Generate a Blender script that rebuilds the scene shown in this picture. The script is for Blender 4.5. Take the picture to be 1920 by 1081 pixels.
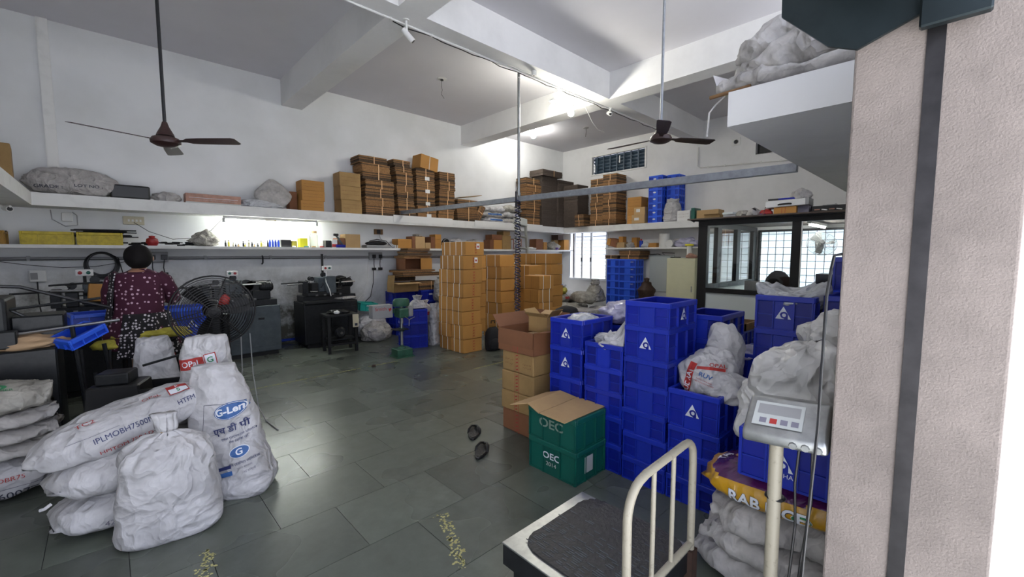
import bpy, bmesh, math, random
from mathutils import Vector, Matrix, noise
from mathutils.bvhtree import BVHTree
S = bpy.context.scene
for o in list(bpy.data.objects): bpy.data.objects.remove(o)
COL = S.collection
PI = math.pi
R = math.radians

# ---------------------------------------------------------------- camera, world, light, exposure
yaw, pit = R(46.4), R(-4.63)
cam = bpy.data.objects.new('camera', bpy.data.cameras.new('camera')); COL.objects.link(cam)
cam.data.sensor_width = 36; cam.data.lens = 797 * 36 / 1920; cam.data.clip_start = .02; cam.data.clip_end = 200
cam.location = (0, 0, 1.5)
cam.rotation_euler = Vector((math.cos(yaw) * math.cos(pit), math.sin(yaw) * math.cos(pit), math.sin(pit))).to_track_quat('-Z', 'Y').to_euler()
S.camera = cam
S.view_settings.view_transform = 'Standard'; S.view_settings.look = 'None'
S.view_settings.gamma = 1; S.view_settings.use_curve_mapping = False
S.view_settings.exposure = EXPO = 0.68
W = bpy.data.worlds.new('sky'); S.world = W; W.use_nodes = True
bg = W.node_tree.nodes['Background']; bg.inputs[0].default_value = (.76, .82, 1, 1); bg.inputs[1].default_value = 1.8

def area(name, loc, rot, sx, sy, power, col=(1, 1, 1), parent=None, portal=False):
    l = bpy.data.lights.new(name, 'AREA'); l.shape = 'RECTANGLE'; l.size = sx; l.size_y = sy; l.energy = power; l.color = col
    if portal: l.cycles.is_portal = True
    o = bpy.data.objects.new(name, l); COL.objects.link(o); o.location = loc; o.rotation_euler = rot; o.parent = parent
    return o
def point(name, loc, power, col=(1, 1, 1), r=.05, parent=None):
    l = bpy.data.lights.new(name, 'POINT'); l.energy = power; l.color = col; l.shadow_soft_size = r
    o = bpy.data.objects.new(name, l); COL.objects.link(o); o.location = loc; o.parent = parent
    return o
area('doorway_daylight_portal', (.2, -.12, 1.3), (R(90), 0, 0), 2.6, 2.6, 1, portal=True)
area('added_ventilator_portal', (2.4, -.12, 3.4), (R(90), 0, 0), 6.6, 1.5, 1, portal=True)  # guides sky light through the added ventilator windows

# ---------------------------------------------------------------- materials
def mat(name, col, rough=.6, metal=0, var=.0, scale=6, bump=0, bscale=40, col2=None, obj=0, spec=.5, trans=0, alpha=1, emit=None, es=0, detail=4, lo=.35, hi=.65, coat=0, crease=0, cscale=7):
    m = bpy.data.materials.new(name); m.use_nodes = True; n = m.node_tree; b = n.nodes['Principled BSDF']
    b.inputs['Base Color'].default_value = (*col, 1); b.inputs['Roughness'].default_value = rough; b.inputs['Metallic'].default_value = metal
    b.inputs['Specular IOR Level'].default_value = spec; b.inputs['Transmission Weight'].default_value = trans; b.inputs['Alpha'].default_value = alpha
    b.inputs['Coat Weight'].default_value = coat
    if emit: b.inputs['Emission Color'].default_value = (*emit, 1); b.inputs['Emission Strength'].default_value = es
    if var or col2 or bump or obj or crease:
        tc = n.nodes.new('ShaderNodeTexCoord')
        src = None
        if var or col2:
            c2 = col2 or tuple(max(0, c * (1 - var)) for c in col)
            nz = n.nodes.new('ShaderNodeTexNoise'); nz.inputs['Scale'].default_value = scale; nz.inputs['Detail'].default_value = detail; nz.inputs['Roughness'].default_value = .62
            n.links.new(tc.outputs['Object'], nz.inputs['Vector'])
            cr = n.nodes.new('ShaderNodeValToRGB'); cr.color_ramp.elements[0].position = lo; cr.color_ramp.elements[1].position = hi
            cr.color_ramp.elements[0].color = (*c2, 1); cr.color_ramp.elements[1].color = (*col, 1)
            n.links.new(nz.outputs[0], cr.inputs[0]); src = cr.outputs[0]
        if obj:
            oi = n.nodes.new('ShaderNodeObjectInfo'); hs = n.nodes.new('ShaderNodeHueSaturation')
            mr = n.nodes.new('ShaderNodeMapRange'); mr.inputs[3].default_value = 1 - obj; mr.inputs[4].default_value = 1 + obj
            n.links.new(oi.outputs['Random'], mr.inputs[0]); n.links.new(mr.outputs[0], hs.inputs['Value'])
            if src: n.links.new(src, hs.inputs['Color'])
            else: hs.inputs['Color'].default_value = (*col, 1)
            src = hs.outputs[0]
        if src: n.links.new(src, b.inputs['Base Color'])
        if bump:
            nb = n.nodes.new('ShaderNodeTexNoise'); nb.inputs['Scale'].default_value = bscale; nb.inputs['Detail'].default_value = 5
            n.links.new(tc.outputs['Object'], nb.inputs['Vector'])
            bp = n.nodes.new('ShaderNodeBump'); bp.inputs['Strength'].default_value = bump; bp.inputs['Distance'].default_value = .01
            n.links.new(nb.outputs[0], bp.inputs['Height']); n.links.new(bp.outputs[0], b.inputs['Normal'])
        if crease:
            dn = n.nodes.new('ShaderNodeTexNoise'); dn.inputs['Scale'].default_value = 3; dn.inputs['Detail'].default_value = 3; n.links.new(tc.outputs['Object'], dn.inputs['Vector'])
            vm = n.nodes.new('ShaderNodeVectorMath'); vm.operation = 'MULTIPLY_ADD'; vm.inputs[1].default_value = (.55, .55, .55); n.links.new(dn.outputs['Color'], vm.inputs[0]); n.links.new(tc.outputs['Object'], vm.inputs[2])
            prev = None
            for k_, (sc_, st) in enumerate(((cscale, crease), (cscale * 2.7, crease * .6))):
                v = n.nodes.new('ShaderNodeTexVoronoi'); v.inputs['Scale'].default_value = sc_; n.links.new(vm.outputs[0], v.inputs['Vector'])
                bp = n.nodes.new('ShaderNodeBump'); bp.inputs['Strength'].default_value = st; bp.inputs['Distance'].default_value = .30 / sc_
                n.links.new(v.outputs['Distance'], bp.inputs['Height'])
                if prev: n.links.new(prev, bp.inputs['Normal'])
                prev = bp.outputs[0]
            n.links.new(prev, b.inputs['Normal'])
    return m
M = {}
def defm(k, *a, **kw): M[k] = mat(k, *a, **kw)
defm('white_wall', (.80, .80, .80), .85, var=.1, scale=1.3, bump=.15, bscale=25, lo=.3, hi=.55)
defm('ceiling_paint', (.68, .67, .71), .9, var=.06, scale=.8)
defm('shelf_paint', (.78, .78, .76), .8, var=.12, scale=5, lo=.3, hi=.5)
defm('pillar_plaster', (.235, .20, .178), .9, var=.28, scale=5, bump=.35, bscale=170, detail=8)
defm('dark_steel', (.016, .017, .02), .45, .3, var=.4, scale=20)
defm('guide_steel', (.035, .033, .035), .4, .6, var=.4, scale=15)
defm('shutter_steel', (.02, .03, .034), .4, .6, var=.3, scale=8)
defm('black_iron', (.008, .008, .009), .5, .2)
defm('machine_dark', (.014, .016, .018), .42, .25, var=.5, scale=25)
defm('machine_grey', (.075, .095, .108), .5, .1, var=.35, scale=7)
defm('machine_steel', (.25, .25, .25), .3, .9)
defm('machine_green', (.03, .115, .07), .45, var=.35, scale=12)
defm('steel', (.42, .43, .42), .38, .9, var=.2, scale=20)
defm('galvanized', (.33, .35, .385), .45, .25, var=.25, scale=18, bump=.1)
defm('aluminium', (.45, .46, .43), .45, .5)
defm('cream_paint', (.33, .30, .23), .5, var=.35, scale=60, lo=.25, hi=.42)
defm('cream_cabinet', (.72, .71, .50), .5, var=.05)
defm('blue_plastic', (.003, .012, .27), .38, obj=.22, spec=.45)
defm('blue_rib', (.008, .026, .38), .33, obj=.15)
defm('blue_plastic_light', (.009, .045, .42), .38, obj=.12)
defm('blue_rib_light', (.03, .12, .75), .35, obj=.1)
defm('green_plastic', (.006, .105, .078), .38, obj=.1)
defm('teal_plastic', (.015, .33, .27), .4)
defm('red_plastic', (.32, .012, .015), .4)
defm('yellow_plastic', (.60, .46, .02), .5, var=.35, scale=15)
defm('orange_plastic', (.45, .24, .02), .5, var=.35, scale=15)
defm('kraft', (.50, .24, .055), .75, var=.1, scale=3, obj=.13)
defm('kraft_pale', (.52, .34, .16), .8, var=.12, scale=4, obj=.1)
defm('kraft_brown', (.24, .10, .045), .8, var=.15, scale=4, obj=.12)
defm('kraft_tan', (.37, .23, .09), .8, var=.2, scale=5, obj=.1)
defm('kraft_inside', (.46, .31, .18), .85, var=.08)
defm('board_dark', (.115, .075, .045), .9, var=.45, scale=30, obj=.15)
defm('board_orange', (.36, .19, .075), .85, var=.4, scale=40, obj=.12)
defm('board_grey', (.105, .08, .065), .9, var=.2, scale=14, obj=.1)
defm('strap', (.80, .78, .70), .5)
defm('strap_orange', (.80, .50, .25), .5)
defm('red_print', (.40, .03, .025), .6)
defm('brown_print', (.16, .05, .025), .7)
defm('blue_print', (.03, .11, .32), .5)
defm('navy_print', (.02, .03, .12), .5)
defm('green_print', (.03, .23, .09), .5)
defm('black_print', (.04, .045, .07), .7)
defm('grey_print', (.20, .19, .24), .7)
defm('white_print', (.72, .75, .80), .5)
defm('grey_white_print', (.5, .52, .5), .6)
defm('dull_print', (.22, .30, .24), .6)
defm('sack_white', (.60, .59, .60), .5, var=.26, scale=6, spec=.4, crease=0.71, cscale=9)
defm('sack_grey', (.47, .45, .43), .6, var=.25, scale=7, crease=0.85, cscale=9)
defm('sack_dirty', (.44, .42, .37), .65, var=.38, scale=9, crease=0.94, cscale=9)
defm('sack_dusty', (.50, .48, .46), .6, var=.3, scale=9, crease=0.85, cscale=8)
defm('clear_film', (.75, .77, .80), .25, var=.1, scale=8, trans=.25, spec=.6, crease=0.7, cscale=12)
defm('milky_film', (.72, .71, .69), .35, var=.12, scale=4, trans=.12, crease=1.0, cscale=6)
defm('lilac_film', (.60, .58, .78), .3, var=.15, scale=9, trans=.2, crease=0.7, cscale=12)
defm('rubber', (.028, .027, .028), .5, var=.35, scale=14, bump=.5, bscale=60)
defm('black_plastic', (.012, .012, .013), .4)
defm('black_cloth', (.010, .010, .012), .85, bump=.3, bscale=30)
defm('grey_plastic', (.30, .30, .30), .5)
defm('white_plastic', (.72, .72, .70), .45)
defm('ivory_plastic', (.55, .50, .36), .5)
defm('paper', (.80, .80, .78), .8)
defm('yellow_paper', (.85, .78, .03), .6)
defm('purple_film', (.10, .015, .11), .22, var=.3, scale=20, spec=.7, crease=0.3, cscale=16)
defm('gold_film', (.62, .33, .015), .3, var=.25, scale=12, spec=.6, crease=0.3, cscale=16)
defm('yellow_cloth', (.48, .42, .05), .8, var=.4, scale=18)
defm('skin', (.30, .15, .09), .55)
defm('hair', (.005, .004, .004), .8, spec=.2)
defm('fan_brown', (.040, .018, .016), .4)
defm('glass', (1, 1, 1), .02, trans=1, spec=.5)
defm('glass_jar', (.85, .9, .82), .08, trans=.9)
defm('slat_white', (.75, .78, .82), .6)
defm('vent_blue', (.06, .10, .145), .5, var=.3, scale=12)
defm('lamp', (1, 1, 1), .5, emit=(.95, 1, .93), es=60)
defm('bulb_lamp', (1, 1, 1), .5, emit=(1, .98, .90), es=210)
defm('cluster_lamp', (1, 1, 1), .5, emit=(1, .97, .85), es=185)
defm('wood', (.22, .12, .05), .7, var=.3, scale=10)
defm('purple_thing', (.10, .04, .22), .5)
defm('pink_carton', (.50, .27, .20), .6, var=.3, scale=14)
defm('outdoor_ground', (.66, .66, .66), .9, var=.2, scale=2)
defm('leaf', (.10, .2, .05), .7, var=.4, scale=8)
defm('office_panel', (.60, .65, .64), .5)
defm('yellow_line', (.50, .47, .20), .7)
defm('joint', (.02, .022, .02), .9)
defm('rust_brown', (.06, .03, .02), .7, var=.4, scale=30)

# floor stone: polished grey-green slabs, each slab its own tone
def floor_mat():
    m = bpy.data.materials.new('kota_stone'); m.use_nodes = True; n = m.node_tree; b = n.nodes['Principled BSDF']; L = n.links
    g = n.nodes.new('ShaderNodeNewGeometry')
    nz = n.nodes.new('ShaderNodeTexNoise'); nz.inputs['Scale'].default_value = 9; nz.inputs['Detail'].default_value = 6; nz.inputs['Roughness'].default_value = .7
    L.new(g.outputs['Position'], nz.inputs['Vector'])
    cr = n.nodes.new('ShaderNodeValToRGB'); e = cr.color_ramp.elements
    e[0].position = .25; e[0].color = (.088, .098, .080, 1); e[1].position = .75; e[1].color = (.130, .147, .122, 1)
    L.new(nz.outputs[0], cr.inputs[0])
    oi = n.nodes.new('ShaderNodeObjectInfo'); mr = n.nodes.new('ShaderNodeMapRange'); mr.inputs[3].default_value = .76; mr.inputs[4].default_value = 1.2
    hs = n.nodes.new('ShaderNodeHueSaturation'); L.new(oi.outputs['Random'], mr.inputs[0]); L.new(mr.outputs[0], hs.inputs['Value']); L.new(cr.outputs[0], hs.inputs['Color'])
    L.new(hs.outputs[0], b.inputs['Base Color'])
    n2 = n.nodes.new('ShaderNodeTexNoise'); n2.inputs['Scale'].default_value = 1.6; n2.inputs['Detail'].default_value = 2; L.new(g.outputs['Position'], n2.inputs['Vector'])
    m2 = n.nodes.new('ShaderNodeMapRange'); m2.inputs[1].default_value = .3; m2.inputs[2].default_value = .7; m2.inputs[3].default_value = .24; m2.inputs[4].default_value = .33
    L.new(n2.outputs[0], m2.inputs[0]); L.new(m2.outputs[0], b.inputs['Roughness'])
    b.inputs['Specular IOR Level'].default_value = .55
    n3 = n.nodes.new('ShaderNodeTexNoise'); n3.inputs['Scale'].default_value = 7; L.new(g.outputs['Position'], n3.inputs['Vector'])
    bp = n.nodes.new('ShaderNodeBump'); bp.inputs['Strength'].default_value = .05; bp.inputs['Distance'].default_value = .004; L.new(n3.outputs[0], bp.inputs['Height']); L.new(bp.outputs[0], b.inputs['Normal'])
    return m
M['kota_stone'] = floor_mat()

# left wall: white above, oil grime on the lower part around the machines
def grime_wall():
    m = bpy.data.materials.new('grimy_white_wall'); m.use_nodes = True; n = m.node_tree; b = n.nodes['Principled BSDF']; L = n.links
    g = n.nodes.new('ShaderNodeNewGeometry'); sp = n.nodes.new('ShaderNodeSeparateXYZ'); L.new(g.outputs['Position'], sp.inputs[0])
    nz = n.nodes.new('ShaderNodeTexNoise'); nz.inputs['Scale'].default_value = 2.3; nz.inputs['Detail'].default_value = 10; nz.inputs['Roughness'].default_value = .7
    L.new(g.outputs['Position'], nz.inputs['Vector'])
    def mr(a, f0, f1, t0, t1):
        x = n.nodes.new('ShaderNodeMapRange'); L.new(a, x.inputs[0])
        for i, v in enumerate((f0, f1, t0, t1)): x.inputs[i + 1].default_value = v
        return x.outputs[0]
    def mt(op, a, c):
        x = n.nodes.new('ShaderNodeMath'); x.operation = op; x.use_clamp = (op == 'MULTIPLY')
        for i, v in enumerate((a, c)):
            if isinstance(v, (int, float)): x.inputs[i].default_value = v
            else: L.new(v, x.inputs[i])
        return x.outputs[0]
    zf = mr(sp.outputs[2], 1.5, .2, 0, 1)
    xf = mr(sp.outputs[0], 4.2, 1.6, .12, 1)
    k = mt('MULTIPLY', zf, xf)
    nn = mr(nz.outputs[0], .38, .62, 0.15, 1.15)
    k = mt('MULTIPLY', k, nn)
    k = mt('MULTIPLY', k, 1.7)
    n2 = n.nodes.new('ShaderNodeTexNoise'); n2.inputs['Scale'].default_value = 1.1; n2.inputs['Detail'].default_value = 5; L.new(g.outputs['Position'], n2.inputs['Vector'])
    cr = n.nodes.new('ShaderNodeValToRGB'); cr.color_ramp.elements[0].position = .35; cr.color_ramp.elements[1].position = .6
    cr.color_ramp.elements[0].color = (.70, .71, .71, 1); cr.color_ramp.elements[1].color = (.80, .81, .82, 1); L.new(n2.outputs[0], cr.inputs[0])
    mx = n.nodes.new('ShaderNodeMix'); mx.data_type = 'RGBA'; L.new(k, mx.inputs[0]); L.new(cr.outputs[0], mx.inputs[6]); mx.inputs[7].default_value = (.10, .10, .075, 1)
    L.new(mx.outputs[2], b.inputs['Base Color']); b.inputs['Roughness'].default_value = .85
    bp = n.nodes.new('ShaderNodeBump'); bp.inputs['Strength'].default_value = .15; bp.inputs['Distance'].default_value = .01; L.new(nz.outputs[0], bp.inputs['Height']); L.new(bp.outputs[0], b.inputs['Normal'])
    return m
M['grimy_white_wall'] = grime_wall()

# dotted maroon cloth
def dot_mat(name, base, dot, sc, thr, dark=None):
    m = bpy.data.materials.new(name); m.use_nodes = True; n = m.node_tree; b = n.nodes['Principled BSDF']; L = n.links
    tc = n.nodes.new('ShaderNodeTexCoord'); v = n.nodes.new('ShaderNodeTexVoronoi'); v.inputs['Scale'].default_value = sc; v.inputs['Randomness'].default_value = .55
    L.new(tc.outputs['Object'], v.inputs['Vector'])
    c = n.nodes.new('ShaderNodeValToRGB'); c.color_ramp.interpolation = 'CONSTANT'
    c.color_ramp.elements[0].color = (*dot, 1); c.color_ramp.elements[1].position = thr; c.color_ramp.elements[1].color = (*base, 1)
    L.new(v.outputs['Distance'], c.inputs[0])
    L.new(c.outputs[0], b.inputs['Base Color']); b.inputs['Roughness'].default_value = .85
    return m
M['maroon_dots'] = dot_mat('maroon_dots', (.045, .003, .018), (.50, .33, .40), 27, .24)
M['black_dots'] = dot_mat('black_dots', (.008, .006, .008), (.50, .46, .48), 40, .33)
# mesh-like window pane: frosted glass
defm('frosted', (.78, .9, .88), .5, trans=.75)

# ---------------------------------------------------------------- mesh builder
class B:
    def __init__(s): s.v = []; s.f = []; s.m = []
    def add(s, vs, fs, mi=0, mx=None):
        o = len(s.v)
        for p in vs:
            p = Vector(p)
            s.v.append(mx @ p if mx else p)
        for f in fs: s.f.append([i + o for i in f]); s.m.append(mi)
        return s
    def box(s, x0, y0, z0, x1, y1, z1, mi=0, mx=None, tx=0, ty=0):
        # tx, ty: how much the bottom is narrower per side
        vs = [(x0 + tx, y0 + ty, z0), (x1 - tx, y0 + ty, z0), (x1 - tx, y1 - ty, z0), (x0 + tx, y1 - ty, z0), (x0, y0, z1), (x1, y0, z1), (x1, y1, z1), (x0, y1, z1)]
        return s.add(vs, [(3, 2, 1, 0), (4, 5, 6, 7), (0, 1, 5, 4), (1, 2, 6, 5), (2, 3, 7, 6), (3, 0, 4, 7)], mi, mx)
    def cyl(s, p0, p1, r0, r1=None, n=12, mi=0, cap=True):
        r1 = r0 if r1 is None else r1
        p0 = Vector(p0); p1 = Vector(p1); d = (p1 - p0).normalized()
        a = d.orthogonal().normalized(); b = d.cross(a)
        vs = []
        for p, r in ((p0, r0), (p1, r1)):
            for i in range(n):
                t = 2 * PI * i / n; vs.append(p + a * math.cos(t) * r + b * math.sin(t) * r)
        fs = [(i, (i + 1) % n, n + (i + 1) % n, n + i) for i in range(n)]
        if cap: fs += [tuple(range(n - 1, -1, -1)), tuple(range(n, 2 * n))]
        return s.add(vs, fs, mi)
    def tube(s, pts, r, n=8, mi=0, closed=False, radii=None):
        pts = [Vector(p) for p in pts]; k = len(pts); vs = []; up = None
        for i, p in enumerate(pts):
            if closed: d = (pts[(i + 1) % k] - pts[i - 1])
            else: d = pts[min(i + 1, k - 1)] - pts[max(i - 1, 0)]
            if d.length < 1e-9: d = Vector((0, 0, 1))
            d.normalize()
            if up is None: up = d.orthogonal().normalized()
            up = (up - d * up.dot(d))
            if up.length < 1e-6: up = d.orthogonal()
            up.normalize(); b = d.cross(up); rr = radii[i] if radii else r
            for j in range(n):
                t = 2 * PI * j / n; vs.append(p + up * math.cos(t) * rr + b * math.sin(t) * rr)
        fs = []
        for i in range(k if closed else k - 1):
            q = (i + 1) % k
            for j in range(n): fs.append((i * n + j, i * n + (j + 1) % n, q * n + (j + 1) % n, q * n + j))
        if not closed: fs += [tuple(range(n - 1, -1, -1)), tuple(range((k - 1) * n, k * n))]
        return s.add(vs, fs, mi)
    def lathe(s, prof, c=(0, 0, 0), n=20, mi=0, axis='z'):
        vs = []; c = Vector(c)
        for r, h in prof:
            for i in range(n):
                t = 2 * PI * i / n; x, y = r * math.cos(t), r * math.sin(t)
                vs.append(c + (Vector((x, y, h)) if axis == 'z' else Vector((h, x, y)) if axis == 'x' else Vector((y, h, x))))
        k = len(prof); fs = []
        for a in range(k - 1):
            for i in range(n): fs.append((a * n + i, a * n + (i + 1) % n, (a + 1) * n + (i + 1) % n, (a + 1) * n + i))
        if prof[0][0] > 1e-5: fs.append(tuple(range(n - 1, -1, -1)))
        if prof[-1][0] > 1e-5: fs.append(tuple(range((k - 1) * n, k * n)))
        return s.add(vs, fs, mi)
    def prism(s, poly, z0, z1, mi=0, mx=None):
        n = len(poly)
        vs = [(x, y, z0) for x, y in poly] + [(x, y, z1) for x, y in poly]
        return s.add(vs, [tuple(range(n - 1, -1, -1)), tuple(range(n, 2 * n))] + [(i, (i + 1) % n, n + (i + 1) % n, n + i) for i in range(n)], mi, mx)
    def build(s, name, mats, parent=None, smooth=False, bevel=0, seg=1, loc=None, rotz=0):
        me = bpy.data.meshes.new(name); me.from_pydata([tuple(v) for v in s.v], [], s.f)
        if not isinstance(mats, (list, tuple)): mats = [mats]
        for m in mats: me.materials.append(M[m] if isinstance(m, str) else m)
        for p, mi in zip(me.polygons, s.m): p.material_index = mi
        bm = bmesh.new(); bm.from_mesh(me)
        bmesh.ops.recalc_face_normals(bm, faces=bm.faces)
        if bevel:
            es = [e for e in bm.edges if len(e.link_faces) == 2 and e.calc_face_angle(0) > .5]
            bmesh.ops.bevel(bm, geom=es, offset=bevel, segments=seg, affect='EDGES', profile=.5, clamp_overlap=True)
        bm.to_mesh(me); bm.free()
        if smooth:
            me.shade_smooth()
            try: me.set_sharp_from_angle(angle=R(38))
            except Exception: pass
        return link(name, me, parent, loc, rotz)
def link(name, me, parent=None, loc=None, rotz=0):
    o = bpy.data.objects.new(name, me); COL.objects.link(o)
    if parent: o.parent = parent
    if loc: o.location = loc
    if rotz: o.rotation_euler.z = rotz
    return o
def T(loc=(0, 0, 0), rz=0, rx=0, ry=0, s=1):
    return Matrix.Translation(loc) @ Matrix.Rotation(rz, 4, 'Z') @ Matrix.Rotation(ry, 4, 'Y') @ Matrix.Rotation(rx, 4, 'X') @ Matrix.Scale(s, 4)
def tag(o, label=None, cat=None, group=None, kind=None):
    if label: o['label'] = label
    if cat: o['category'] = cat
    if group: o['group'] = group
    if kind: o['kind'] = kind
    return o
def thing(name, label, cat, loc=(0, 0, 0), rotz=0, group=None):
    o = bpy.data.objects.new(name, None); COL.objects.link(o); o.location = loc; o.rotation_euler = (0, 0, rotz); o.empty_display_size = .1
    return tag(o, label, cat, group)
def dup(o, label=None, loc=None, rot=None, scale=None, parent=None):
    c = o.copy(); COL.objects.link(c)
    if parent: c.parent = parent
    if label: c['label'] = label
    if loc is not None: c.location = loc
    if rot is not None: c.rotation_euler = rot if isinstance(rot, (tuple, list)) else (0, 0, rot)
    if scale is not None: c.scale = scale
    for ch in list(o.children): dup(ch, parent=c)
    return c
def struct(name, b, m, **kw):
    o = b.build(name, m, **kw); o['kind'] = 'structure'; return o

# ---------------------------------------------------------------- text and flat print
_tc = {}
def text_polys(s, size=1.0, bold=0):
    k = (s, bold)
    if k not in _tc:
        c = bpy.data.curves.new('t', 'FONT'); c.body = s; c.size = 1; c.align_x = 'CENTER'; c.align_y = 'CENTER'; c.offset = bold; c.resolution_u = 3
        o = bpy.data.objects.new('t', c); COL.objects.link(o); dg = bpy.context.evaluated_depsgraph_get(); dg.update()
        me = o.evaluated_get(dg).to_mesh()
        _tc[k] = ([v.co.copy() for v in me.vertices], [tuple(p.vertices) for p in me.polygons])
        o.evaluated_get(dg).to_mesh_clear(); bpy.data.objects.remove(o); bpy.data.curves.remove(c)
    v, f = _tc[k]
    return [p * size for p in v], f
def flat(parent, name, shapes, origin, xd, yd, lift=.0012):
    """shapes: list of (verts2d, faces, material); laid on the plane origin + x*xd + y*yd"""
    xd = Vector(xd).normalized(); yd = Vector(yd).normalized(); nd = xd.cross(yd); b = B(); mats = []
    for i, (vs, fs, m) in enumerate(shapes):
        if m not in mats: mats.append(m)
        b.add([Vector(origin) + xd * p[0] + yd * p[1] + nd * (lift + .0004 * i) for p in vs], fs, mats.index(m))
    me = bpy.data.meshes.new(name); me.from_pydata([tuple(v) for v in b.v], [], b.f)
    for m in mats: me.materials.append(M[m])
    for p, mi in zip(me.polygons, b.m): p.material_index = mi
    return link(name, me, parent)
def words(s, size, m, dx=0, dy=0, sx=1, bold=0, rot=0):
    v, f = text_polys(s, size, bold); c, q = math.cos(rot), math.sin(rot)
    return ([(dx + (p.x * sx) * c - p.y * q, dy + (p.x * sx) * q + p.y * c) for p in v], f, m)
def poly(pts, m): return (pts, [tuple(range(len(pts)))], m)
def rect(x0, y0, x1, y1, m, n=1):
    vs = []; fs = []
    for i in range(n + 1):
        x = x0 + (x1 - x0) * i / n; vs += [(x, y0), (x, y1)]
        if i: fs.append((2 * i - 2, 2 * i, 2 * i + 1, 2 * i - 1))
    return (vs, fs, m)
def ellipse(cx, cy, a, b_, m, n=20, inner=0):
    o = [(cx + a * math.cos(2 * PI * i / n), cy + b_ * math.sin(2 * PI * i / n)) for i in range(n)]
    if not inner: return poly(o, m)
    q = [(cx + a * inner * math.cos(2 * PI * i / n), cy + b_ * inner * math.sin(2 * PI * i / n)) for i in range(n)]
    return (o + q, [(i, (i + 1) % n, n + (i + 1) % n, n + i) for i in range(n)], m)
def scribble(rnd, x0, y0, x1, y1, m, rows=2):
    """small handwriting strokes"""
    vs = []; fs = []
    for r in range(rows):
        y = y1 - (r + .5) * (y1 - y0) / rows; x = x0
        while x < x1:
            w = rnd.uniform(.006, .014); h = rnd.uniform(.006, .016); t = .003; k = len(vs); dy = rnd.uniform(-.004, .004)
            vs += [(x, y + dy - h / 2), (x + t, y + dy - h / 2), (x + w, y + dy + h / 2), (x + w - t, y + dy + h / 2)]; fs.append((k, k + 1, k + 2, k + 3))
            x += w * rnd.uniform(.8, 1.6)
    return (vs, fs, m)
def wrap(obj, name, shapes, origin, xd, yd, lift=.004, cut=.02):
    """print wrapped onto the evaluated surface of obj (object space): rays are cast along -normal"""
    me = obj.data; bvh = BVHTree.FromPolygons([v.co for v in me.vertices], [tuple(p.vertices) for p in me.polygons])
    xd = Vector(xd).normalized(); yd = Vector(yd); yd = (yd - xd * yd.dot(xd)).normalized(); nd = xd.cross(yd); origin = Vector(origin)
    bm = bmesh.new(); mats = []
    for i, (vs, fs, m) in enumerate(shapes):
        if m not in mats: mats.append(m)
        vv = [bm.verts.new((p[0], p[1], i * .0012)) for p in vs]
        for f in fs:
            try: bm.faces.new([vv[j] for j in f]).material_index = mats.index(m)
            except ValueError: pass
    bmesh.ops.triangulate(bm, faces=bm.faces)
    for _ in range(3):
        es = [e for e in bm.edges if e.calc_length() > cut]
        if not es: break
        bmesh.ops.subdivide_edges(bm, edges=es, cuts=1); bmesh.ops.triangulate(bm, faces=bm.faces)
    dead = []
    for v in bm.verts:
        p = origin + xd * v.co.x + yd * v.co.y + nd * .5; h = bvh.ray_cast(p, -nd, 1.2)
        if h[0] is None: dead.append(v)
        else: v.co = h[0] + nd * (lift + v.co.z)
    bmesh.ops.delete(bm, geom=dead, context='VERTS')
    m_ = bpy.data.meshes.new(name); bm.to_mesh(m_); bm.free()
    for m in mats: m_.materials.append(M[m])
    return link(name, m_, obj)
def logo_shapes(s, cx=0, cy=0, word=None, m='white_print', bgm='blue_plastic'):
    out = [poly([(cx - .55 * s, cy - .45 * s), (cx + .55 * s, cy - .45 * s), (cx, cy + .55 * s)], m)]
    out.append(ellipse(cx + .06 * s, cy - .14 * s, .27 * s, .27 * s, bgm, 18, .52))
    out.append(poly([(cx + .06 * s, cy - .45 * s), (cx + .33 * s, cy - .45 * s), (cx + .33 * s, cy - .16 * s), (cx + .2 * s, cy - .14 * s), (cx + .16 * s, cy - .3 * s)], bgm))
    out.append(poly([(cx - .25 * s, cy - .1 * s), (cx - .1 * s, cy - .2 * s), (cx - .16 * s, cy - .05 * s), (cx - .1 * s, cy + .12 * s)], bgm))
    if word: out.append(words(word, .34 * s, m, cx, cy - .68 * s))
    return out

# ---------------------------------------------------------------- sacks, heaps, boxes
def fb(p, f, o=3):
    a = 0; w = 1; 
    for i in range(o): a += w * noise.noise(p * f); f *= 2.1; w *= .5
    return a
def vor(p, f): return noise.voronoi(p * f)[0][0]
def ridge(p, f): return 1 - abs(noise.noise(p * f)) * 2
def grid_mesh(name, P, nu, nv, mats, parent=None, disp=None, closed_v=True, smooth=True, loc=None, rot=None):
    """P(u,v)->Vector, u 0..1 along, v 0..1 around"""
    vs = [P(i / (nu - 1), j / (nv if closed_v else nv - 1)) for i in range(nu) for j in range(nv)]
    fs = []
    for i in range(nu - 1):
        for j in range(nv if closed_v else nv - 1):
            fs.append((i * nv + j, i * nv + (j + 1) % nv, (i + 1) * nv + (j + 1) % nv, (i + 1) * nv + j))
    if closed_v: fs += [tuple(range(nv - 1, -1, -1)), tuple(range((nu - 1) * nv, nu * nv))]
    me = bpy.data.meshes.new(name); me.from_pydata([tuple(v) for v in vs], [], fs); me.update()
    if disp:
        ns = [v.normal.copy() for v in me.vertices]
        for v, n_ in zip(me.vertices, ns): v.co = v.co + disp(v.co, n_)
    if not isinstance(mats, (list, tuple)): mats = [mats]
    for m in mats: me.materials.append(M[m])
    me.shade_smooth()
    bm = bmesh.new(); bm.from_mesh(me); bmesh.ops.recalc_face_normals(bm, faces=bm.faces); bm.to_mesh(me); bm.free()
    o = link(name, me, parent, loc)
    if rot: o.rotation_euler = rot
    return o
def se(c, e): return math.copysign(abs(c) ** e, c)
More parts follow.
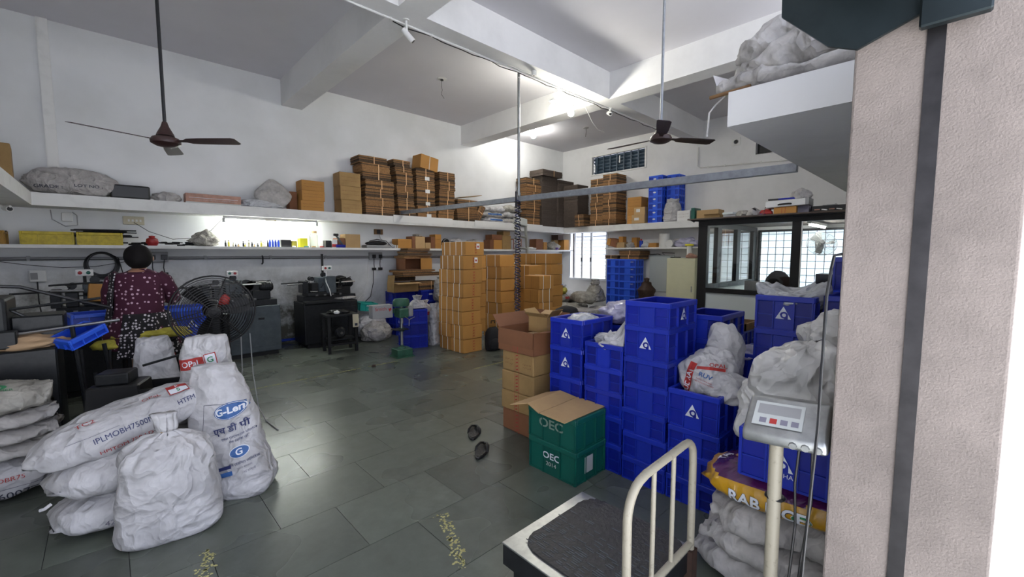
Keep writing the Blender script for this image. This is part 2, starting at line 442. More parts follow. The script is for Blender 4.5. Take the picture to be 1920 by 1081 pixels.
def sack(name, L, Wd, H, m, parent=None, seed=0, amp=.012, loc=None, rot=None, nu=54, nv=44, sag=0, pinch=(0, 0), tip=.12, flatb=.75, fr=9):
    """filled woven sack lying along x, sewn ends; z=0 is its underside"""
    off = Vector((seed * 7.3, seed * 3.1, seed * 1.7))
    def P(u, v):
        t = u * 2 - 1; a = v * 2 * PI
        e = abs(t); pn = pinch[0] if t < 0 else pinch[1]
        w = (1 - e ** 7) ** .5 * (1 - .10 * e * e); h = max(1e-3, (1 - e ** 3.4)) ** .62
        w = w * (1 - pn) + pn * (1 - e ** 2.2) ** .6
        w = max(w, .55 * (1 - pn) + .06); h = max(h, tip)
        x = t * L / 2 + (.02 * L * math.sin(a * 2 + seed) if e > .95 else 0)
        y = se(math.cos(a), .8) * Wd / 2 * w; z = se(math.sin(a), .85) * H / 2 * h
        if z < 0: z *= flatb
        z += H / 2 * flatb - sag * t * t
        return Vector((x, y, z))
    def D(p, n_):
        q = p + off; e = min(1, abs(p.x) / (L / 2))
        s = Vector((q.x * 1.0, q.y * .55, q.z * .8))
        d = fb(q, 3.2, 2) * amp * 1.1
        d += (max(0, ridge(s, fr)) ** 3 - .25) * amp * (.5 + 1.1 * e * e)
        d += (vor(Vector((q.x, q.y * .6, q.z * .7)), 7) - .45) * amp * 1.7 + (vor(s, 15) - .45) * amp * .8
        d += noise.noise(Vector((q.x * 3, q.y * 26, q.z * 26))) * amp * 1.2 * e ** 4
        return n_ * d
    o = grid_mesh(name, P, nu, nv, m, parent, D, loc=loc)
    if rot: o.rotation_euler = rot
    return o
def standing_sack(name, Wx, Wy, H, m, parent=None, seed=0, amp=.012, loc=None, rot=None, neck=.03, neckh=.08, tie=True, flare=.05, nu=60, nv=56, shoulder=.72, lean=(0, 0), top=None):
    off = Vector((seed * 5.3, seed * 2.1, seed * 3.7)); tot = H + (neckh if tie else 0)
    def P(u, v):
        a = v * 2 * PI; z = u * tot
        if z < H:
            k = z / H
            if k < .07: w = .86 + .14 * math.sin(k / .07 * PI / 2)
            elif k < shoulder: w = 1 - .10 * ((k - .07) / (shoulder - .07)) ** 1.5
            else:
                q = (k - shoulder) / (1 - shoulder); w = .90 * (1 - q ** 2.0) ** .62
            nk = neck / (Wx / 2) if tie else .7
            w = max(w, nk)
            if top is not None: w = (1 - (1 - top) * k ** 1.25) * (.88 + .12 * min(1, k / .07))
        else:
            q = (z - H) / max(1e-6, neckh); w = neck / (Wx / 2) * (1 + flare / neck * q ** .7 + .3 * math.sin(q * 6))
        pl = 0
        if tie:
            kk = max(0, (z / H - .62) / .38) if z < H else 1
            pl = (.15 * math.sin(a * 8 + seed) + .09 * math.sin(a * 15 + 2 * seed)) * kk ** 1.3
        ex = .58 + .3 * min(1, z / H) if z < H * .9 else 1
        x = se(math.cos(a), ex) * Wx / 2 * w * (1 + pl); y = se(math.sin(a), ex) * Wy / 2 * w * (1 + pl)
        if z >= H: y = math.sin(a) * Wx / 2 * w * (1 + pl) * .6
        return Vector((x + lean[0] * (z / tot) ** 1.5, y + lean[1] * (z / tot) ** 1.5, z))
    def D(p, n_):
        q = p + off; k = min(1, p.z / H); g = min(1, p.z / .04)
        d = fb(q, 3, 2) * amp * 1.2 * g
        d += (max(0, ridge(Vector((q.x * .35, q.y * .35, q.z * 1.5)), 9)) ** 3 - .25) * amp * .9 * g * (1 - k)
        d += (max(0, ridge(Vector((q.x * 1.3, q.y * 1.3, q.z * .4)), 10)) ** 3 - .25) * amp * .9 * k * g
        d += ((vor(Vector((q.x * .6, q.y * .6, q.z * 1.3)), 8) - .45) * (1 - k) + (vor(Vector((q.x * 1.3, q.y * 1.3, q.z * .45)), 9) - .45) * k) * amp * 1.9 * g
        return n_ * d
    o = grid_mesh(name, P, nu, nv, m, parent, D, loc=loc)
    if rot: o.rotation_euler = rot
    return o
def heap(name, sx, sy, sz, m, parent=None, seed=0, amp=.25, loc=None, rot=None, sub=4, freq=2.2, shape=None, sharp=2.0, flat_=True):
    """crumpled soft thing: bag, cloth, film. underside flat on z=0"""
    bm = bmesh.new(); bmesh.ops.create_icosphere(bm, subdivisions=sub, radius=1)
    off = Vector((seed * 3.7, seed * 1.3, seed * 9.1))
    for v in bm.verts:
        n_ = v.co.normalized(); q = n_ * 1.0 + off
        qq = q + Vector((noise.noise(q * 2), noise.noise(q * 2 + Vector((9, 0, 0))), noise.noise(q * 2 + Vector((0, 9, 0))))) * .35; d = 1 + fb(q, freq * .5, 2) * amp * 1.2 + (vor(qq, freq * .8) - .45) * amp * 1.5 + (vor(qq, freq * 2.0) - .45) * amp * .6
        p = n_ * d
        if shape: p = shape(p)
        v.co = Vector((p.x * sx / 2, p.y * sy / 2, p.z * sz / 2))
    if flat_:
        zc = -sz / 2 * .62
        for v in bm.verts:
            if v.co.z < zc: v.co.z = zc + (v.co.z - zc) * .08
        lo = min(v.co.z for v in bm.verts)
        for v in bm.verts: v.co.z -= lo
    me = bpy.data.meshes.new(name); bm.to_mesh(me); bm.free(); me.materials.append(M[m]); me.shade_smooth()
    o = link(name, me, parent, loc)
    if rot: o.rotation_euler = rot
    return o
def carton(name, dx, dy, dz, m='kraft', parent=None, straps=None, strap_m='strap', seam=True, loc=None, label=None, bulge=0):
    """closed carton, corner at origin. straps: list of ('x'|'y', position)"""
    b = B(); b.box(0, 0, 0, dx, dy, dz); o = b.build(name, m, parent, bevel=.004, loc=loc)
    if straps:
        for ax, p in straps:
            s = B(); w = .007; t = .0025
            if ax == 'y':   # band in the xz plane at y=p
                s.box(-t, p - w, -.0, 0, p + w, dz); s.box(dx, p - w, 0, dx + t, p + w, dz); s.box(-t, p - w, dz, dx + t, p + w, dz + t)
            else:
                s.box(p - w, -t, 0, p + w, 0, dz); s.box(p - w, dy, 0, p + w, dy + t, dz); s.box(p - w, -t, dz, p + w, dy + t, dz + t)
            s.build('strap', strap_m, o)
    return o
def open_box(name, dx, dy, dz, m, flaps, inside='kraft_inside', parent=None, t=.004, fl=.12):
    """open carton, corner at origin; flaps: dict side->(angle outward from upright in degrees)"""
    b = B()
    b.box(0, 0, 0, dx, dy, t); b.box(0, 0, 0, t, dy, dz); b.box(dx - t, 0, 0, dx, dy, dz); b.box(0, 0, 0, dx, t, dz); b.box(0, dy - t, 0, dx, dy, dz)
    o = b.build(name, m, parent)
    for side, ang in flaps.items():
        f = B(); a = R(ang)
        if side == '-x': mx = T((0, 0, dz), ry=-a); f.box(0, .004, 0, t, dy - .004, fl, mx=mx)
        if side == '+x': mx = T((dx, 0, dz), ry=a); f.box(-t, .004, 0, 0, dy - .004, fl, mx=mx)
        if side == '-y': mx = T((0, 0, dz), rx=a); f.box(.004, 0, 0, dx - .004, t, fl, mx=mx)
        if side == '+y': mx = T((0, dy, dz), rx=-a); f.box(.004, -t, 0, dx - .004, 0, fl, mx=mx)
        f.build('flap', inside if ang > 60 else m, o)
    return o
ORD = ['lowest', 'second', 'third', 'fourth', 'fifth', 'sixth', 'seventh', 'eighth', 'ninth', 'tenth', 'eleventh', 'twelfth']
def nth(i, n): return 'topmost' if i == n - 1 else 'lowest' if i == 0 else ORD[i] + ' from the bottom'
# ================================================================ SETTING
def wall_with_holes(name, fixed, t0, t1, a0, a1, z1, holes, m):
    """wall in the plane x=fixed..: a runs along y; holes (a0,a1,z0,z1)"""
    As = sorted({a0, a1, *[h[0] for h in holes], *[h[1] for h in holes]}); Zs = sorted({0, z1, *[h[2] for h in holes], *[h[3] for h in holes]}); b = B()
    for i in range(len(As) - 1):
        run = None
        for j in range(len(Zs) - 1):
            ca, cz = (As[i] + As[i + 1]) / 2, (Zs[j] + Zs[j + 1]) / 2
            hole = any(h[0] < ca < h[1] and h[2] < cz < h[3] for h in holes)
            if not hole:
                if run is None: run = Zs[j]
                if j == len(Zs) - 2: b.box(t0, As[i], run, t1, As[i + 1], Zs[j + 1]); run = None
            elif run is not None: b.box(t0, As[i], run, t1, As[i + 1], Zs[j]); run = None
    return struct(name, b, m)
CZ = 4.34
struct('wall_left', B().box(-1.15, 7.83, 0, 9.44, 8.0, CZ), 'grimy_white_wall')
wall_with_holes('wall_back', 'x', 9.44, 9.62, -.095, 8.0, CZ, [(6.35, 7.535, .845, 2.08), (5.29, 6.85, 3.57, 4.05), (2.25, 2.91, 3.47, 3.76), (.62, 2.75, .72, 1.95)], 'white_wall')
struct('wall_entrance_side', B().box(-1.3, -.095, 0, -1.15, 8.0, CZ), 'white_wall')
struct('wall_front', B().box(1.95, -.095, 0, 9.44, .10, 2.62).box(1.95, -.095, 4.1, 9.44, .10, CZ).box(5.7, -.095, 2.62, 9.44, .10, 4.1).box(-1.15, -.095, 2.75, -.9, .10, CZ).box(-.9, -.095, 4.1, 1.95, .10, CZ).box(-.9, -.095, 2.55, 1.95, .10, 2.95), 'white_wall')
# unseen ventilator windows added over the shutter and the loft to light the ceiling bays
w5 = struct('added_ventilator_1', B().box(1.95, -.02, 2.60, 5.7, .03, 2.64).box(1.95, -.02, 4.08, 5.7, .03, 4.12), 'dark_steel')
for i in range(6): B().box(1.95 + i * .74, -.02, 2.64, 1.99 + i * .74, .03, 4.08).build('added_ventilator_bar', 'dark_steel', w5)
w6 = struct('added_ventilator_2', B().box(-.9, -.02, 2.93, 1.95, .03, 2.97).box(-.9, -.02, 4.08, 1.95, .03, 4.12), 'dark_steel')
for i in range(5): B().box(-.9 + i * .7, -.02, 2.97, -.86 + i * .7, .03, 4.08).build('added_ventilator_bar', 'dark_steel', w6)
struct('wall_right_jamb', B().box(1.5, -.095, 0, 1.95, .228, 2.75), 'pillar_plaster', bevel=.006, seg=2)
struct('ceiling', B().box(-1.3, -.1, CZ, 9.62, 8.0, CZ + .15), 'ceiling_paint')
struct('trim_1', B().box(-1.15, 3.95, 3.93, 9.44, 4.2, CZ), 'white_wall')
struct('trim_2', B().box(2.22, .1, 3.93, 2.54, 3.95, CZ).box(2.22, 4.2, 3.93, 2.54, 7.83, CZ), 'white_wall')
struct('trim_3', B().box(5.88, .1, 3.93, 6.19, 3.95, CZ).box(5.88, 4.2, 3.93, 6.19, 7.83, CZ), 'white_wall')
# loft slab over the right side
struct('trim_4', B().box(2.6, .228, 2.22, 9.44, .955, 2.41), 'white_wall')
struct('trim_5', B().box(-.46, 7.8, 2.3, -.36, 7.84, CZ), 'shelf_paint')
# floor of stone slabs
fl = struct('floor', B().box(-1.3, -.1, -.12, 9.62, 8.0, -.006), 'joint')
tb = B().box(0, 0, -.02, 1, 1, 0); t0 = tb.build('stone_slab', 'kota_stone', fl); me_t = t0.data; bpy.data.objects.remove(t0)
rnd = random.Random(4); fixed_joint = {0: 1.186, 1: .906, 2: 1.22, 3: .913}; cnt = 0
y = 1.56 - .4575 * 4; k = -4
while y < 7.83:
    x = fixed_joint.get(k, rnd.uniform(.8, 1.4)); st = x
    while st > -1.15: st -= .61
    x = st
    while x < 9.44:
        w = .61 if k in fixed_joint and x < 2.5 else rnd.uniform(.6, .72)
        xa, xb = max(x, -1.15), min(x + w, 9.44); ya, yb = max(y, -.095), min(y + .4575, 7.83)
        if xb - xa > .02 and yb - ya > .02:
            o = link('stone_slab', me_t, fl, (xa + .0015, ya + .0015, rnd.uniform(-.0006, .0006))); o.scale = (xb - xa - .003, yb - ya - .003, 1); cnt += 1
        x += w
    y += .4575; k += 1
def flecks(name, segs, w, m, dens, seed, parent=fl):
    r = random.Random(seed); b = B()
    for (xa, ya, xb, yb) in segs:
        L = math.hypot(xb - xa, yb - ya); n = int(L * dens); dx, dy = (xb - xa) / L, (yb - ya) / L
        for i in range(n):
            t = r.random() * L; s = r.gauss(0, w / 2.6); e = r.uniform(.003, .011)
            cx, cy = xa + dx * t - dy * s, ya + dy * t + dx * s; q = []
            for j in range(5):
                a = j * 1.257 + r.random() * .6; q.append((cx + e * math.cos(a) * r.uniform(.5, 1.4), cy + e * math.sin(a) * r.uniform(.5, 1.2), .0016))
            b.add(q, [(0, 1, 2, 3, 4)])
    return b.build(name, m, parent)
o = flecks('worn_paint_line', [(.95, 5.335, 2.35, 5.36), (2.45, 5.36, 2.9, 5.37), (3.4, 4.3, 4.6, 4.33), (3.3, 3.72, 4.2, 3.74)], .016, 'yellow_line', 330, 1)
tag(o, 'worn yellow paint line', kind='stuff')
o = flecks('worn_paint_mark', [(1.33, 1.98, 1.16, 1.55), (.30, 2.55, .20, 2.15)], .045, 'yellow_line', 260, 2); tag(o, 'worn yellow paint marks', kind='stuff')

# shelves of cast slab along the walls
struct('trim_6', B().box(-1.15, 7.38, 2.062, 9.44, 7.83, 2.21).box(-1.15, 1.0, 2.062, -.585, 7.38, 2.21), 'shelf_paint')      # upper shelf, left
struct('trim_7', B().box(8.95, 3.1, 2.062, 9.44, 7.38, 2.205), 'shelf_paint')                                              # upper shelf, back
struct('trim_8', B().box(-1.15, 7.43, 1.572, 9.44, 7.83, 1.612), 'shelf_paint')
struct('trim_9', B().box(9.08, 2.95, 1.618, 9.44, 6.15, 1.655), 'shelf_paint')
# small plaster brackets under the low shelf
# window_1: low corner window with white louvred shutters
w1 = struct('window_1', B().box(9.42, 6.30, .82, 9.50, 6.36, 2.10).box(9.42, 7.52, .82, 9.50, 7.57, 2.10).box(9.40, 6.30, .79, 9.52, 7.57, .85).box(9.42, 6.3, 2.07, 9.5, 7.57, 2.11)
            .box(9.43, 7.36, .85, 9.47, 7.40, 2.07).box(9.43, 7.10, .85, 9.47, 7.16, 2.07).box(9.43, 6.80, .85, 9.47, 6.86, 2.07), 'slat_white', bevel=.003)
B().box(9.415, 7.40, .85, 9.43, 7.43, 2.07).build('window_frame_edge', 'dark_steel', w1)
s0 = None
for (ya, yb) in ((7.17, 7.35), (6.87, 7.09), (6.37, 6.79)):
    for i in range(12):
        z = .90 + i * .097
        b = B().box(-.03, ya, -.003, .03, yb, .003)
        o = b.build('slat', 'slat_white', w1, loc=(9.46, 0, z)); o.rotation_euler = (0, R(38), 0)
for yy in (7.13, 6.83): B().box(9.40, yy - .012, 1.3, 9.43, yy + .012, 1.40).build('window_latch', 'dark_steel', w1)
# window_2: high vent window with bluish louvres and upright bars
w2 = struct('window_2', B().box(9.42, 5.29, 3.55, 9.5, 6.85, 3.58).box(9.42, 5.29, 4.03, 9.5, 6.85, 4.06).box(9.42, 5.27, 3.55, 9.5, 5.31, 4.06).box(9.42, 6.83, 3.55, 9.5, 6.87, 4.06), 'shelf_paint')
B().box(9.56, 5.3, 3.57, 9.57, 6.84, 4.04).build('backing', 'vent_blue', w2)
for i in range(8): B().box(9.48, 5.3 + i * .2, 3.58, 9.51, 5.33 + i * .2, 4.03).build('bar', 'vent_blue', w2)
for i in range(5):
    o = B().box(-.03, 5.3, -.004, .03, 6.84, .004).build('slat', 'vent_blue', w2, loc=(9.535, 0, 3.63 + i * .085)); o.rotation_euler = (0, R(40), 0)
for (yy, zz) in ((6.72, 3.72), (5.98, 3.86)): B().box(9.41, yy, zz - .09, 9.42, yy + .025, zz + .09).build('strip', 'paper', w2)
w3 = struct('window_3', B().box(9.44, 2.25, 3.46, 9.5, 2.91, 3.48).box(9.44, 2.25, 3.75, 9.5, 2.91, 3.77).box(9.55, 2.25, 3.47, 9.56, 2.91, 3.76), 'dark_steel')
# window_4: frosted panes with black weld mesh behind the cabin
w4 = struct('window_4', B().box(9.42, .58, .70, 9.5, 2.79, .74).box(9.42, .58, 1.93, 9.5, 2.79, 1.97).box(9.42, .58, .70, 9.5, .62, 1.97).box(9.42, 2.75, .7, 9.5, 2.79, 1.97), 'dark_steel')
for i in range(7):
    for j in range(4): B().box(9.55, .63 + i * .303, .73 + j * .305, 9.56, .63 + i * .303 + .295, .73 + j * .305 + .297).build('pane', 'frosted', w4)
for i in range(17): B().box(9.395, .64 + i * .13, .74, 9.405, .65 + i * .13, 1.95).build('mesh_bar', 'black_iron', w4)
for i in range(9): B().box(9.385, .6, .84 + i * .13, 9.395, 2.77, .85 + i * .13).build('mesh_bar', 'black_iron', w4)

# rolling shutter: guide channel in the jamb, end plate and rolled curtain above
t = thing('rolling_shutter', 'rolled up dark steel shutter with its guide channel set in the plastered jamb', 'shutter', (1.5, .07, 2.02))
B().box(-.004, -.017, -2.02, .01, .017, .55).build('guide_channel', 'guide_steel', t)
B().prism([(-.12, .12), (.15, .02), (.215, .05), (.33, .17), (.34, .75), (-.2, .75)], 0, .012, mx=Matrix(((0, 0, 1, -.03), (1, 0, 0, -.07 + .07), (0, 1, 0, 0), (0, 0, 0, 1)))).build('end_plate', 'shutter_steel', t)
B().box(-.06, -.09, .02, -.031, .03, .5).build('bracket', 'shutter_steel', t, bevel=.004)
b = B(); prof = []
for i in range(40):
    a = i / 40 * 2 * PI; prof.append((.09 + .19 * math.cos(a) * (1 + .015 * (i % 4 == 0)), .33 + .19 * math.sin(a)))
b.prism(prof, -2.5, -.035, mx=Matrix(((0, 0, 1, 0), (1, 0, 0, 0), (0, 1, 0, 0), (0, 0, 0, 1)))); b.build('rolled_curtain', 'shutter_steel', t, smooth=True)
b = B()
for i in range(3): b.cyl((-.5, -.05 + .12 * i, .15 + .012 * abs(i - 1)), (-.04, -.05 + .12 * i, .15 + .012 * abs(i - 1)), .006, n=6)
b.build('slat_ridge', 'black_iron', t)

# outdoors past the jamb
struct('floor_outside', B().box(-12, -22, -.2, 22, -.1, -.06), 'outdoor_ground')
t = thing('hedge', 'sunlit green hedge outside beyond the plastered jamb', 'hedge', (13, -2.2, -.06))
o = heap('foliage', 6, 1.4, 2.2, 'leaf', t, seed=3, amp=.35, sub=4, freq=4); o.location = (0, 0, 0)
sun = bpy.data.lights.new('sun', 'SUN'); sun.energy = 18; sun.angle = .01; so = bpy.data.objects.new('sun', sun); COL.objects.link(so)
so.rotation_euler = Vector((-.55, .10, -1)).to_track_quat('-Z', 'Y').to_euler()

# ================================================================ OFFICE CABIN
t = thing('glass_cabin', 'black framed glass office cabin with pale lower panels at the right', 'cabin', (6.8, .3, 0))
def cb(n, m, *bx, **kw):
    b = B()
    for q in bx: b.box(q[0] - 6.8, q[1] - .3, q[2], q[3] - 6.8, q[4] - .3, q[5])
    return b.build(n, m, t, **kw)
cb('post', 'black_iron', (6.8, 2.73, 0, 6.9, 2.87, 1.94), bevel=.004)
cb('post', 'black_iron', (6.8, 1.49, .97, 6.88, 1.60, 1.94), bevel=.004)
cb('post', 'black_iron', (6.8, .3, 0, 6.88, .4, 1.94))
cb('top_rail', 'black_iron', (6.8, .3, 1.94, 6.9, 2.87, 2.03))
cb('sill_rail', 'black_iron', (6.8, .4, .90, 6.9, 2.73, .97))
cb('lower_panel', 'office_panel', (6.82, .4, 0, 6.86, 2.73, .90))
cb('lower_panel', 'office_panel', (6.9, 2.82, 0, 9.38, 2.86, .95))
cb('pane', 'glass', (6.84, 1.60, .97, 6.846, 2.73, 1.94)); cb('pane', 'glass', (6.84, .4, .97, 6.846, 1.49, 1.94))
cb('side_rail', 'black_iron', (6.9, 2.80, 1.94, 9.4, 2.87, 2.02)); cb('side_rail', 'black_iron', (6.9, 2.79, .93, 9.4, 2.87, 1.01))
for xa, xb in ((7.42, 7.58), (8.32, 8.48), (9.2, 9.4)): cb('side_post', 'black_iron', (xa, 2.80, 1.01, xb, 2.87, 1.94))
for xa, xb in ((6.9, 7.42), (7.58, 8.32), (8.48, 9.2)): cb('side_pane', 'glass', (xa, 2.835, 1.01, xb, 2.84, 1.94))
cb('light_strip', 'paper', (6.795, 1.475, .97, 6.80, 1.49, 1.94))
o = cb('roof_board', 'board_grey', (6.68, .3, 2.03, 9.4, 3.0, 2.05))
cb('roof_edge', 'dark_steel', (6.74, .3, 2.012, 6.8, 2.95, 2.03))
b = B().box(-.06, 2.62, 2.03, .12, 2.70, 2.035).tube([(-.08, 2.60, 2.0), (-.10, 2.66, 2.04), (-.04, 2.72, 2.05)], .012, 5); b.build('torn_roof_edge', 'dark_steel', t)
# cabin contents
o = thing('tube_light', 'lit tube light under the cabin roof', 'light', (8.4, 1.62, 1.97))
B().box(-.55, -.03, 0, .55, .03, .04).build('fitting', 'white_plastic', o); B().cyl((-.52, 0, -.02), (.52, 0, -.02), .015).build('tube', 'lamp', o)
def cage_fan(label, loc, rot, r, m, mb, cat='fan', rings=9, spokes=8, group=None, wire=.0025):
    f = thing('cage_fan', label, cat, loc); f.rotation_euler = rot
    # axis along local y, front towards -y
    b = B()
    for s in (-1, 1):
        for i in range(1, rings + 1):
            q = i / rings; rr = r * q; yy = s * .07 * r / .25 * (1 - q ** 3) 
            b.tube([(rr * math.cos(a * PI / 16), yy, rr * math.sin(a * PI / 16)) for a in range(32)], wire, 4, closed=True)
        for k_ in range(spokes):
            a = k_ * 2 * PI / spokes + .2; b.tube([(r * q * math.cos(a), s * .07 * r / .25 * (1 - q ** 3), r * q * math.sin(a)) for q in (.1, .4, .7, .9, 1)], wire * 1.5, 4)
    b.tube([(r * math.cos(a * PI / 16), 0, r * math.sin(a * PI / 16)) for a in range(32)], wire * 2.4, 6, closed=True)
    b.build('cage', m, f)
    for k_ in range(3):
        b = B(); a0 = k_ * 2 * PI / 3; vs = []; 
        for i in range(6):
            q = .12 + .76 * i / 5; w = .32 * math.sin(PI * min(1, .25 + q * .6)) ; 
            for s in (-1, 1):
                a = a0 + s * w + .25 * q; vs.append((r * q * math.cos(a), s * .022, r * q * math.sin(a)))
        b.add(vs + [(v[0], v[1] + .004, v[2]) for v in vs], [(2 * i, 2 * i + 1, 2 * i + 3, 2 * i + 2) for i in range(5)] + [(12 + 2 * i, 14 + 2 * i, 15 + 2 * i, 13 + 2 * i) for i in range(5)])
        b.build('blade', mb, f, smooth=True)
    B().lathe([(0, -.07), (.16 * r, -.068), (.2 * r, -.03), (.2 * r, .03), (.0, .04)], axis='y', n=16).build('hub', mb, f, smooth=True)
    B().lathe([(0, .04), (.2 * r, .05), (.26 * r, .09), (.24 * r, .18), (0, .2)], axis='y', n=16).build('motor', m, f, smooth=True)
    return f
f = cage_fan('white wall fan tilted down inside the cabin', (8.1, 1.5, 1.66), (R(-28), 0, R(-70)), .2, 'grey_white_print', 'grey_plastic', wire=.0018)
B().box(-.04, .15, -.04, .04, .24, .3).build('arm', 'grey_plastic', f)
c = thing('office_chair', 'dark office chair behind the cabin glass', 'chair', (8.1, 1.95, 0), R(70))
heap('backrest', .46, .1, .5, 'black_cloth', c, 1, .06, loc=(0, .2, .82), sub=3); heap('seat', .5, .48, .12, 'black_cloth', c, 2, .05, loc=(0, 0, .42), sub=3)
B().cyl((0, 0, .06), (0, 0, .44), .03).build('stem', 'black_iron', c); b = B()
for i in range(5): b.tube([(0, 0, .1), (.28 * math.cos(i * 1.257), .28 * math.sin(i * 1.257), .05)], .02, 6); b.lathe([(.0, -.03), (.03, -.02), (.03, .02), (0, .03)], (.28 * math.cos(i * 1.257), .28 * math.sin(i * 1.257), .03), 8, axis='y')
b.build('base', 'black_iron', c)
c = thing('plastic_chair', 'grey mesh chair back just inside the cabin window', 'chair', (7.5, 2.1, 0), R(60))
B().box(-.2, .17, .72, .2, .2, 1.08).build('backrest', 'grey_plastic', c, bevel=.02, seg=3); B().box(-.22, -.22, .42, .22, .22, .46).build('seat', 'grey_plastic', c, bevel=.015)
for sx in (-.19, .19):
    for sy in (-.19, .19): B().cyl((sx, sy, 0), (sx, sy, .9 if sy > 0 else .43), .014, n=8).build('leg', 'steel', c)
c = thing('desk', 'office desk behind the cabin glass', 'desk', (9.0, .95, 0))
B().box(-.35, -.7, .70, .35, .7, .74).build('top', 'wood', c)
for sx in (-.32, .3):
    for sy in (-.67, .63): B().box(sx, sy, 0, sx + .04, sy + .04, .70).build('leg', 'dark_steel', c)
c = thing('cupboard', 'dark steel cupboard with round knobs inside the cabin', 'cupboard', (7.3, .95, 0))
B().box(0, -.45, 0, .4, .45, 1.22).build('body', 'machine_dark', c, bevel=.005)
for i in range(3): B().lathe([(0, -.02), (.02, -.01), (.02, 0)], (-.001, -.3 + i * .22, 1.1), 10, axis='x').build('knob', 'steel', c)
# ================================================================ OVERHEAD: lamps, fans, pipes, cameras
def bulb(x, y, z, label, r=.055, drop=.06, m='bulb_lamp'):
    t = thing('bulb_lamp', label, 'lamp', (x, y, z))
    B().lathe([(0, 0), (.05, 0), (.05, -.02), (.02, -.03), (.02, -drop), (0, -drop)], n=14).build('holder', 'white_plastic', t)
    B().lathe([(0, -drop + .005), (.018, -drop), (.02, -drop - .01), (r * .8, -drop - r * .7), (r, -drop - r * 1.3), (r * .8, -drop - r * 1.95), (r * .4, -drop - r * 2.25), (0, -drop - r * 2.3)], n=16).build('globe', m, t, smooth=True)
    return t
bulb(7.25, 6.9, 4.34, 'lit round bulb in the ceiling bay nearest the back corner', .06)
for (x, y, z_, lb) in ((4.98, 4.34, 3.80, 'leftmost of three lit bulbs hanging by the main beam'), (5.14, 4.30, 3.84, 'middle of three lit bulbs hanging by the main beam'), (5.36, 4.30, 3.80, 'rightmost of three lit bulbs hanging by the main beam')):
    t = bulb(x, y, z_, lb, .05, .05, 'cluster_lamp'); B().tube([(0, 0, 0), (0, -.03, .06), (0, 4.19 - y, 3.95 - z_)], .007, 6).build('arm', 'white_plastic', t)
t = thing('ceiling_plate', 'round ceiling plate with a loose wire in the middle bay', 'ceiling plate', (4.12, 5.98, 4.34))
B().lathe([(0, -.012), (.03, -.012), (.035, -.006), (.075, -.006), (.075, 0)]).build('plate', 'white_plastic', t, smooth=True); B().lathe([(0, -.03), (.025, -.028), (.025, -.01)]).build('socket', 'black_plastic', t)
B().tube([(0, 0, -.02), (-.01, 0, -.1), (.01, .01, -.17), (.0, .02, -.24), (.04, .0, -.3)], .003, 5).build('wire', 'black_plastic', t)
t = thing('ceiling_hook', 'dark fan hook with a short wire near the back corner', 'hook', (8.0, 5.98, 4.34))
B().lathe([(0, -.02), (.06, -.015), (.06, 0)]).build('plate', 'grey_plastic', t); B().tube([(0, 0, 0), (.01, 0, -.1), (0, .01, -.2)], .006, 5).build('wire', 'black_plastic', t)
def ceiling_fan(label, loc, a0, rodm):
    t = thing('ceiling_fan', label, 'fan', loc)
    B().cyl((0, 0, .08), (0, 0, CZ - loc[2]), .013, n=10).build('down_rod', rodm, t)
    B().lathe([(0, .16), (.018, .16), (.03, .12), (.06, .06), (.065, .045), (.02, .04)], n=20).build('canopy_cup', 'fan_brown', t, smooth=True)
    B().lathe([(0, .045), (.05, .045), (.095, .025), (.108, .0), (.105, -.02), (.07, -.04), (.02, -.05), (0, -.05)], n=28).build('motor', 'fan_brown', t, smooth=True)
    for k in range(3):
        a = a0 + k * 2 * PI / 3; b = B(); vs = []
        for i, (q, w) in enumerate([(.10, .02), (.16, .022), (.2, .045), (.3, .055), (.45, .06), (.58, .062), (.605, .045)]):
            for s_ in (-1, 1):
                p = Matrix.Rotation(a, 3, 'Z') @ Vector((q, s_ * w, .0 - s_ * w * .18 * min(1, q * 5))); vs.append(p)
        n_ = len(vs); vs += [v + Vector((0, 0, .004)) for v in vs]
        fs = [(2 * i, 2 * i + 1, 2 * i + 3, 2 * i + 2) for i in range(6)] + [(n_ + 2 * i, n_ + 2 * i + 2, n_ + 2 * i + 3, n_ + 2 * i + 1) for i in range(6)]
        fs += [(0, 1, n_ + 1, n_), (12, n_ + 12, n_ + 13, 13)] + [(2 * i, 2 * i + 2, n_ + 2 * i + 2, n_ + 2 * i) for i in range(6)] + [(2 * i + 1, n_ + 2 * i + 1, n_ + 2 * i + 3, 2 * i + 3) for i in range(6)]
        b.add(vs, fs); b.build('blade', 'fan_brown', t)
    return t
ceiling_fan('brown ceiling fan on a long dark rod at the left', (.425, 4.74, 2.46), R(-42), 'dark_steel')
f = ceiling_fan('dark ceiling fan on a pale rod in front of the loft', (4.12, 2.15, 2.66), R(-30), 'galvanized')
B().box(-.03, -.03, .04, .03, .03, .17).build('capacitor_box', 'dark_steel', f)
t = thing('air_pipe', 'thin steel air pipe hanging from the main beam', 'pipe', (4.15, 4.225, 2.25))
B().cyl((0, 0, .05), (0, 0, 1.74), .019, n=10).build('pipe', 'steel', t, smooth=True); B().cyl((.02, .02, .9), (.02, .02, 1.7), .008, n=8).build('side_pipe', 'steel', t)
for z in (.95, 1.6): B().tube([(-.04, -.02, z), (0, -.02, z + .01), (.03, .0, z)], .006, 5).build('clamp', 'steel', t)
b = B().tube([(-.03, 0, .0), (-.05, .0, .1), (-.01, 0, .14), (.02, 0, .08), (.0, 0, 0)], .012, 6); b.build('valve', 'steel', t); B().cyl((-.05, 0, -.12), (-.05, 0, .1), .013).build('filter', 'black_plastic', t)
t = thing('coiled_hose', 'black coiled air hose hanging from the steel pipe', 'hose', (4.15, 4.225, .62))
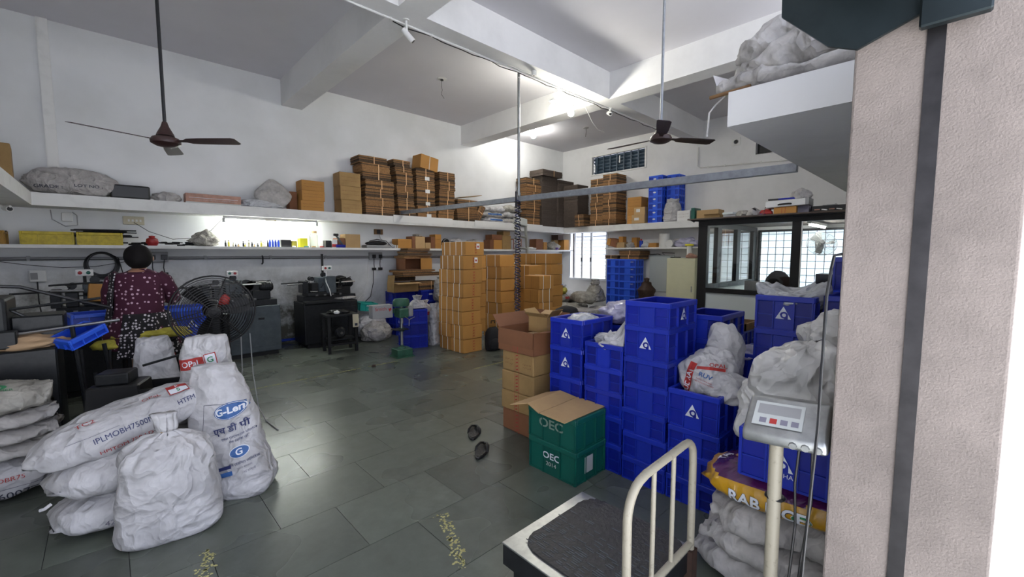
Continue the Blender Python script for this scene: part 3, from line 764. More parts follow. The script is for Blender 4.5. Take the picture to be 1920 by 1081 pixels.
for k, (r_, m_, ph) in enumerate(((.044, 'black_plastic', 0), (.034, 'navy_print', 2.6))):
    n_ = 420; pts = []
    for i in range(n_):
        u = i / (n_ - 1); pts.append((r_ * math.cos(u * 2 * PI * 23 + ph) - .02, r_ * math.sin(u * 2 * PI * 23 + ph), 1.62 - u * 1.62))
    B().tube(pts, .0065, 4).build('coil', m_, t, smooth=True)
B().tube([(-.0, 0, 1.4), (.02, 0, 1.75), (0, 0, 1.8)], .008, 6).build('hose_end', 'black_plastic', t)
t = thing('steel_rail', 'long grey steel rail spanning from the upper shelf to the loft', 'rail', (4.15, .96, 2.17))
b = B(); L_ = 6.5
b.add([(-.025, 0, 0), (.025, 0, 0), (.025, 0, .075), (-.025, 0, .075), (-.025, L_, .09), (.025, L_, .09), (.025, L_, .155), (-.025, L_, .155)], [(0, 1, 2, 3), (7, 6, 5, 4), (0, 4, 5, 1), (1, 5, 6, 2), (2, 6, 7, 3), (3, 7, 4, 0)])
b.build('rail_bar', 'galvanized', t, bevel=.004)
b.build  # rail is one bar
B().tube([(-.04, 3.27, .10), (-.04, 3.27, .17), (.04, 3.27, .17), (.04, 3.27, .10)], .006, 5).build('hanger', 'steel', t)
# conduit and cables under the main beam
t = thing('conduit', 'white conduit with black cables clipped under the main beam', 'conduit', (.8, 4.19, 3.92))
B().cyl((0, 0, 0), (7.2, 0, 0), .011, n=8).build('pipe', 'white_plastic', t)
r_ = random.Random(5)
B().tube([(i * .15, .02 + .012 * math.sin(i * 1.3), -.012 + .008 * math.sin(i * 2.1)) for i in range(10, 48)], .006, 5).build('cable', 'black_plastic', t)
B().tube([(2.9 + i * .12, -.04 + .01 * math.sin(i * 2), -.002) for i in range(14)], .004, 4).build('cable', 'white_plastic', t)
for i in range(14): B().box(.45 + i * .5, -.014, -.012, .47 + i * .5, .014, .012).build('clip', 'white_plastic', t)
t = thing('hanging_cable', 'slack white cable drooping below the main beam near the camera', 'cable', (5.9, 4.24, 3.9))
B().tube([(-.5, 0, 0), (-.2, .05, -.03), (.2, .2, -.16), (.6, .35, -.19), (1.0, .5, -.12)], .006, 5).build('cable', 'white_plastic', t)
t = thing('junction_box', 'small white round box under the main beam', 'box', (4.27, 4.06, 3.93))
B().lathe([(0, -.06), (.035, -.06), (.035, 0)], n=14).build('body', 'white_plastic', t, smooth=True); B().lathe([(0, -.065), (.012, -.06)], n=8).build('dot', 'black_plastic', t)
def cctv(label, loc, d, mount):
    t = thing('security_camera', label, 'camera', loc); d = Vector(d).normalized()
    B().cyl((0, 0, 0), mount, .012, n=8).build('bracket', 'white_plastic', t); B().cyl(mount, Vector(mount) + Vector((0, 0, .015)), .035, n=14).build('base', 'white_plastic', t)
    B().cyl(-d * .06, d * .09, .030, n=16).build('body', 'white_plastic', t, smooth=True); B().cyl(d * .088, d * .093, .022, n=14).build('lens', 'black_plastic', t)
    B().cyl(-d * .02 + Vector((0, 0, .028)), d * .11 + Vector((0, 0, .028)), .012, n=8).build('hood', 'white_plastic', t)
cctv('white bullet camera under the main beam, nearest the viewer', (2.42, 4.14, 3.80), (.6, -.3, -.7), (-.02, -.02, .12))
cctv('small white camera under the main beam near the cross beam', (6.22, 4.18, 3.84), (-.6, -.7, -.4), (.04, 0, .08))
cctv('white bullet camera below the upper shelf at the far left', (-.76, 7.25, 2.0), (.35, -1, -.12), (-.1, .05, .06))
def vent(name, label, loc, nrm):
    t = thing(name, label, 'vent', loc)
    mx = T() if nrm == 'y' else T(rz=-PI / 2)
    B().box(-.085, -.012, -.075, .085, 0, .075, mx=mx).build('plate', 'ivory_plastic' if nrm == 'y' else 'white_plastic', t, bevel=.003)
    b = B(); b.lathe([(0, -.02), (.03, -.02), (.034, -.012)], axis='y', n=14); b.v = [mx @ v for v in b.v]; b.build('opening', 'black_plastic', t)
    b = B(); b.lathe([(.034, -.012), (.04, -.026), (.046, -.012)], axis='y', n=14); b.v = [mx @ v for v in b.v]; b.build('ring', 'grey_plastic', t)
vent('exhaust_vent', 'square plate with a round hole high on the left wall', (3.93, 7.83, 3.27), 'y')
vent('exhaust_vent', 'white plate with a round hole high on the back wall', (9.44, 3.28, 3.78), 'x')
t = thing('wall_conduit', 'white L-shaped conduit on the back wall above the cabin', 'conduit', (9.42, 4.1, 3.4))
B().tube([(0, -.06, .4), (0, -.06, .0), (0, -.12, -.04), (0, -2.2, -.16)], .014, 6).build('pipe', 'white_plastic', t)
for i in range(6): B().box(-.02, -.3 - i * .34, -.07 - i * .018, .0, -.27 - i * .34, -.03 - i * .018).build('clip', 'white_plastic', t)

# ---- left wall fittings
t = thing('tube_light', 'bright tube light fixed under the upper shelf', 'light', (1.32, 7.50, 2.0))
B().box(-.04, -.03, .02, 1.28, .03, .06).build('fitting', 'white_plastic', t)
for x in (-.05, 1.26): B().box(x, -.025, -.03, x + .03, .025, .03).build('holder', 'grey_plastic', t)
B().cyl((-.02, 0, -.0), (1.26, 0, 0), .017, n=12).build('tube', 'lamp', t)
B().box(.50, -.035, .012, .66, -.03, .035).build('sticker', 'ivory_plastic', t)
t = thing('lamp_wire', 'thin grey wire sagging from the wall plate to the tube light', 'wire', (.3, 7.78, 1.93))
B().tube([(0, 0, 0), (.15, -.02, -.12), (.4, -.05, -.22), (.62, -.08, -.2), (.85, -.1, -.08), (1.0, -.12, .1)], .004, 5).build('wire', 'black_plastic', t)
t = thing('switch_plate', 'cream switch plate with a row of sockets on the left wall', 'switch', (.29, 7.83, 1.955))
B().box(-.10, -.03, -.055, .12, 0, .055).build('plate', 'ivory_plastic', t, bevel=.004)
for i in range(4): B().box(-.05 + i * .04, -.036, -.015, -.03 + i * .04, -.028, .015).build('switch', 'white_plastic', t)
t = thing('wall_socket', 'round white socket with looping cord on the left wall', 'socket', (-.33, 7.83, 1.97))
B().box(-.05, -.045, -.06, .05, 0, .05).build('body', 'white_plastic', t, bevel=.008); B().tube([(-.14, -.01, .08), (-.13, -.02, -.04), (-.02, -.03, -.12), (.09, -.03, -.1), (.09, -.03, .02), (.05, -.03, .06)], .005, 5).build('cord', 'grey_plastic', t)
t = thing('wall_pipe', 'long thin pipe running along the left wall under the low shelf', 'pipe', (-1.1, 7.80, 1.455))
B().cyl((0, 0, 0), (8.8, 0, 0), .012, n=8).build('pipe', 'grey_plastic', t); B().cyl((0, -.01, -.026), (8.8, -.01, -.03), .006, n=6).build('cable', 'black_plastic', t)
for i in range(10): B().box(.4 + i * .88, -.02, -.035, .43 + i * .88, .03, .02).build('clip', 'grey_plastic', t)
t = thing('cable_coil', 'black coil of cable hanging on the left wall', 'cable', (-.045, 7.79, 1.35))
for k in range(3): B().tube([((.17 - .012 * k) * math.cos(a * PI / 14) * .95, -.012 * k, (.17 - .012 * k) * math.sin(a * PI / 14) + .01 * k) for a in range(28)], .013, 6, closed=True).build('loop', 'black_plastic', t, smooth=True)
B().tube([(.05, 0, .17), (.16, 0, .1), (.2, -.02, -.12), (.30, -.03, -.2), (.36, -.06, -.2)], .007, 6).build('tail', 'black_plastic', t)
for (x, label, n_, two) in ((.50, 'grey double socket board behind the seated person', 2, True), (3.76, 'double socket board with plugs right of the second machine', 2, True)):
    t = thing('socket_board', label, 'socket', (x, 7.81, 1.46))
    B().box(-.12, -.05, -.07, .14, 0, .07).build('board', 'grey_plastic', t, bevel=.005)
    for i in range(n_):
        B().box(-.07 + i * .13, -.075, -.04, -.0 + i * .13, -.05, .03).build('plug', 'black_plastic', t, bevel=.005)
        B().tube([(-.035 + i * .13, -.06, -.03), (-.04 + i * .12, -.06, -.15), (-.03 + i * .12, -.05, -.22)], .007, 5).build('cord', 'black_plastic', t)
        B().box(-.07 + i * .13, -.07, -.27, .0 + i * .13, -.02, -.22).build('socket', 'black_plastic', t, bevel=.004)
t = thing('power_cord', 'pale cord looping down from the socket board to the second machine', 'cord', (3.72, 7.78, 1.2))
B().tube([(0, 0, 0), (-.02, -.02, -.25), (-.12, -.1, -.5), (-.35, -.25, -.62), (-.5, -.4, -.6)], .007, 6).build('cord', 'black_plastic', t); B().tube([(-.1, 0, .2), (-.13, -.02, -.15), (-.25, -.1, -.42), (-.45, -.3, -.52)], .004, 5).build('cord', 'white_plastic', t)
t = thing('wall_hook', 'small black hook on the pipe above the first machine', 'hook', (1.83, 7.78, 1.42))
B().tube([(0, 0, .05), (0, -.03, .03), (.0, -.02, -.06), (-.01, 0, -.08)], .012, 6).build('hook', 'black_plastic', t)
t = thing('wall_plate', 'cream socket plate with a black plug above the low shelf', 'socket', (3.86, 7.83, 1.93))
B().box(-.09, -.02, -.05, .09, 0, .05).build('plate', 'wood', t, bevel=.003); B().box(-.04, -.05, -.04, .03, -.02, .04).build('plug', 'black_plastic', t, bevel=.006)
B().tube([(0, -.03, -.03), (.02, -.05, -.13), (.09, -.1, -.2)], .006, 5).build('cord', 'grey_plastic', t)
t = thing('wall_switch', 'white switch box on the dirty wall behind the dark left machine', 'switch', (-.63, 7.83, 1.23))
B().box(-.06, -.05, -.07, .08, 0, .07).build('box', 'white_plastic', t, bevel=.006); B().box(-.05, -.06, -.04, .01, -.05, .04).build('rocker', 'grey_plastic', t)
B().tube([(0, -.02, -.06), (0, -.05, -.3), (.02, -.1, -.5)], .007, 5).build('cord', 'black_plastic', t)
t = thing('long_cable', 'thin black cable sagging along the left wall', 'cable', (-1.1, 7.76, 1.45))
B().tube([(0, 0, 0), (.4, -.02, -.08), (.7, -.02, -.12), (1.0, -.02, -.11), (1.3, -.02, -.05), (1.5, 0, -.02)], .004, 5).build('cable', 'black_plastic', t)
t = thing('floor_pipe', 'bright blue pipe along the foot of the left wall', 'pipe', (1.9, 7.79, .05))
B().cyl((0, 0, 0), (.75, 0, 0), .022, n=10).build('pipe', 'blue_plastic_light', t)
# ================================================================ PLASTIC CRATES
_cr = {}
def crate(label, loc, dx=.40, dy=.30, h=.21, m='blue_plastic', rz=0, group=None, logo=None, word=None, name='plastic_crate', txt=None, rot=None, marks=None, cat='crate', ribs='grid'):
    """footprint dx by dy, origin at the centre of the base"""
    key = (dx, dy, h, m, ribs)
    if key not in _cr:
        b = B(); t = .012; X, Y = dx / 2, dy / 2; i = .015
        b.box(-X + i, -Y + i, 0, X - i, Y - i, .008)
        b.box(-X + i, -Y + i, 0, -X + i + t, Y - i, h - .002); b.box(X - i - t, -Y + i, 0, X - i, Y - i, h - .002)
        b.box(-X + i + t, -Y + i, 0, X - i - t, -Y + i + t, h - .002); b.box(-X + i + t, Y - i - t, 0, X - i - t, Y - i, h - .002)
        body = b.build('body', m, None)
        b = B(); r = .0; z0, z1 = h - .034, h
        for (a0, b0, a1, b1) in ((-X, -Y, -X + .02, Y), (X - .02, -Y, X, Y), (-X + .02, -Y, X - .02, -Y + .02), (-X + .02, Y - .02, X - .02, Y)): b.box(a0, b0, z0, a1, b1, z1)
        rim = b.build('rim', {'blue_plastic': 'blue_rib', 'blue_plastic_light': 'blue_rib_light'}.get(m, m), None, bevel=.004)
        b = B()
        q = .004
        for s in (-1, 1):
            for p in (-.97, -.36, .36, .97):
                yy = p * (Y - .006); b.box(min(s * X, s * (X - i)), yy - .0035, .004, max(s * X, s * (X - i)) - 0, yy + .0035, h - .03)
                xx = p * (X - .006); b.box(xx - .0035, min(s * Y, s * (Y - i)), .004, xx + .0035, max(s * Y, s * (Y - i)), h - .03)
            if ribs == 'grid':
                for p0, p1 in ((-.97, -.36), (.36, .97)):
                    b.box(s * (X - i) - .007, p0 * Y, h * .42, s * (X - i) + .007, p1 * Y, h * .42 + .006)
                    b.box(p0 * X, s * (Y - i) - .007, h * .42, p1 * X, s * (Y - i) + .007, h * .42 + .006)
            b.box(s * (X - i) - .007, -Y + .01, .0, s * (X - i) + .007, Y - .01, .010); b.box(-X + .01, s * (Y - i) - .007, .0, X - .01, s * (Y - i) + .007, .010)
            b.box(s * (X - i) - .006, -.36 * Y, .01, s * (X - i) + .006, .36 * Y, h - .034)
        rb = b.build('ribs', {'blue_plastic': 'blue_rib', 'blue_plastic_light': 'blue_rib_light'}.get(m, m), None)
        _cr[key] = (body.data, rim.data, rb.data)
        for o in (body, rim, rb): bpy.data.objects.remove(o)
    t = thing(name, label, cat, loc, rz, group)
    if rot: t.rotation_euler = rot
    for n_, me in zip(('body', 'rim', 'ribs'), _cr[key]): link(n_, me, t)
    X, Y = dx / 2, dy / 2
    if logo in ('-x', 'both'): flat(t, 'emblem', logo_shapes(.075, 0, .0, word, bgm=m), (-X + .004, 0, h * .5), (0, -1, 0), (0, 0, 1), .002)
    if logo in ('-y', 'both'): flat(t, 'emblem', logo_shapes(.075, 0, .0, word, bgm=m), (0, -Y + .004, h * .5), (1, 0, 0), (0, 0, 1), .002)
    if txt:
        face, shapes = txt
        if face == '-x': flat(t, 'print', shapes, (-X + .004, 0, h * .5), (0, -1, 0), (0, 0, 1), .002)
        if face == '-y': flat(t, 'print', shapes, (0, -Y + .004, h * .5), (1, 0, 0), (0, 0, 1), .002)
    return t
def crate_stack(where, xf, y0, y1, hs, logos={}, group=None, dx=.40, zs=0, word=None, **kw):
    z = zs; out = []; n_ = len(hs); rr = random.Random(int(xf * 100 + y0 * 1000))
    for i, h in enumerate(hs):
        jx = rr.uniform(-.004, .004); jy = rr.uniform(-.004, .004)
        lb = f"{nth(i, n_)} blue plastic crate {where}"
        out.append(crate(lb, (xf + dx / 2 + jx, (y0 + y1) / 2 + jy, z), dx, y1 - y0, h, rz=R(rr.uniform(-.8, .8)), group=group, logo=logos.get(i), word=word if i in logos else None, **kw)); z += h
    return out
G1 = 'blue crates in the front stacks'
crate_stack('in the stack beside the brown cartons', 2.44, 1.835, 2.14, [.205, .206, .171, .224, .214], {3: '-x', 4: '-x'}, G1)
crate_stack('in the stack topped with white sheeting', 2.44, 1.505, 1.81, [.20, .193, .166, .161, .165], {}, G1)
crate_stack('in the tallest front stack', 2.44, 1.19, 1.495, [.160, .165, .160, .175, .170, .210, .160], {5: '-x', 6: '-y'}, G1)
crate_stack('under the red printed sack', 2.44, .875, 1.18, [.155, .155, .155, .225], {3: '-x'}, G1)
# pale stickers on two crates
for (x, y, z) in ((2.437, 1.87, .545), (2.437, 1.55, .665)):
    pass
G2 = 'blue crates in the second row'
crate_stack('behind the tallest front stack', 2.87, 1.03, 1.33, [.2, .2, .17, .19, .17, .165], {}, G2)
crate_stack('behind the stack beside the cartons', 3.0, 1.80, 2.12, [.2, .19, .17, .18, .18], {}, G2)
crate_stack('in the row behind the printed sack', 3.0, .72, 1.02, [.2, .2, .2, .25], {}, G2)
G3 = 'blue crates stacked by the pillar'
crate_stack('in the high film-lined stack', 2.9, .553, .862, [.21, .21, .21, .21, .205, .205], {5: '-x', 4: None}, G3)
crate_stack('in the stack nearest the pillar', 3.02, .235, .535, [.21, .21, .21, .21, .205, .215], {}, G3)
crate_stack('in the rearmost tall stack', 3.46, .26, .57, [.21, .21, .21, .21, .21, .21, .22], {}, G3)
t = crate('blue crate printed with a white emblem and word, resting on the rice sack', (2.10, .445, .567), .40, .32, .21, rz=R(1), logo='-x', word='RACHA')
# green crates with board on top
def oec(sz, second=None, m='white_print'):
    s = [words('OEC', sz, m, 0, .02, 1.25, .02)]
    if second: s.append(words(second, sz * .62, 'grey_white_print', 0, -.035, 1.2, .01))
    return s
t = crate('lower green plastic crate lettered OEC 2014 with a pale sticker', (2.27, 1.825, 0), .34, .42, .225, 'green_plastic', txt=('-x', oec(.062, '2014')), ribs='plain')
flat(t, 'sticker', [rect(-.05, -.06, .04, .05, 'grey_white_print')], (-.02, -.21 + .004, .12), (1, 0, 0), (0, 0, 1))
t = crate('upper green plastic crate lettered OEC, covered by a flattened carton', (2.27, 1.83, .225), .34, .42, .215, 'green_plastic', txt=('-x', oec(.085, None, 'dull_print')), ribs='plain')
t = thing('cardboard_sheet', 'flattened tan carton sheet lying on the green crates', 'cardboard', (2.25, 1.85, .442), R(2))
b = B(); b.add([(-.24, -.20, .0), (.20, -.215, .0), (.21, .02, .006), (-.23, .015, .006), (-.24, -.20, .005), (.20, -.215, .005), (.21, .02, .011), (-.23, .015, .011)], [(3, 2, 1, 0), (4, 5, 6, 7), (0, 1, 5, 4), (1, 2, 6, 5), (2, 3, 7, 6), (3, 0, 4, 7)]); b.build('flap', 'kraft_pale', t)
b = B(); b.add([(-.235, .02, .006), (.20, .025, .006), (.18, .16, .03), (-.20, .15, .032), (-.235, .02, .011), (.20, .025, .011), (.18, .16, .035), (-.20, .15, .037)], [(3, 2, 1, 0), (4, 5, 6, 7), (0, 1, 5, 4), (1, 2, 6, 5), (2, 3, 7, 6), (3, 0, 4, 7)]); b.build('flap', 'kraft_pale', t)
b = B(); b.add([(-.20, .15, .032), (.18, .16, .03), (.14, .27, .0), (-.26, .26, .01), (-.20, .15, .037), (.18, .16, .035), (.14, .27, .005), (-.26, .26, .015)], [(3, 2, 1, 0), (4, 5, 6, 7), (0, 1, 5, 4), (1, 2, 6, 5), (2, 3, 7, 6), (3, 0, 4, 7)]); b.build('flap', 'kraft_pale', t)
# crates by the cabin with wooden tray
for i, (h, m, c) in enumerate(((.22, 'green_plastic', 'green'), (.22, 'green_plastic', 'green'), (.22, 'blue_plastic', 'blue'))):
    crate(f'{nth(i, 3)} {c} crate under the wooden tray before the cabin', (5.2, 1.73, i * .22), .4, .3, .22, m, group='crates under the tray')
t = thing('wooden_tray', 'brown divided wooden tray on crates in front of the cabin', 'tray', (5.2, 1.72, .66))
b = B()
for q in ((-.2, -.16, 0, .2, .16, .01), (-.2, -.16, 0, -.185, .16, .08), (.185, -.16, 0, .2, .16, .08), (-.2, -.16, 0, .2, -.145, .08), (-.2, .145, 0, .2, .16, .08), (-.2, -.01, 0, .2, .005, .07), (-.01, -.16, 0, .005, .16, .07)): b.box(*q)
b.build('tray', 'wood', t)
# far back wall crates
z = 0
for col, (ya, yb) in enumerate(((5.62, 5.97), (5.16, 5.60))):
    for i in range(8):
        hh = .1725
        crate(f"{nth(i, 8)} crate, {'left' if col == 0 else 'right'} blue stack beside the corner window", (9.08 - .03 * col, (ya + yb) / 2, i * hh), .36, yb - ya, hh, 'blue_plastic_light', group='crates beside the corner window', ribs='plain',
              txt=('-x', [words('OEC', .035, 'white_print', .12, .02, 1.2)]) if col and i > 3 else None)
for i in range(7):
    hh = .148
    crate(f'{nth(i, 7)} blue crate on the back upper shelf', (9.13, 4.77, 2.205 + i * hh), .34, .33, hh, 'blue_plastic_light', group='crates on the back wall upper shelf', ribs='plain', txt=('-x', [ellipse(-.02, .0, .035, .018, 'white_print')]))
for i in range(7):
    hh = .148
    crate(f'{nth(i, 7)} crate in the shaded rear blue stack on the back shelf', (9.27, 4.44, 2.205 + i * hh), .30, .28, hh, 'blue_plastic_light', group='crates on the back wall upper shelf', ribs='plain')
# centre, by the drill press
for i in range(3):
    crate(f'{nth(i, 3)} blue crate behind the drill press', (3.555, 6.075, i * .207), .40, .34, .207, rz=R(-17), group='crates behind the drill press')
for i in range(4):
    crate(f'{nth(i, 4)} blue crate under the open tan carton', (4.0, 7.28, i * .2), .40, .40, .2, 'blue_plastic', group='crates near the left wall', ribs='plain')
    crate(f'{nth(i, 4)} blue crate under the strapped flat cartons', (4.45, 7.1, i * .205), .42, .36, .205, 'blue_plastic', group='crates near the left wall', ribs='plain', txt=('-y', [rect(-.04, .01, .04, .04, 'white_print')]) if i == 3 else None)
# left side by the machines
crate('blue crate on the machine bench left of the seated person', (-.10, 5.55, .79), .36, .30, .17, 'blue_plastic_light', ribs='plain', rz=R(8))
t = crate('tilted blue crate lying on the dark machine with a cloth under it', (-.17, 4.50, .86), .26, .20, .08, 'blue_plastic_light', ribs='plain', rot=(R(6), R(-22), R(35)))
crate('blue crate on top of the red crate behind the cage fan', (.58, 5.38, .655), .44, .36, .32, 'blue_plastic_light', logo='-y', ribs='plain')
crate('red crate at the floor behind the cage fan', (.58, 5.38, .33), .44, .36, .325, 'red_plastic', ribs='plain')
crate('lower dark blue crate hidden under the red crate', (.58, 5.38, 0), .44, .36, .33, 'blue_plastic', ribs='plain')
crate('small tilted teal crate on the white sacks by the wall', (3.32, 7.27, .50), .32, .26, .14, 'teal_plastic', ribs='plain', rot=(R(3), R(6), R(-4)), txt=('-y', oec(.04, '2014')))
YL = [('orange shallow crate at the left end of the low shelf', -.99, .34, 'orange_plastic'), ('middle yellow crate of metal rods on the low shelf', -.49, .44, 'yellow_plastic'), ('right yellow crate of metal rods on the low shelf', -.04, .42, 'yellow_plastic')]
for lb, x, w, m in YL:
    crate(lb, (x, 7.60, 1.612), w, .30, .155, m, ribs='plain')
rr = random.Random(8)
for k, (lb, x) in enumerate((('scrap metal offcuts heaped in the orange crate', -.99), ('metal offcuts heaped in the middle yellow crate', -.49), ('thin metal rods laid across the right yellow crate', -.04))):
    t = thing('metal_scrap', lb, 'scrap', (x, 7.58, 1.70)); b = B()
    for i in range(14):
        a = rr.uniform(-.5, .5) if k < 2 else rr.uniform(-.12, .12); L_ = rr.uniform(.05, .14) if k < 2 else rr.uniform(.15, .3); cx = rr.uniform(-.08, .08); z = rr.uniform(.0, .06 if k < 2 else .11)
        b.cyl((cx - L_ * math.cos(a), rr.uniform(-.08, .08), z), (cx + L_ * math.cos(a), rr.uniform(-.08, .08), z + .02 * math.sin(a * 3)), rr.uniform(.005, .012), n=6)
    tag(b.build('offcuts', 'dark_steel', t), kind='stuff')

# ================================================================ CARTONS
def print_marks(o, dx, dz, seed, m='red_print', y=0):
    """red printed column of marks on the face y=0"""
    r = random.Random(seed); sh = []
    sh.append(rect(dx * .50, dz * .02, dx * .505, dz * .98, m)); sh.append(rect(dx * .60, dz * .02, dx * .605, dz * .98, m))
    for i in range(4):
        zz = dz * (.15 + .2 * i); sh.append(poly([(dx * .52, zz), (dx * .585, zz + .006), (dx * .58, zz + .02), (dx * .55, zz + .012), (dx * .53, zz + .024)], m))
    return flat(o, 'print', sh, (0, y, 0), (1, 0, 0), (0, 0, 1))
def face_x(o, shapes, y, z, x=0):   # print on the -x face
    return flat(o, 'print', shapes, (x, y, z), (0, -1, 0), (0, 0, 1))
GS = 'strapped cartons in the tall stacks'
rr = random.Random(3)
def strapped(label, x, y, z, dx, dy, dz, straps, m='kraft', marks=None, group=GS, rz=0):
    t = thing('strapped_carton', label, 'carton', (x, y, z), rz, group)
    b = B().box(0, 0, .0, dx, dy, dz - .005); o = b.build('box', m, t, bevel=.007, seg=2)
    for ax, p in straps:
        s = B(); w = .006; q = .0022
        if ax == 'y': s.box(-q, p - w, .001, 0, p + w, dz); s.box(-q, p - w, dz - .001, dx, p + w, dz + .001)
        else: s.box(p - w, -q, .001, p + w, 0, dz); s.box(p - w, -q, dz - .001, p + w, dy, dz + .001)
        s.build('strap', 'strap', t)
    if marks: print_marks(t, dx, dz, marks)
    t.rotation_euler.z = R(rr.uniform(-2.2, 2.2)); t.location.x += rr.uniform(-.008, .008)
    return t
for i in range(8):
    z = i * .2112; sh = (-.02 + .006 * (i - 4)) if i < 7 else .03
    sh = [-.005, -.02, -.02, -.01, 0, .008, .012, .045][i]
    t = strapped(f'{nth(i, 8)} carton, front corner of the tall stack', 3.83 + sh, 5.08 + rr.uniform(-.01, .01), z, .36, .31, .2112, [('y', .09), ('y', .235)], marks=i + 1)
    if i >= 6: flat(t, 'label', [rect(.21, .10, .27, .18, 'paper'), rect(.225, .12, .255, .15, 'red_print')], (0, 0, 0), (1, 0, 0), (0, 0, 1), .003)
    strapped(f'{nth(i, 8)} carton at the rear of the tall stack', 3.83 + sh * 1.2 - .0, 5.395, z, .36, .31, .2112, [('y', .09), ('y', .235)])
    if 0 < i < 7: strapped(f'{nth(i, 8)} carton tucked behind the tall stack', 4.20, 5.42, z, .36, .31, .2112, [('y', .1), ('y', .22)])
for i in range(7):
    strapped(f'{nth(i, 7)} carton of the stack behind the corner stack', 4.98 - .004 * i, 5.50 - .01 * (i % 3), i * .213, .34, .48, .213, [('y', .13), ('y', .36)], m='kraft')
for i in range(6):
    strapped(f'{nth(i, 6)} carton of the stack beside the coiled hose', 5.62, 5.44, i * .215, .36, .44, .215, [('y', .12), ('y', .32)])
for i in range(7):
    strapped(f'{nth(i, 7)} carton in the left half of the farthest stack', 6.5, 6.25, i * .216, .36, .56, .216, [('y', .14), ('y', .42)])
    strapped(f'{nth(i, 7)} carton in the right half of the farthest stack', 6.5, 5.68, i * .216, .36, .55, .216, [('y', .14), ('y', .42)])
for i in range(5):
    t = strapped(f'{nth(i, 5)} carton of the short stack nearest the corner window', 5.2, 4.80 + .006 * (i % 2), i * .228, .36, .36, .228, [('x', .10), ('x', .27)])
    face_x(t, [rect(-.19, .01, -.185, .2, 'brown_print'), rect(-.15, .01, -.147, .2, 'brown_print')], 0, 0)
# brown cartons beside the crates
zz = 0
for i, (h, m, dx_, nm) in enumerate(((.185, 'kraft_brown', .0, 'dark reddish carton at the foot of the brown stack beside the crates'), (.160, 'kraft_tan', .0, 'tan carton second from the floor in the brown stack'), (.172, 'kraft_tan', .0, 'tan carton in the middle of the brown stack'), (.175, 'kraft_tan', -.0, 'bulging tan carton just under the open dark carton'))):
    t = thing('brown_carton', nm, 'carton', (2.41 + (.006 if i == 2 else 0), 2.285, zz), R(rr.uniform(-2, 2)), 'brown cartons beside the crates')
    b = B().box(0, 0, .002, .36, .375, h); o = b.build('box', m, t, bevel=.010, seg=2)
    sh = [rect(-.17, .0, -.166, h, 'red_print'), rect(-.215, 0, -.212, h, 'red_print')]
    for j in range(5): sh.append(poly([(-.205, h * (.12 + .17 * j)), (-.178, h * (.12 + .17 * j) + .006), (-.18, h * (.12 + .17 * j) + .016), (-.2, h * (.12 + .17 * j) + .01)], 'red_print'))
    if i == 3: sh += [scribble(rr, -.12, .05, -.03, .1, 'brown_print', 2), scribble(rr, -.33, .05, -.24, .12, 'brown_print', 2)]
    face_x(t, sh, 0, 0); zz += h
t = thing('open_carton', 'open dark brown carton with raised flaps, topping the brown stack', 'carton', (2.39, 2.265, .692), R(-1))
o = open_box('box', .40, .42, .185, 'kraft_brown', {'-x': 178, '+x': 20, '+y': 40, '-y': 80}, 'kraft_brown', t, fl=.13)
b = B(); b.box(.05, .02, .12, .38, .30, .125); b.build('inner_flap', 'kraft_inside', t)
face_x(t, [rect(-.185, 0, -.18, .18, 'red_print'), rect(-.235, 0, -.232, .18, 'red_print'), rect(-.212, 0, -.209, .18, 'red_print')], 0, 0)
t = thing('small_open_carton', 'small open carton with flaps sitting inside the dark open carton', 'carton', (2.56, 2.275, .855), R(6))
open_box('box', .16, .19, .13, 'kraft_tan', {'-x': 60, '+x': 70, '+y': 50, '-y': 40}, 'kraft_pale', t, fl=.075)
# cartons on shelves: (name label, x, y, z, dx, dy, dz, material, writing)
def shelf_carton(label, x, y, z, dx, dy, dz, m='kraft', group=None, rz=0, write=0, lab=None, side='y', name='carton', straps=None, rot=None):
    t = thing(name, label, 'carton', (x, y, z), rz, group)
    if rot: t.rotation_euler = rot
    B().box(0, 0, .001, dx, dy, dz - .0005).build('box', m, t, bevel=.004)
    if write:
        sh = [scribble(random.Random(write), .03, dz * .25, dx * .9 if side == 'y' else dy * .9, dz * .8, 'brown_print', 2)]
        if side == 'y': flat(t, 'writing', sh, (0, 0, 0), (1, 0, 0), (0, 0, 1))
        else: flat(t, 'writing', sh, (0, dy, 0), (0, -1, 0), (0, 0, 1))
    if lab:
        if side == 'y': flat(t, 'label', [rect(*lab, 'paper')], (0, 0, 0), (1, 0, 0), (0, 0, 1), .002)
        else: flat(t, 'label', [rect(*lab, 'paper')], (0, dy, 0), (0, -1, 0), (0, 0, 1), .002)
    for ax, p in (straps or []):
        s = B()
        if ax == 'x': s.box(p - .006, -.002, .001, p + .006, 0, dz)
        else: s.box(-.002, p - .006, .001, 0, p + .006, dz)
        s.build('strap', 'strap', t)
    return t
SZ = 2.21
for i in range(3):
    shelf_carton(f'{nth(i, 3)} orange carton with scribbled writing beside the dusty bag', 2.36 - .02 * (i == 0), 7.43, SZ + i * .165, .36, .28, .165, 'kraft', 'orange cartons on the upper shelf', R(-2 + i), write=i + 5)
    shelf_carton(f'{nth(i, 3)} tan carton in the pile of three left of the board stacks', 3.0 - .01 * i, 7.43, SZ + i * .235, .37, .30, .235, 'kraft_tan', 'tan cartons on the upper shelf', R(1 - i), write=i + 15)
shelf_carton('small brown carton half hidden behind the orange ones', 2.22, 7.6, SZ, .12, .18, .31, 'kraft_brown')
shelf_carton('big worn carton at the far left end of the upper shelf', -1.05, 6.75, SZ, .40, .35, .42, 'kraft_tan', rz=R(4))
shelf_carton('tilted strapped carton on top of the labelled board stack', 4.56, 7.40, 3.20, .42, .30, .27, 'kraft', rz=R(3), straps=[('x', .21)], rot=(0, R(7), R(3)))
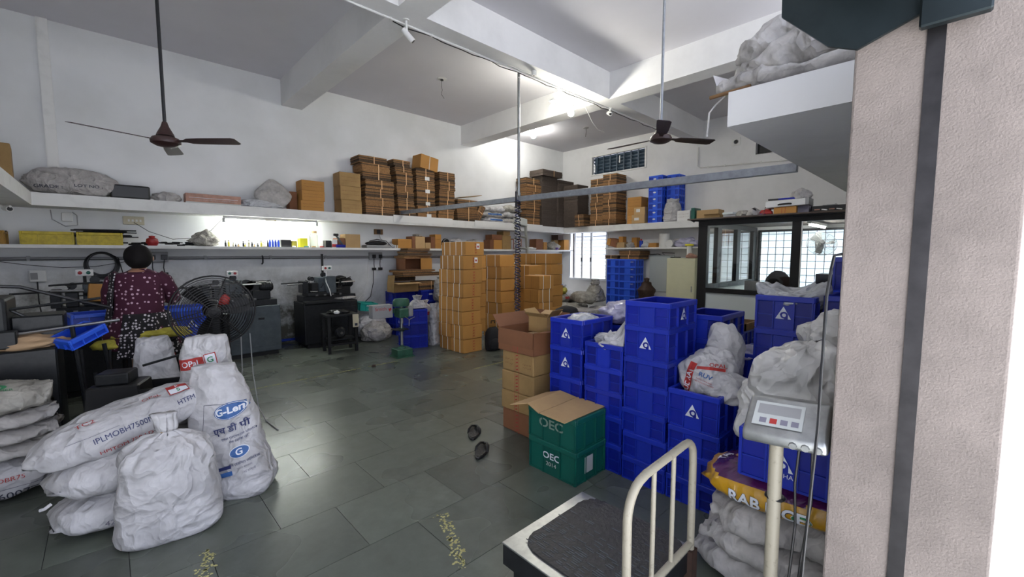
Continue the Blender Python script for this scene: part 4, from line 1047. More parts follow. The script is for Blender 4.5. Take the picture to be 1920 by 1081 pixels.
for i in range(3): shelf_carton(f'{nth(i, 3)} orange carton in the pile beside the tall back boards', 8.98, 5.12, 2.205 + i * .205, .36, .36, .205, 'kraft', 'orange cartons on the back shelf', write=i + 30, side='x')
shelf_carton('lower tan carton with a white label on the back shelf', 8.93, 5.0, 2.205, .26, .33, .20, 'kraft_pale', lab=(.07, .07, .19, .13), side='x')
shelf_carton('upper tan carton with a white label on the back shelf', 8.97, 5.02, 2.405, .24, .28, .17, 'kraft_pale', lab=(.06, .06, .16, .13), side='x')
shelf_carton('tan carton half hidden behind the labelled ones', 9.22, 4.97, 2.205, .2, .12, .52, 'kraft_pale')
shelf_carton('white printed carton beside the white bag on the back shelf', 8.98, 3.98, 2.205, .3, .28, .22, 'paper', side='x', write=41)
shelf_carton('narrow green carton on the back shelf', 8.98, 3.88, 2.205, .3, .08, .26, 'green_plastic')
shelf_carton('brown carton at the end of the back shelf', 8.98, 3.40, 2.205, .3, .44, .2, 'kraft_pale')
# low shelf cartons (left wall)
LZ = 1.612
for (lb, x, w, h, m) in (('kraft carton right of the blue stapler tool on the low shelf', 3.08, .27, .24, 'kraft_pale'), ('small brown carton beside the kraft one on the low shelf', 2.95, .12, .17, 'kraft_brown'),
    ('orange carton with a white edge on the low shelf', 4.10, .30, .18, 'kraft'), ('dark brown carton left of the square tan one', 4.41, .07, .24, 'kraft_brown'), ('square tan carton on the low shelf near the tall stack', 4.485, .22, .24, 'kraft_pale'),
    ('little tan carton lying between bigger ones', 4.71, .13, .12, 'kraft_pale'), ('brown carton left of the small stacked ones', 4.845, .10, .24, 'kraft_brown')):
    shelf_carton(lb, x, 7.50, LZ, w, .24, h, m)
for i in range(3): shelf_carton(f'{nth(i, 3)} of three small orange boxes left of the headlamp', 4.95, 7.5, LZ + i * .098, .15, .22, .098, 'kraft', 'small orange boxes on the low shelf')
for (lb, x, w, z, h, m) in (('lower left carton in the pile behind the coiled hose', 6.56, .26, 0, .22, 'kraft'), ('dark carton left of the pile behind the coiled hose', 6.44, .115, 0, .22, 'kraft_brown'), ('lower right carton in the pile behind the coiled hose', 6.83, .28, 0, .33, 'kraft_tan'), ('wide brown carton above the pile behind the hose', 6.5, .32, .222, .12, 'kraft_brown'), ('topmost carton behind the coiled hose', 6.86, .22, .332, .10, 'kraft_tan'),
    ('orange upright carton right of the ladder', 8.28, .14, 0, .20, 'kraft'), ('worn brown carton right of the ladder', 8.0, .26, 0, .27, 'kraft_brown'), ('orange carton near the window on the low shelf', 9.12, .20, 0, .28, 'kraft'), ('dark box above the grey bag near the window', 8.86, .22, .27, .14, 'rust_brown')):
    shelf_carton(lb, x, 7.50, LZ + z, w, .24, h, m)
t = thing('plank_shelf_block', 'small brick propping the dark box on the low shelf', 'block', (8.88, 7.66, LZ)); B().box(0, 0, 0, .18, .1, .268).build('block', 'kraft_tan', t)
# ================================================================ BUNDLES OF FLAT BOARD
_bd = {}
def bundle_mesh(dx, dy, h, seed, jit=.008):
    k = (round(dx, 3), round(dy, 3), round(h, 3), seed)
    if k in _bd: return _bd[k]
    r = random.Random(seed); b = B(); n = max(4, int(h / .013)); t = h / n
    for i in range(n):
        a, c, e, f = (r.uniform(-jit, jit) for _ in range(4))
        b.box(a, c, i * t + .0004, dx + e, dy + f, (i + 1) * t - .0012, mi=0 if r.random() < .45 else 1)
    b.box(.012, .012, 0, dx - .012, dy - .012, h, mi=0)
    o = b.build('boards', ['board_dark', 'board_orange'], None); me = o.data; bpy.data.objects.remove(o); _bd[k] = me
    return me
def bundle(label, x, y, z, dx, dy, h, seed=0, strap=('x',), group=None, rz=0, sm='strap_orange', grey=False, tag_=False, rot=None, sides='both'):
    t = thing('board_bundle', label, 'cardboard', (x, y, z), rz, group)
    if rot: t.rotation_euler = rot
    me = bundle_mesh(dx, dy, h, seed % 5)
    o = link('boards', me, t)
    if grey:
        m2 = me.copy(); m2.materials.clear(); m2.materials.append(M['board_grey']); m2.materials.append(M['board_dark']); o.data = m2
    for s in strap:
        b = B(); q = .011
        if s == 'x': p = dx * .55 + (seed % 3 - 1) * .015; b.box(p - .008, -q, 0, p + .008, -q + .003, h).box(p - .008, -q, h - .003, p + .008, dy, h)
        if s == 'y': p = dy * .5 + (seed % 3 - 1) * .015; b.box(-q, p - .008, 0, -q + .003, p + .008, h).box(-q, p - .008, h - .003, dx, p + .008, h)
        b.build('strap', sm, t)
    if tag_: flat(t, 'label', [rect(dx * .45, h * .1, dx * .7, h * .38, 'paper')], (0, -.0125, 0), (1, 0, 0), (0, 0, 1), .002)
    return t
rr = random.Random(12)
GB = 'bundles of flat cartons on the left wall upper shelf'
def bcol(where, x, y, z, dx, dy, hs, lean=(0, 0), **kw):
    n = len(hs); out = []
    for i, h in enumerate(hs):
        out.append(bundle(f'{nth(i, n)} board bundle {where}', x + lean[0] * i + rr.uniform(-.012, .012), y + lean[1] * i + rr.uniform(-.01, .01), z, dx, dy, h, i + int(x * 10), rz=R(rr.uniform(-1.5, 1.5)), **kw)); z += h
    return z
bcol('in the widest dark stack', 3.44, 7.42, SZ, .56, .36, [.16, .155, .16, .16], (.0, 0), group=GB)
bcol('atop the widest dark stack, jutting left', 3.40, 7.42, SZ + .635, .54, .36, [.14, .14, .13], (-.03, 0), group=GB)
bcol('in the leaning stack of nine', 4.11, 7.42, SZ, .35, .34, [.125, .12, .12, .115, .12, .12, .12, .115, .115], (-.012, 0), group=GB)
bcol('in the stack with white paper labels', 4.50, 7.42, SZ, .42, .34, [.235, .24, .25, .25], (-.006, 0), group=GB, tag_=True)
bcol('in the narrow stack left of the low bundles', 5.00, 7.42, SZ, .38, .34, [.20, .20, .20, .19, .18], (.008, 0), group=GB)
bcol('in the low wide stack under a tilted board', 5.46, 7.42, SZ, .55, .34, [.16, .15, .15], (.0, 0), group=GB, strap=('x',))
t = bundle('tilted open bundle leaning at the end of the low wide stack', 6.10, 7.44, SZ + .02, .34, .3, .16, 3, group=GB, rot=(0, R(-62), 0))
t = thing('cardboard_sheet', 'loose flattened carton sloping over the low wide stack', 'cardboard', (5.55, 7.4, SZ + .49)); B().box(0, 0, 0, .58, .32, .012, mx=T(ry=R(-9))).build('sheet', 'kraft_tan', t)
GW = 'bundles of flat cartons by the back corner'
bcol('in the strapped stack left of the dark corner block', 7.56, 7.42, SZ, .50, .34, [.17, .16, .17, .165, .165, .17, .17], (0, 0), group=GW)
n = 6
for i in range(n): bundle(f'{nth(i, n)} dark bundle in the left part of the corner block', 8.10, 7.40 + rr.uniform(-.01, .01), SZ + i * .21, .58, .38, .21, i, (), GW, grey=True)
for i in range(n): bundle(f'{nth(i, n)} dark bundle in the middle of the corner block', 8.70, 7.36 + rr.uniform(-.01, .01), SZ + i * .205, .62, .40, .205, i + 1, (), GW, grey=True)
for i in range(n): bundle(f'{nth(i, n)} dark bundle in the right part of the corner block', 8.90 + rr.uniform(-.01, .01), 6.88 + .01 * (i % 2), SZ + i * .18, .46, .46, .18, i + 2, (), GW, grey=True)
bundle('strapped dark bundle lying across the top of the corner block', 8.02, 7.30, SZ + 1.262, .75, .46, .15, 4, ('x',), GW, grey=True)
bcol('in the low pile of two in front of the corner', 8.80, 6.60, SZ, .40, .28, [.15, .14], (0, 0), group=GW, strap=('y',), grey=False)
bcol('in the left of the two tall back wall stacks', 8.98, 6.16, 2.205, .40, .38, [.145] * 8, (0, -.0), group='bundles in the tall back wall stacks', strap=('y',))
bcol('in the right, taller of the two back wall stacks', 8.94, 5.76, 2.205, .44, .38, [.153] * 8, (0, -.0), group='bundles in the tall back wall stacks', strap=('y',))
GC = 'bundles on the crates beside the corner window'
bundle('small strapped bundle of flat cartons on the left blue crates', 8.98, 5.72, 1.385, .38, .36, .09, 1, ('y',), GC)
bundle('lower strapped bundle of flat cartons on the right blue crates', 8.93, 5.12, 1.385, .46, .50, .10, 2, ('y',), GC)
bundle('upper strapped bundle of flat cartons on the right blue crates', 8.94, 5.10, 1.485, .46, .55, .10, 3, ('y',), GC)
# centre: flat boards and open cartons on the crates near the wall
bundle('strapped flat cartons on the right crates near the wall', 4.24, 6.98, .825, .44, .34, .16, 2, ('x',), 'board bundles near the wall')
bundle('flat dark cartons left of the strapped ones near the wall', 3.98, 7.36, .985, .40, .30, .10, 1, (), 'board bundles near the wall')
t = bundle('wide layer of dark boards under the open brown carton', 3.92, 7.02, 1.087, .80, .42, .07, 3, (), 'board bundles near the wall', rz=R(-3))
t = bundle('thin warped board layer under the open brown carton', 3.88, 7.05, 1.157, .78, .40, .045, 2, (), 'board bundles near the wall', rz=R(2))
t = thing('open_carton', 'open brown carton lying on its side between board layers', 'carton', (4.02, 7.10, 1.203)); b = B()
for q in ((0, 0, 0, .58, .34, .006), (0, 0, .21, .58, .34, .216), (0, 0, 0, .006, .34, .216), (.574, 0, 0, .58, .34, .216), (0, .334, 0, .58, .34, .216)): b.box(*q)
b.build('box', 'kraft_brown', t); B().box(.33, -.004, .0, .58, .002, .216).build('flap', 'kraft', t)
for i, (dx_, h_, lb) in enumerate(((.62, .045, 'lowest warped board on the open carton by the wall'), (.56, .05, 'second warped board bundle on the open carton'), (.5, .04, 'third warped board bundle on the open carton'), (.46, .05, 'topmost curled boards below the low shelf'))):
    bundle(lb, 4.0 + .03 * i, 7.12, 1.42 + .046 * i + .002 * i, dx_, .32, h_ - .004, i, (), 'warped boards under the low shelf', rz=R(4 * (-1) ** i))
t = thing('open_carton', 'open tan carton with a raised flap on the left crates near the wall', 'carton', (3.72, 6.98, .803)); b = B()
open_box('box', .50, .26, .17, 'kraft_tan', {'-x': -8, '-y': 95}, 'kraft_pale', t, fl=.14)
t = thing('paper_scrap', 'white paper scraps on the dark boards', 'paper', (4.55, 6.98, 1.16)); 
b = B(); b.add([(0, 0, 0), (.22, -.02, .01), (.2, .1, .015), (.02, .12, 0)], [(0, 1, 2, 3)]); b.add([(.06, -.04, .02), (.15, -.03, .03), (.14, .05, .02)], [(0, 1, 2)]); b.build('sheet', 'paper', t)

# white sheets hung over the upper shelf edge
for (xa, xb, lb) in ((3.95, 5.30, 'white board strip along the shelf edge under the bundle stacks'), (5.9, 7.05, 'white board strip along the shelf edge left of the pipe'), (7.3, 8.1, 'white board strip along the shelf edge near the corner')):
    t = thing('board_strip', lb, 'strip', (xa, 7.372, 2.10)); B().box(0, 0, 0, xb - xa, .006, .135).build('strip', 'paper', t)

# ================================================================ SACKS
GL = 'full white sacks lying in a pile'
t = thing('woven_sack', 'topmost long white sack of the left pile, with red and black print', 'sack', (.07, 3.30, .43)); t.rotation_euler = (R(8), R(-14), R(6))
o = sack('body', .84, .36, .25, 'sack_white', t, 1, .009, loc=(0, 0, 0), pinch=(.25, .45), sag=.0)
dirt = [rect(-.27 + .0, -.004, -.262, .004, 'black_print')]
wrap(o, 'print', [words('IPLMOBH7500M75', .042, 'navy_print', -.02, -.02, .9), words('HTFM', .04, 'navy_print', .26, .0, .9), rect(-.27, .012, -.05, .014, 'grey_print', 8)], (0, -.3, .215), (1, 0, 0), (0, .35, 1))
wrap(o, 'print', [words('OPaL', .04, 'red_print', .12, 0), words('TC2', .045, 'red_print', -.17, -.01), rect(.20, -.035, .30, .05, 'red_print', 3), rect(.205, -.03, .295, .015, 'white_print', 3), words('5', .04, 'green_print', .25, -.008, 1, .02), words('R', .03, 'white_print', .25, .03)], (0, -.12, .4), (1, 0, 0), (0, 1, .35))
wrap(o, 'print', [words('HPITOM 750 LD', .03, 'red_print', -.1, 0, 1.1)], (.05, -.4, .075), (1, 0, 0), (0, 0, 1))
B().tube([(.40, .0, .13), (.43, -.02, .15), (.44, .01, .16), (.42, .03, .14)], .012, 6).build('knot', 'sack_white', t, smooth=True)
t = thing('woven_sack', 'middle white sack of the left pile, with a tied left corner', 'sack', (.07, 3.27, .205)); t.rotation_euler = (R(0), R(-3), R(8))
o = sack('body', .72, .42, .25, 'sack_white', t, 2, .009)
wrap(o, 'print', [words('HM7500M754M', .04, 'black_print', .02, 0, .9)], (.0, -.4, .11), (1, 0, 0), (0, 0, 1))
wrap(o, 'print', [words('JET', .04, 'red_print', .05, 0)], (.0, -.2, .4), (1, 0, 0), (0, 1, .5))
B().tube([(-.36, -.14, .06), (-.385, -.15, .05), (-.40, -.16, .055)], .008, 6).build('knot', 'sack_white', t, smooth=True)
t = thing('woven_sack', 'lowest white sack of the left pile, flattened on the floor', 'sack', (.07, 3.26, .0)); t.rotation_euler = (0, 0, R(7))
o = sack('body', .72, .44, .25, 'sack_white', t, 3, .010)
wrap(o, 'print', [words('HM75000', .042, 'grey_print', .08, .01, .9), words('42', .04, 'grey_print', -.16, -.02)], (.0, -.4, .1), (1, 0, 0), (0, 0, 1))
t = thing('standing_sack', 'plump tied white sack standing in front of the left pile', 'sack', (.185, 2.90, 0), R(-8))
o = standing_sack('body', .46, .34, .545, 'sack_white', t, 4, .010, neck=.020, neckh=.10, flare=.03, shoulder=.70)
B().tube([(.030 * math.cos(a), .022 * math.sin(a), .548) for a in [k * PI / 6 for k in range(12)]], .006, 5, closed=True).build('tie', 'kraft_pale', t)
t = thing('standing_sack', 'tall slumped white sack with blue print and an oval mark', 'sack', (.52, 3.13, 0), R(-32))
o = standing_sack('body', .48, .34, .80, 'sack_white', t, 5, .011, tie=False, lean=(-.12, .08), top=.48)
yd = (0, 0, 1)
wrap(o, 'print', [ellipse(0, .08, .082, .048, 'blue_print', 24), ellipse(0, .08, .078, .044, 'white_print', 24, .94), words('G-Len', .056, 'white_print', 0, .082, 1, .03), words('एच डी पी ई', .052, 'navy_print', .01, -.025, 1, .015),
    words('एकल पुनर्चक्रण पॉलिमर', .018, 'navy_print', .02, -.075), words('गेल इंडिया लि.', .018, 'navy_print', .02, -.10)], (.04, -.4, .46), (1, 0, .22), yd)
wrap(o, 'print', [ellipse(.02, .02, .05, .035, 'white_print', 20), ellipse(.02, .02, .046, .031, 'blue_print', 20), words('G', .05, 'white_print', .02, .02, 1, .02), words('गेल (इंडिया) लिमिटेड', .02, 'navy_print', .03, -.045), words('भारत सरकार', .016, 'grey_print', .03, -.075), words('नई दिल्ली', .016, 'grey_print', .05, -.105),
    rect(-.12, -.06, -.035, -.04, 'navy_print', 4), rect(-.12, -.10, -.035, -.075, 'blue_print', 4)], (.07, -.4, .27), (1, 0, .22), yd)
wrap(o, 'seam_line', [rect(-.165, -.5, -.163, .02, 'black_print', 2), rect(-.163, .018, .05, .02, 'black_print', 5)], (.05, -.4, .56), (1, 0, 0), yd)
t = thing('standing_sack', 'white sack with a red logo standing behind the tall printed one', 'sack', (.46, 3.52, 0), R(-20))
o = standing_sack('body', .44, .32, .95, 'sack_white', t, 6, .014, tie=False, top=.5, lean=(.0, 0))
wrap(o, 'print', [rect(-.12, -.03, .03, .04, 'red_print', 4), words('OPaL', .05, 'white_print', -.045, .005, 1, .015), rect(.035, -.03, .10, .05, 'red_print', 2), rect(.04, -.025, .095, .045, 'white_print', 2), words('G', .05, 'green_print', .067, .008, 1, .02), poly([(.10, .17), (.15, .2), (.16, .13), (.12, .14)], 'green_print')], (-.02, -.4, .78), (1, 0, .18), yd)
# left edge: folded empty sacks over a full one
t = thing('woven_sack', 'full white sack with black lettering at the left edge, under folded sacks', 'sack', (-.70, 4.06, 0), R(4))
o = sack('body', .82, .50, .32, 'sack_white', t, 7, .010)
wrap(o, 'print', [words('HDR26007T', .06, 'black_print', .14, -.01, 1.1), rect(-.1, .035, .36, .038, 'grey_print', 8), words('HPLMOBR75', .035, 'red_print', .15, .09, 1.1)], (0, -.5, .12), (1, 0, 0), (0, .2, 1))
for i in range(4):
    t = thing('folded_sack', f'{nth(i, 4)} folded grey sack in the slumped pile at the left edge', 'sack', (-.69 + .01 * i, 4.05, .27 + .085 * i), R(-4 + 3 * i), 'folded sacks at the left edge')
    o = sack('body', .84 - .05 * i, .48, .125 if i < 3 else .22, 'sack_dirty' if i == 3 else 'sack_grey', t, 20 + i, .010, tip=.75, flatb=.6)
    if i == 3: wrap(o, 'print', [ellipse(.02, .04, .05, .03, 'green_print', 12, .6), words('POLYMER', .03, 'green_print', .03, .0), ellipse(-.02, .1, .06, .015, 'orange_plastic', 10)], (.1, -.25, .4), (1, 0, 0), (0, 1, .4))
t = thing('standing_sack', 'small dusty white sack slumped behind the dark pedestal', 'sack', (.24, 4.34, 0), R(10))
standing_sack('body', .40, .28, .86, 'sack_white', t, 8, .018, tie=False, top=.45)
t = thing('yellow_sheet', 'strip of yellow sheet between the white sacks', 'sheet', (.36, 3.86, 0), R(-15)); B().box(0, 0, 0, .10, .015, .74).build('sheet', 'yellow_cloth', t, bevel=.004)
# rice bag and sacks by the pillar
t = thing('rice_bag', 'shiny purple and gold rice bag under the printed crate', 'bag', (2.16, .46, .375), R(-86))
o = sack('body', .66, .42, .205, 'purple_film', t, 9, .007, fr=14, pinch=(.1, 0))
me = o.data; me.materials.append(M['gold_film']); me.materials.append(M['sack_dusty'])
for p in me.polygons:
    c = p.center
    if c.y < -.02 and c.z < .118: p.material_index = 1
    if c.z < .030: p.material_index = 2
    if c.x < -.295: p.material_index = 1
wrap(o, 'print', [words('RAB RICE', .070, 'black_print', -.06, -.002, 1.0, .06), words('RAB RICE', .070, 'white_print', -.06, 0, 1.0, .03)], (0, -.5, .075), (1, 0, 0), (0, .05, 1))
wrap(o, 'print', [ellipse(.07, 0, .04, .028, 'white_print', 18), ellipse(.07, 0, .037, .025, 'green_print', 18), ellipse(.07, 0, .022, .016, 'gold_film', 14)], (0, -.4, .145), (1, 0, 0), (0, .5, 1))
wrap(o, 'print', [ellipse(-.17, .02, .06, .038, 'gold_film', 18), words('TAJ', .05, 'white_print', -.27, .0, 1, .02, PI / 2.3)], (0, -.12, .5), (1, 0, 0), (0, 1, .3))
for i, (h, lb, x, y) in enumerate(((.15, 'lowest dusty grey sack under the rice bag', 2.17, .50), (.15, 'middle dusty grey sack with a loose corner under the rice bag', 2.16, .47), (.15, 'upper dusty grey sack right under the rice bag', 2.18, .44))):
    t = thing('dusty_sack', lb, 'sack', (x, y, .122 * i), R(-88 + 5 * i), 'dusty sacks under the rice bag'); sack('body', .64, .46, h + .02, 'sack_dusty', t, 30 + i, .016, tip=.3)
t = thing('film_bag', 'large crumpled milky plastic bag bulging over the printed crate', 'bag', (2.16, .45, .63), R(-90))
def shp(p): return Vector((p.x + .22 * max(0, p.z) * 0, p.y, p.z))
heap('body', .46, .40, .56, 'milky_film', t, 12, .24, sub=5, freq=2.0)
t = thing('film_bag', 'second milky plastic bag rising behind, against the pillar', 'bag', (2.42, .36, .88), R(-80)); heap('body', .36, .3, .42, 'milky_film', t, 15, .28, sub=5, freq=2, sharp=3, rot=(0, R(18), 0))
t = thing('film_liner', 'clear plastic film sticking out of the high blue crate', 'film', (3.10, .705, 1.13), R(-90))
def liner(p):
    e = abs(p.x); return Vector((p.x, p.y, p.z * (.35 + .9 * e * e)))
heap('body', .34, .34, .30, 'clear_film', t, 16, .22, sub=5, freq=2.2, sharp=3, shape=liner)
# red printed sack in the front crate
t = thing('printed_sack', 'white crumpled sack with red band lettered RUDRA in the front blue crate', 'sack', (2.66, 1.03, .62), R(-88))
o = heap('body', .33, .32, .36, 'sack_white', t, 18, .16, sub=5, freq=1.6, sharp=3)
wrap(o, 'print', [rect(-.062, -.13, -.018, .13, 'red_print', 2), words('RUDRA', .042, 'white_print', -.04, .0, 1.0, .03, PI / 2), words('RUV', .035, 'blue_print', .05, .08, 1.1, .02), words('A RIGID PACKAGE', .011, 'red_print', .05, .05), words('INJECTION MOULDED', .011, 'red_print', .05, .035), ellipse(.03, -.07, .035, .014, 'blue_print', 10), rect(-.0, -.09, .05, -.075, 'blue_print', 3)], (-.01, -.4, .17), (1, .0, -.25), (0, .3, 1))
wrap(o, 'print', [rect(-.02, .0, .11, .018, 'red_print', 4), words('OPAL', .03, 'red_print', .08, .03, 1, .01)], (0, -.35, .27), (1, 0, .15), (0, .35, 1))
t = thing('printed_sack', 'tall folded neck of white sack behind the red printed one', 'sack', (2.78, .99, .72), R(-80)); heap('body', .24, .2, .40, 'sack_white', t, 19, .2, sub=4, freq=1.6, sharp=3)
t = thing('printed_sack', 'loose white sack end spilling over the right rim of the crate', 'sack', (2.62, .90, .63), R(-75)); heap('body', .26, .22, .19, 'sack_white', t, 21, .28, sub=4, freq=2.2, sharp=3)
t = thing('film_liner', 'clear film over the rim of the crate behind the printed sack', 'film', (3.15, .87, .80)); heap('body', .3, .26, .1, 'lilac_film', t, 22, .25, sub=4, freq=2.4)
# fills in crates
t = thing('bagged_parts', 'clear bag of small pale parts in the crate beside the cartons', 'bag', (2.65, 1.985, .90)); heap('body', .33, .24, .17, 'clear_film', t, 23, .12, sub=4, freq=6)
t = thing('white_sheeting', 'folded white sheeting hanging out of the low front crate', 'sheet', (2.62, 1.66, .84), R(-90))
heap('body', .29, .36, .12, 'sack_white', t, 24, .22, sub=4, freq=2.4, sharp=3)
b = B(); vs = []; r_ = random.Random(2)
b.add([(-.02, -.14, .05), (.15, -.16, .03), (.14, -.10, .23), (.10, -.06, .20), (.04, -.10, .10), (0, -.08, .13), (-.05, -.1, .06)], [(0, 1, 2, 3, 4, 5, 6)]); o = b.build('corner', 'sack_white', t)
sm = o.modifiers.new('thick', 'SOLIDIFY'); sm.thickness = .003
t = thing('film_bundle', 'lilac film bags and grey parts piled in the second row crate', 'bag', (3.2, 1.96, .92)); heap('body', .42, .34, .2, 'lilac_film', t, 25, .3, sub=4, freq=3)
t = thing('flat_bags', 'white folded bags lying on the far blue crates', 'bag', (3.5, 2.2, 0)); B().box(-.1, -.12, 0, .1, .12, .93).build('crate_pile', 'blue_plastic', t); heap('bags', .32, .3, .12, 'sack_white', t, 26, .3, loc=(0, 0, .93), sub=3, freq=3)
# centre sacks
t = thing('tied_sack', 'round tied grey-white sack on the floor by the left wall', 'sack', (3.37, 7.0, .0), R(10)); heap('body', .52, .44, .40, 'sack_grey', t, 27, .13, sub=5, freq=2.4, sharp=3)
t = thing('white_sack', 'flat white sacks piled under the teal crate', 'sack', (3.40, 7.40, .0), R(5)); sack('body', .60, .5, .50, 'sack_white', t, 28, .02)
t = thing('standing_sack', 'tied white sack in front of the corner cartons with a red mark', 'sack', (3.93, 6.30, 0), R(10)); o = standing_sack('body', .32, .30, .66, 'sack_white', t, 29, .012, neck=.02, neckh=.05)
wrap(o, 'print', [rect(-.08, -.03, -.02, .03, 'red_print', 2), words('R', .05, 'black_print', .04, 0)], (0, -.4, .5), (1, 0, 0), yd)
t = thing('standing_sack', 'grey-white sack between the blue crates and tied sack', 'sack', (3.86, 5.93, 0), R(0)); standing_sack('body', .16, .2, .62, 'sack_white', t, 33, .012, neck=.02, neckh=.07)
t = thing('standing_sack', 'white sack bundle hanging beside the board layers', 'sack', (4.62, 6.78, .62), R(0)); standing_sack('body', .34, .28, .42, 'sack_grey', t, 34, .016, neck=.05, neckh=.03)
t = thing('white_sack', 'white sack propped under the hanging bundle', 'sack', (4.6, 6.76, 0), R(0)); standing_sack('body', .36, .3, .60, 'sack_white', t, 35, .016, tie=False)
t = thing('tied_sack', 'knotted white sack on top of the crates by the drill press', 'sack', (3.66, 6.10, .622), R(0)); standing_sack('body', .32, .26, .13, 'sack_white', t, 36, .014, neck=.02, neckh=.07, shoulder=.2)
# corner sacks
CS = [('dark stained sack at the foot of the corner heap', 7.2, 5.95, 0, .7, .5, .3, 'sack_dirty', 5), ('grey sack lying near the window wall in the heap', 8.6, 6.85, 0, .9, .6, .36, 'sack_dirty', 90), ('pale full sack at the right of the corner heap', 8.15, 5.6, 0, .8, .6, .34, 'sack_grey', 60),
      ('grey sack in the middle of the corner heap', 7.75, 6.3, .0, .9, .6, .4, 'sack_dirty', 100), ('tied dirty sack lying on the middle of the heap', 8.05, 6.05, .35, .75, .42, .3, 'sack_dirty', 60), ('sack with red print stacked left in the heap', 7.85, 6.6, .36, .6, .42, .2, 'sack_dirty', 20),
      ('small sack with yellow print on the left of the heap', 7.9, 6.68, .54, .6, .4, .16, 'yellow_cloth', 30), ('white sack sloping over the left of the heap', 8.45, 6.9, .34, .7, .5, .26, 'sack_white', 70), ('folded sack with blue mark atop the left heap', 7.85, 6.72, .68, .55, .4, .14, 'sack_white', 15)]
for i, (lb, x, y, z, l, w, h, m, a) in enumerate(CS):
    t = thing('heaped_sack', lb, 'sack', (x, y, z), R(a), 'sacks heaped below the corner window'); o = sack('body', l, w, h, m, t, 40 + i, .024, nu=36, nv=30, tip=.3)
    if 'blue' in lb: wrap(o, 'print', [ellipse(0, 0, .08, .03, 'blue_print', 12)], (0, -.4, .1), (1, 0, 0), yd)
    if 'red' in lb: wrap(o, 'print', [rect(-.1, -.02, .1, .03, 'red_print', 6)], (0, -.4, .1), (1, 0, 0), yd)
t = thing('standing_sack', 'white twisted sack standing in the corner by the window', 'sack', (8.75, 7.5, 0), R(20)); standing_sack('body', .60, .4, .92, 'sack_white', t, 50, .02, neck=.05, neckh=.14, shoulder=.4)
t = thing('tied_sack', 'knotted grey sack on top of the heap under the window', 'sack', (8.75, 6.20, .33), R(0)); standing_sack('body', .50, .4, .42, 'sack_dirty', t, 51, .025, neck=.08, neckh=.12, shoulder=.4)
# upper shelf sacks, left wall
t = thing('woven_sack', 'large dusty sack with black lettering on the upper left shelf', 'sack', (-.24, 7.56, SZ), R(-2)); o = sack('body', .84, .36, .37, 'sack_grey', t, 60, .014)
wrap(o, 'print', [words('GRADE :', .05, 'black_print', -.20, -.03, 1.3, .01), words('LOT NO :', .045, 'black_print', .14, .0, 1.3, .01)], (0, -.4, .11), (1, 0, 0), yd)
t = thing('black_case', 'flat black case beside the dusty sack', 'case', (.18, 7.42, SZ)); B().box(-.10, 0, 0, .29, .26, .175, tx=.0).build('case', 'black_plastic', t, bevel=.02, seg=2)
t = thing('small_bag', 'small grey film bag between the case and pink carton', 'bag', (.64, 7.5, SZ)); heap('body', .30, .2, .15, 'sack_dusty', t, 61, .2, sub=4)
t = thing('pink_carton', 'long pinkish carton wrapped in film on the upper shelf', 'carton', (.84, 7.42, SZ)); B().box(0, 0, 0, .66, .2, .135).build('box', 'pink_carton', t, bevel=.004); flat(t, 'print', [rect(.04, .075, .62, .08, 'white_print'), rect(.0, .0, .66, .02, 'grey_white_print'), scribble(random.Random(3), .05, .03, .6, .07, 'grey_white_print', 1)], (0, 0, 0), (1, 0, 0), (0, 0, 1))
t = thing('grey_bag', 'grey film-wrapped square packet leaning on the upper shelf', 'bag', (1.95, 7.56, SZ)); o = heap('packet', .44, .14, .44, 'sack_dusty', t, 62, .08, sub=4, flat_=False, loc=(.02, 0, .2), rot=(0, R(42), 0), shape=lambda p: Vector((se(p.x, .5), se(p.y, .5), se(p.z, .5)))); heap('loose_film', .55, .22, .14, 'clear_film', t, 63, .3, loc=(-.2, -.06, 0), sub=4, freq=3)
rr = random.Random(77); zz = SZ
for i, (lb, x, z, l, h, m) in enumerate((('lowest blue-edged sack right of the leaning bundle', 6.55, 0, .62, .15, 'sack_white'), ('lowest grey folded sack behind the pipe', 7.1, 0, .62, .17, 'sack_grey'), ('second folded sack with a blue edge right of the leaning bundle', 6.52, .13, .6, .14, 'sack_grey'), ('second pale folded sack behind the pipe', 7.1, .15, .56, .16, 'sack_white'), ('third crumpled white sack right of the leaning bundle', 6.6, .25, .55, .16, 'sack_white'), ('topmost tan sack behind the pipe', 7.15, .29, .5, .16, 'sack_dirty'))):
    t = thing('folded_sack', lb, 'sack', (x, 7.56, SZ + z), R(rr.uniform(-6, 6)), 'folded sacks on the upper shelf'); o = sack('body', l, .32, h, m, t, 64 + i, .02, nu=30, nv=26, tip=.4)
    if 'blue' in lb: wrap(o, 'print', [rect(-.2, -.02, .2, .02, 'blue_print', 10)], (0, -.4, h * .5), (1, 0, 0), yd)
t = thing('white_bag', 'full white sack standing beside the blue crates on the back shelf', 'sack', (9.1, 4.42, 2.205), R(90)); standing_sack('body', .36, .3, .50, 'sack_white', t, 72, .02, tie=False, shoulder=.6)
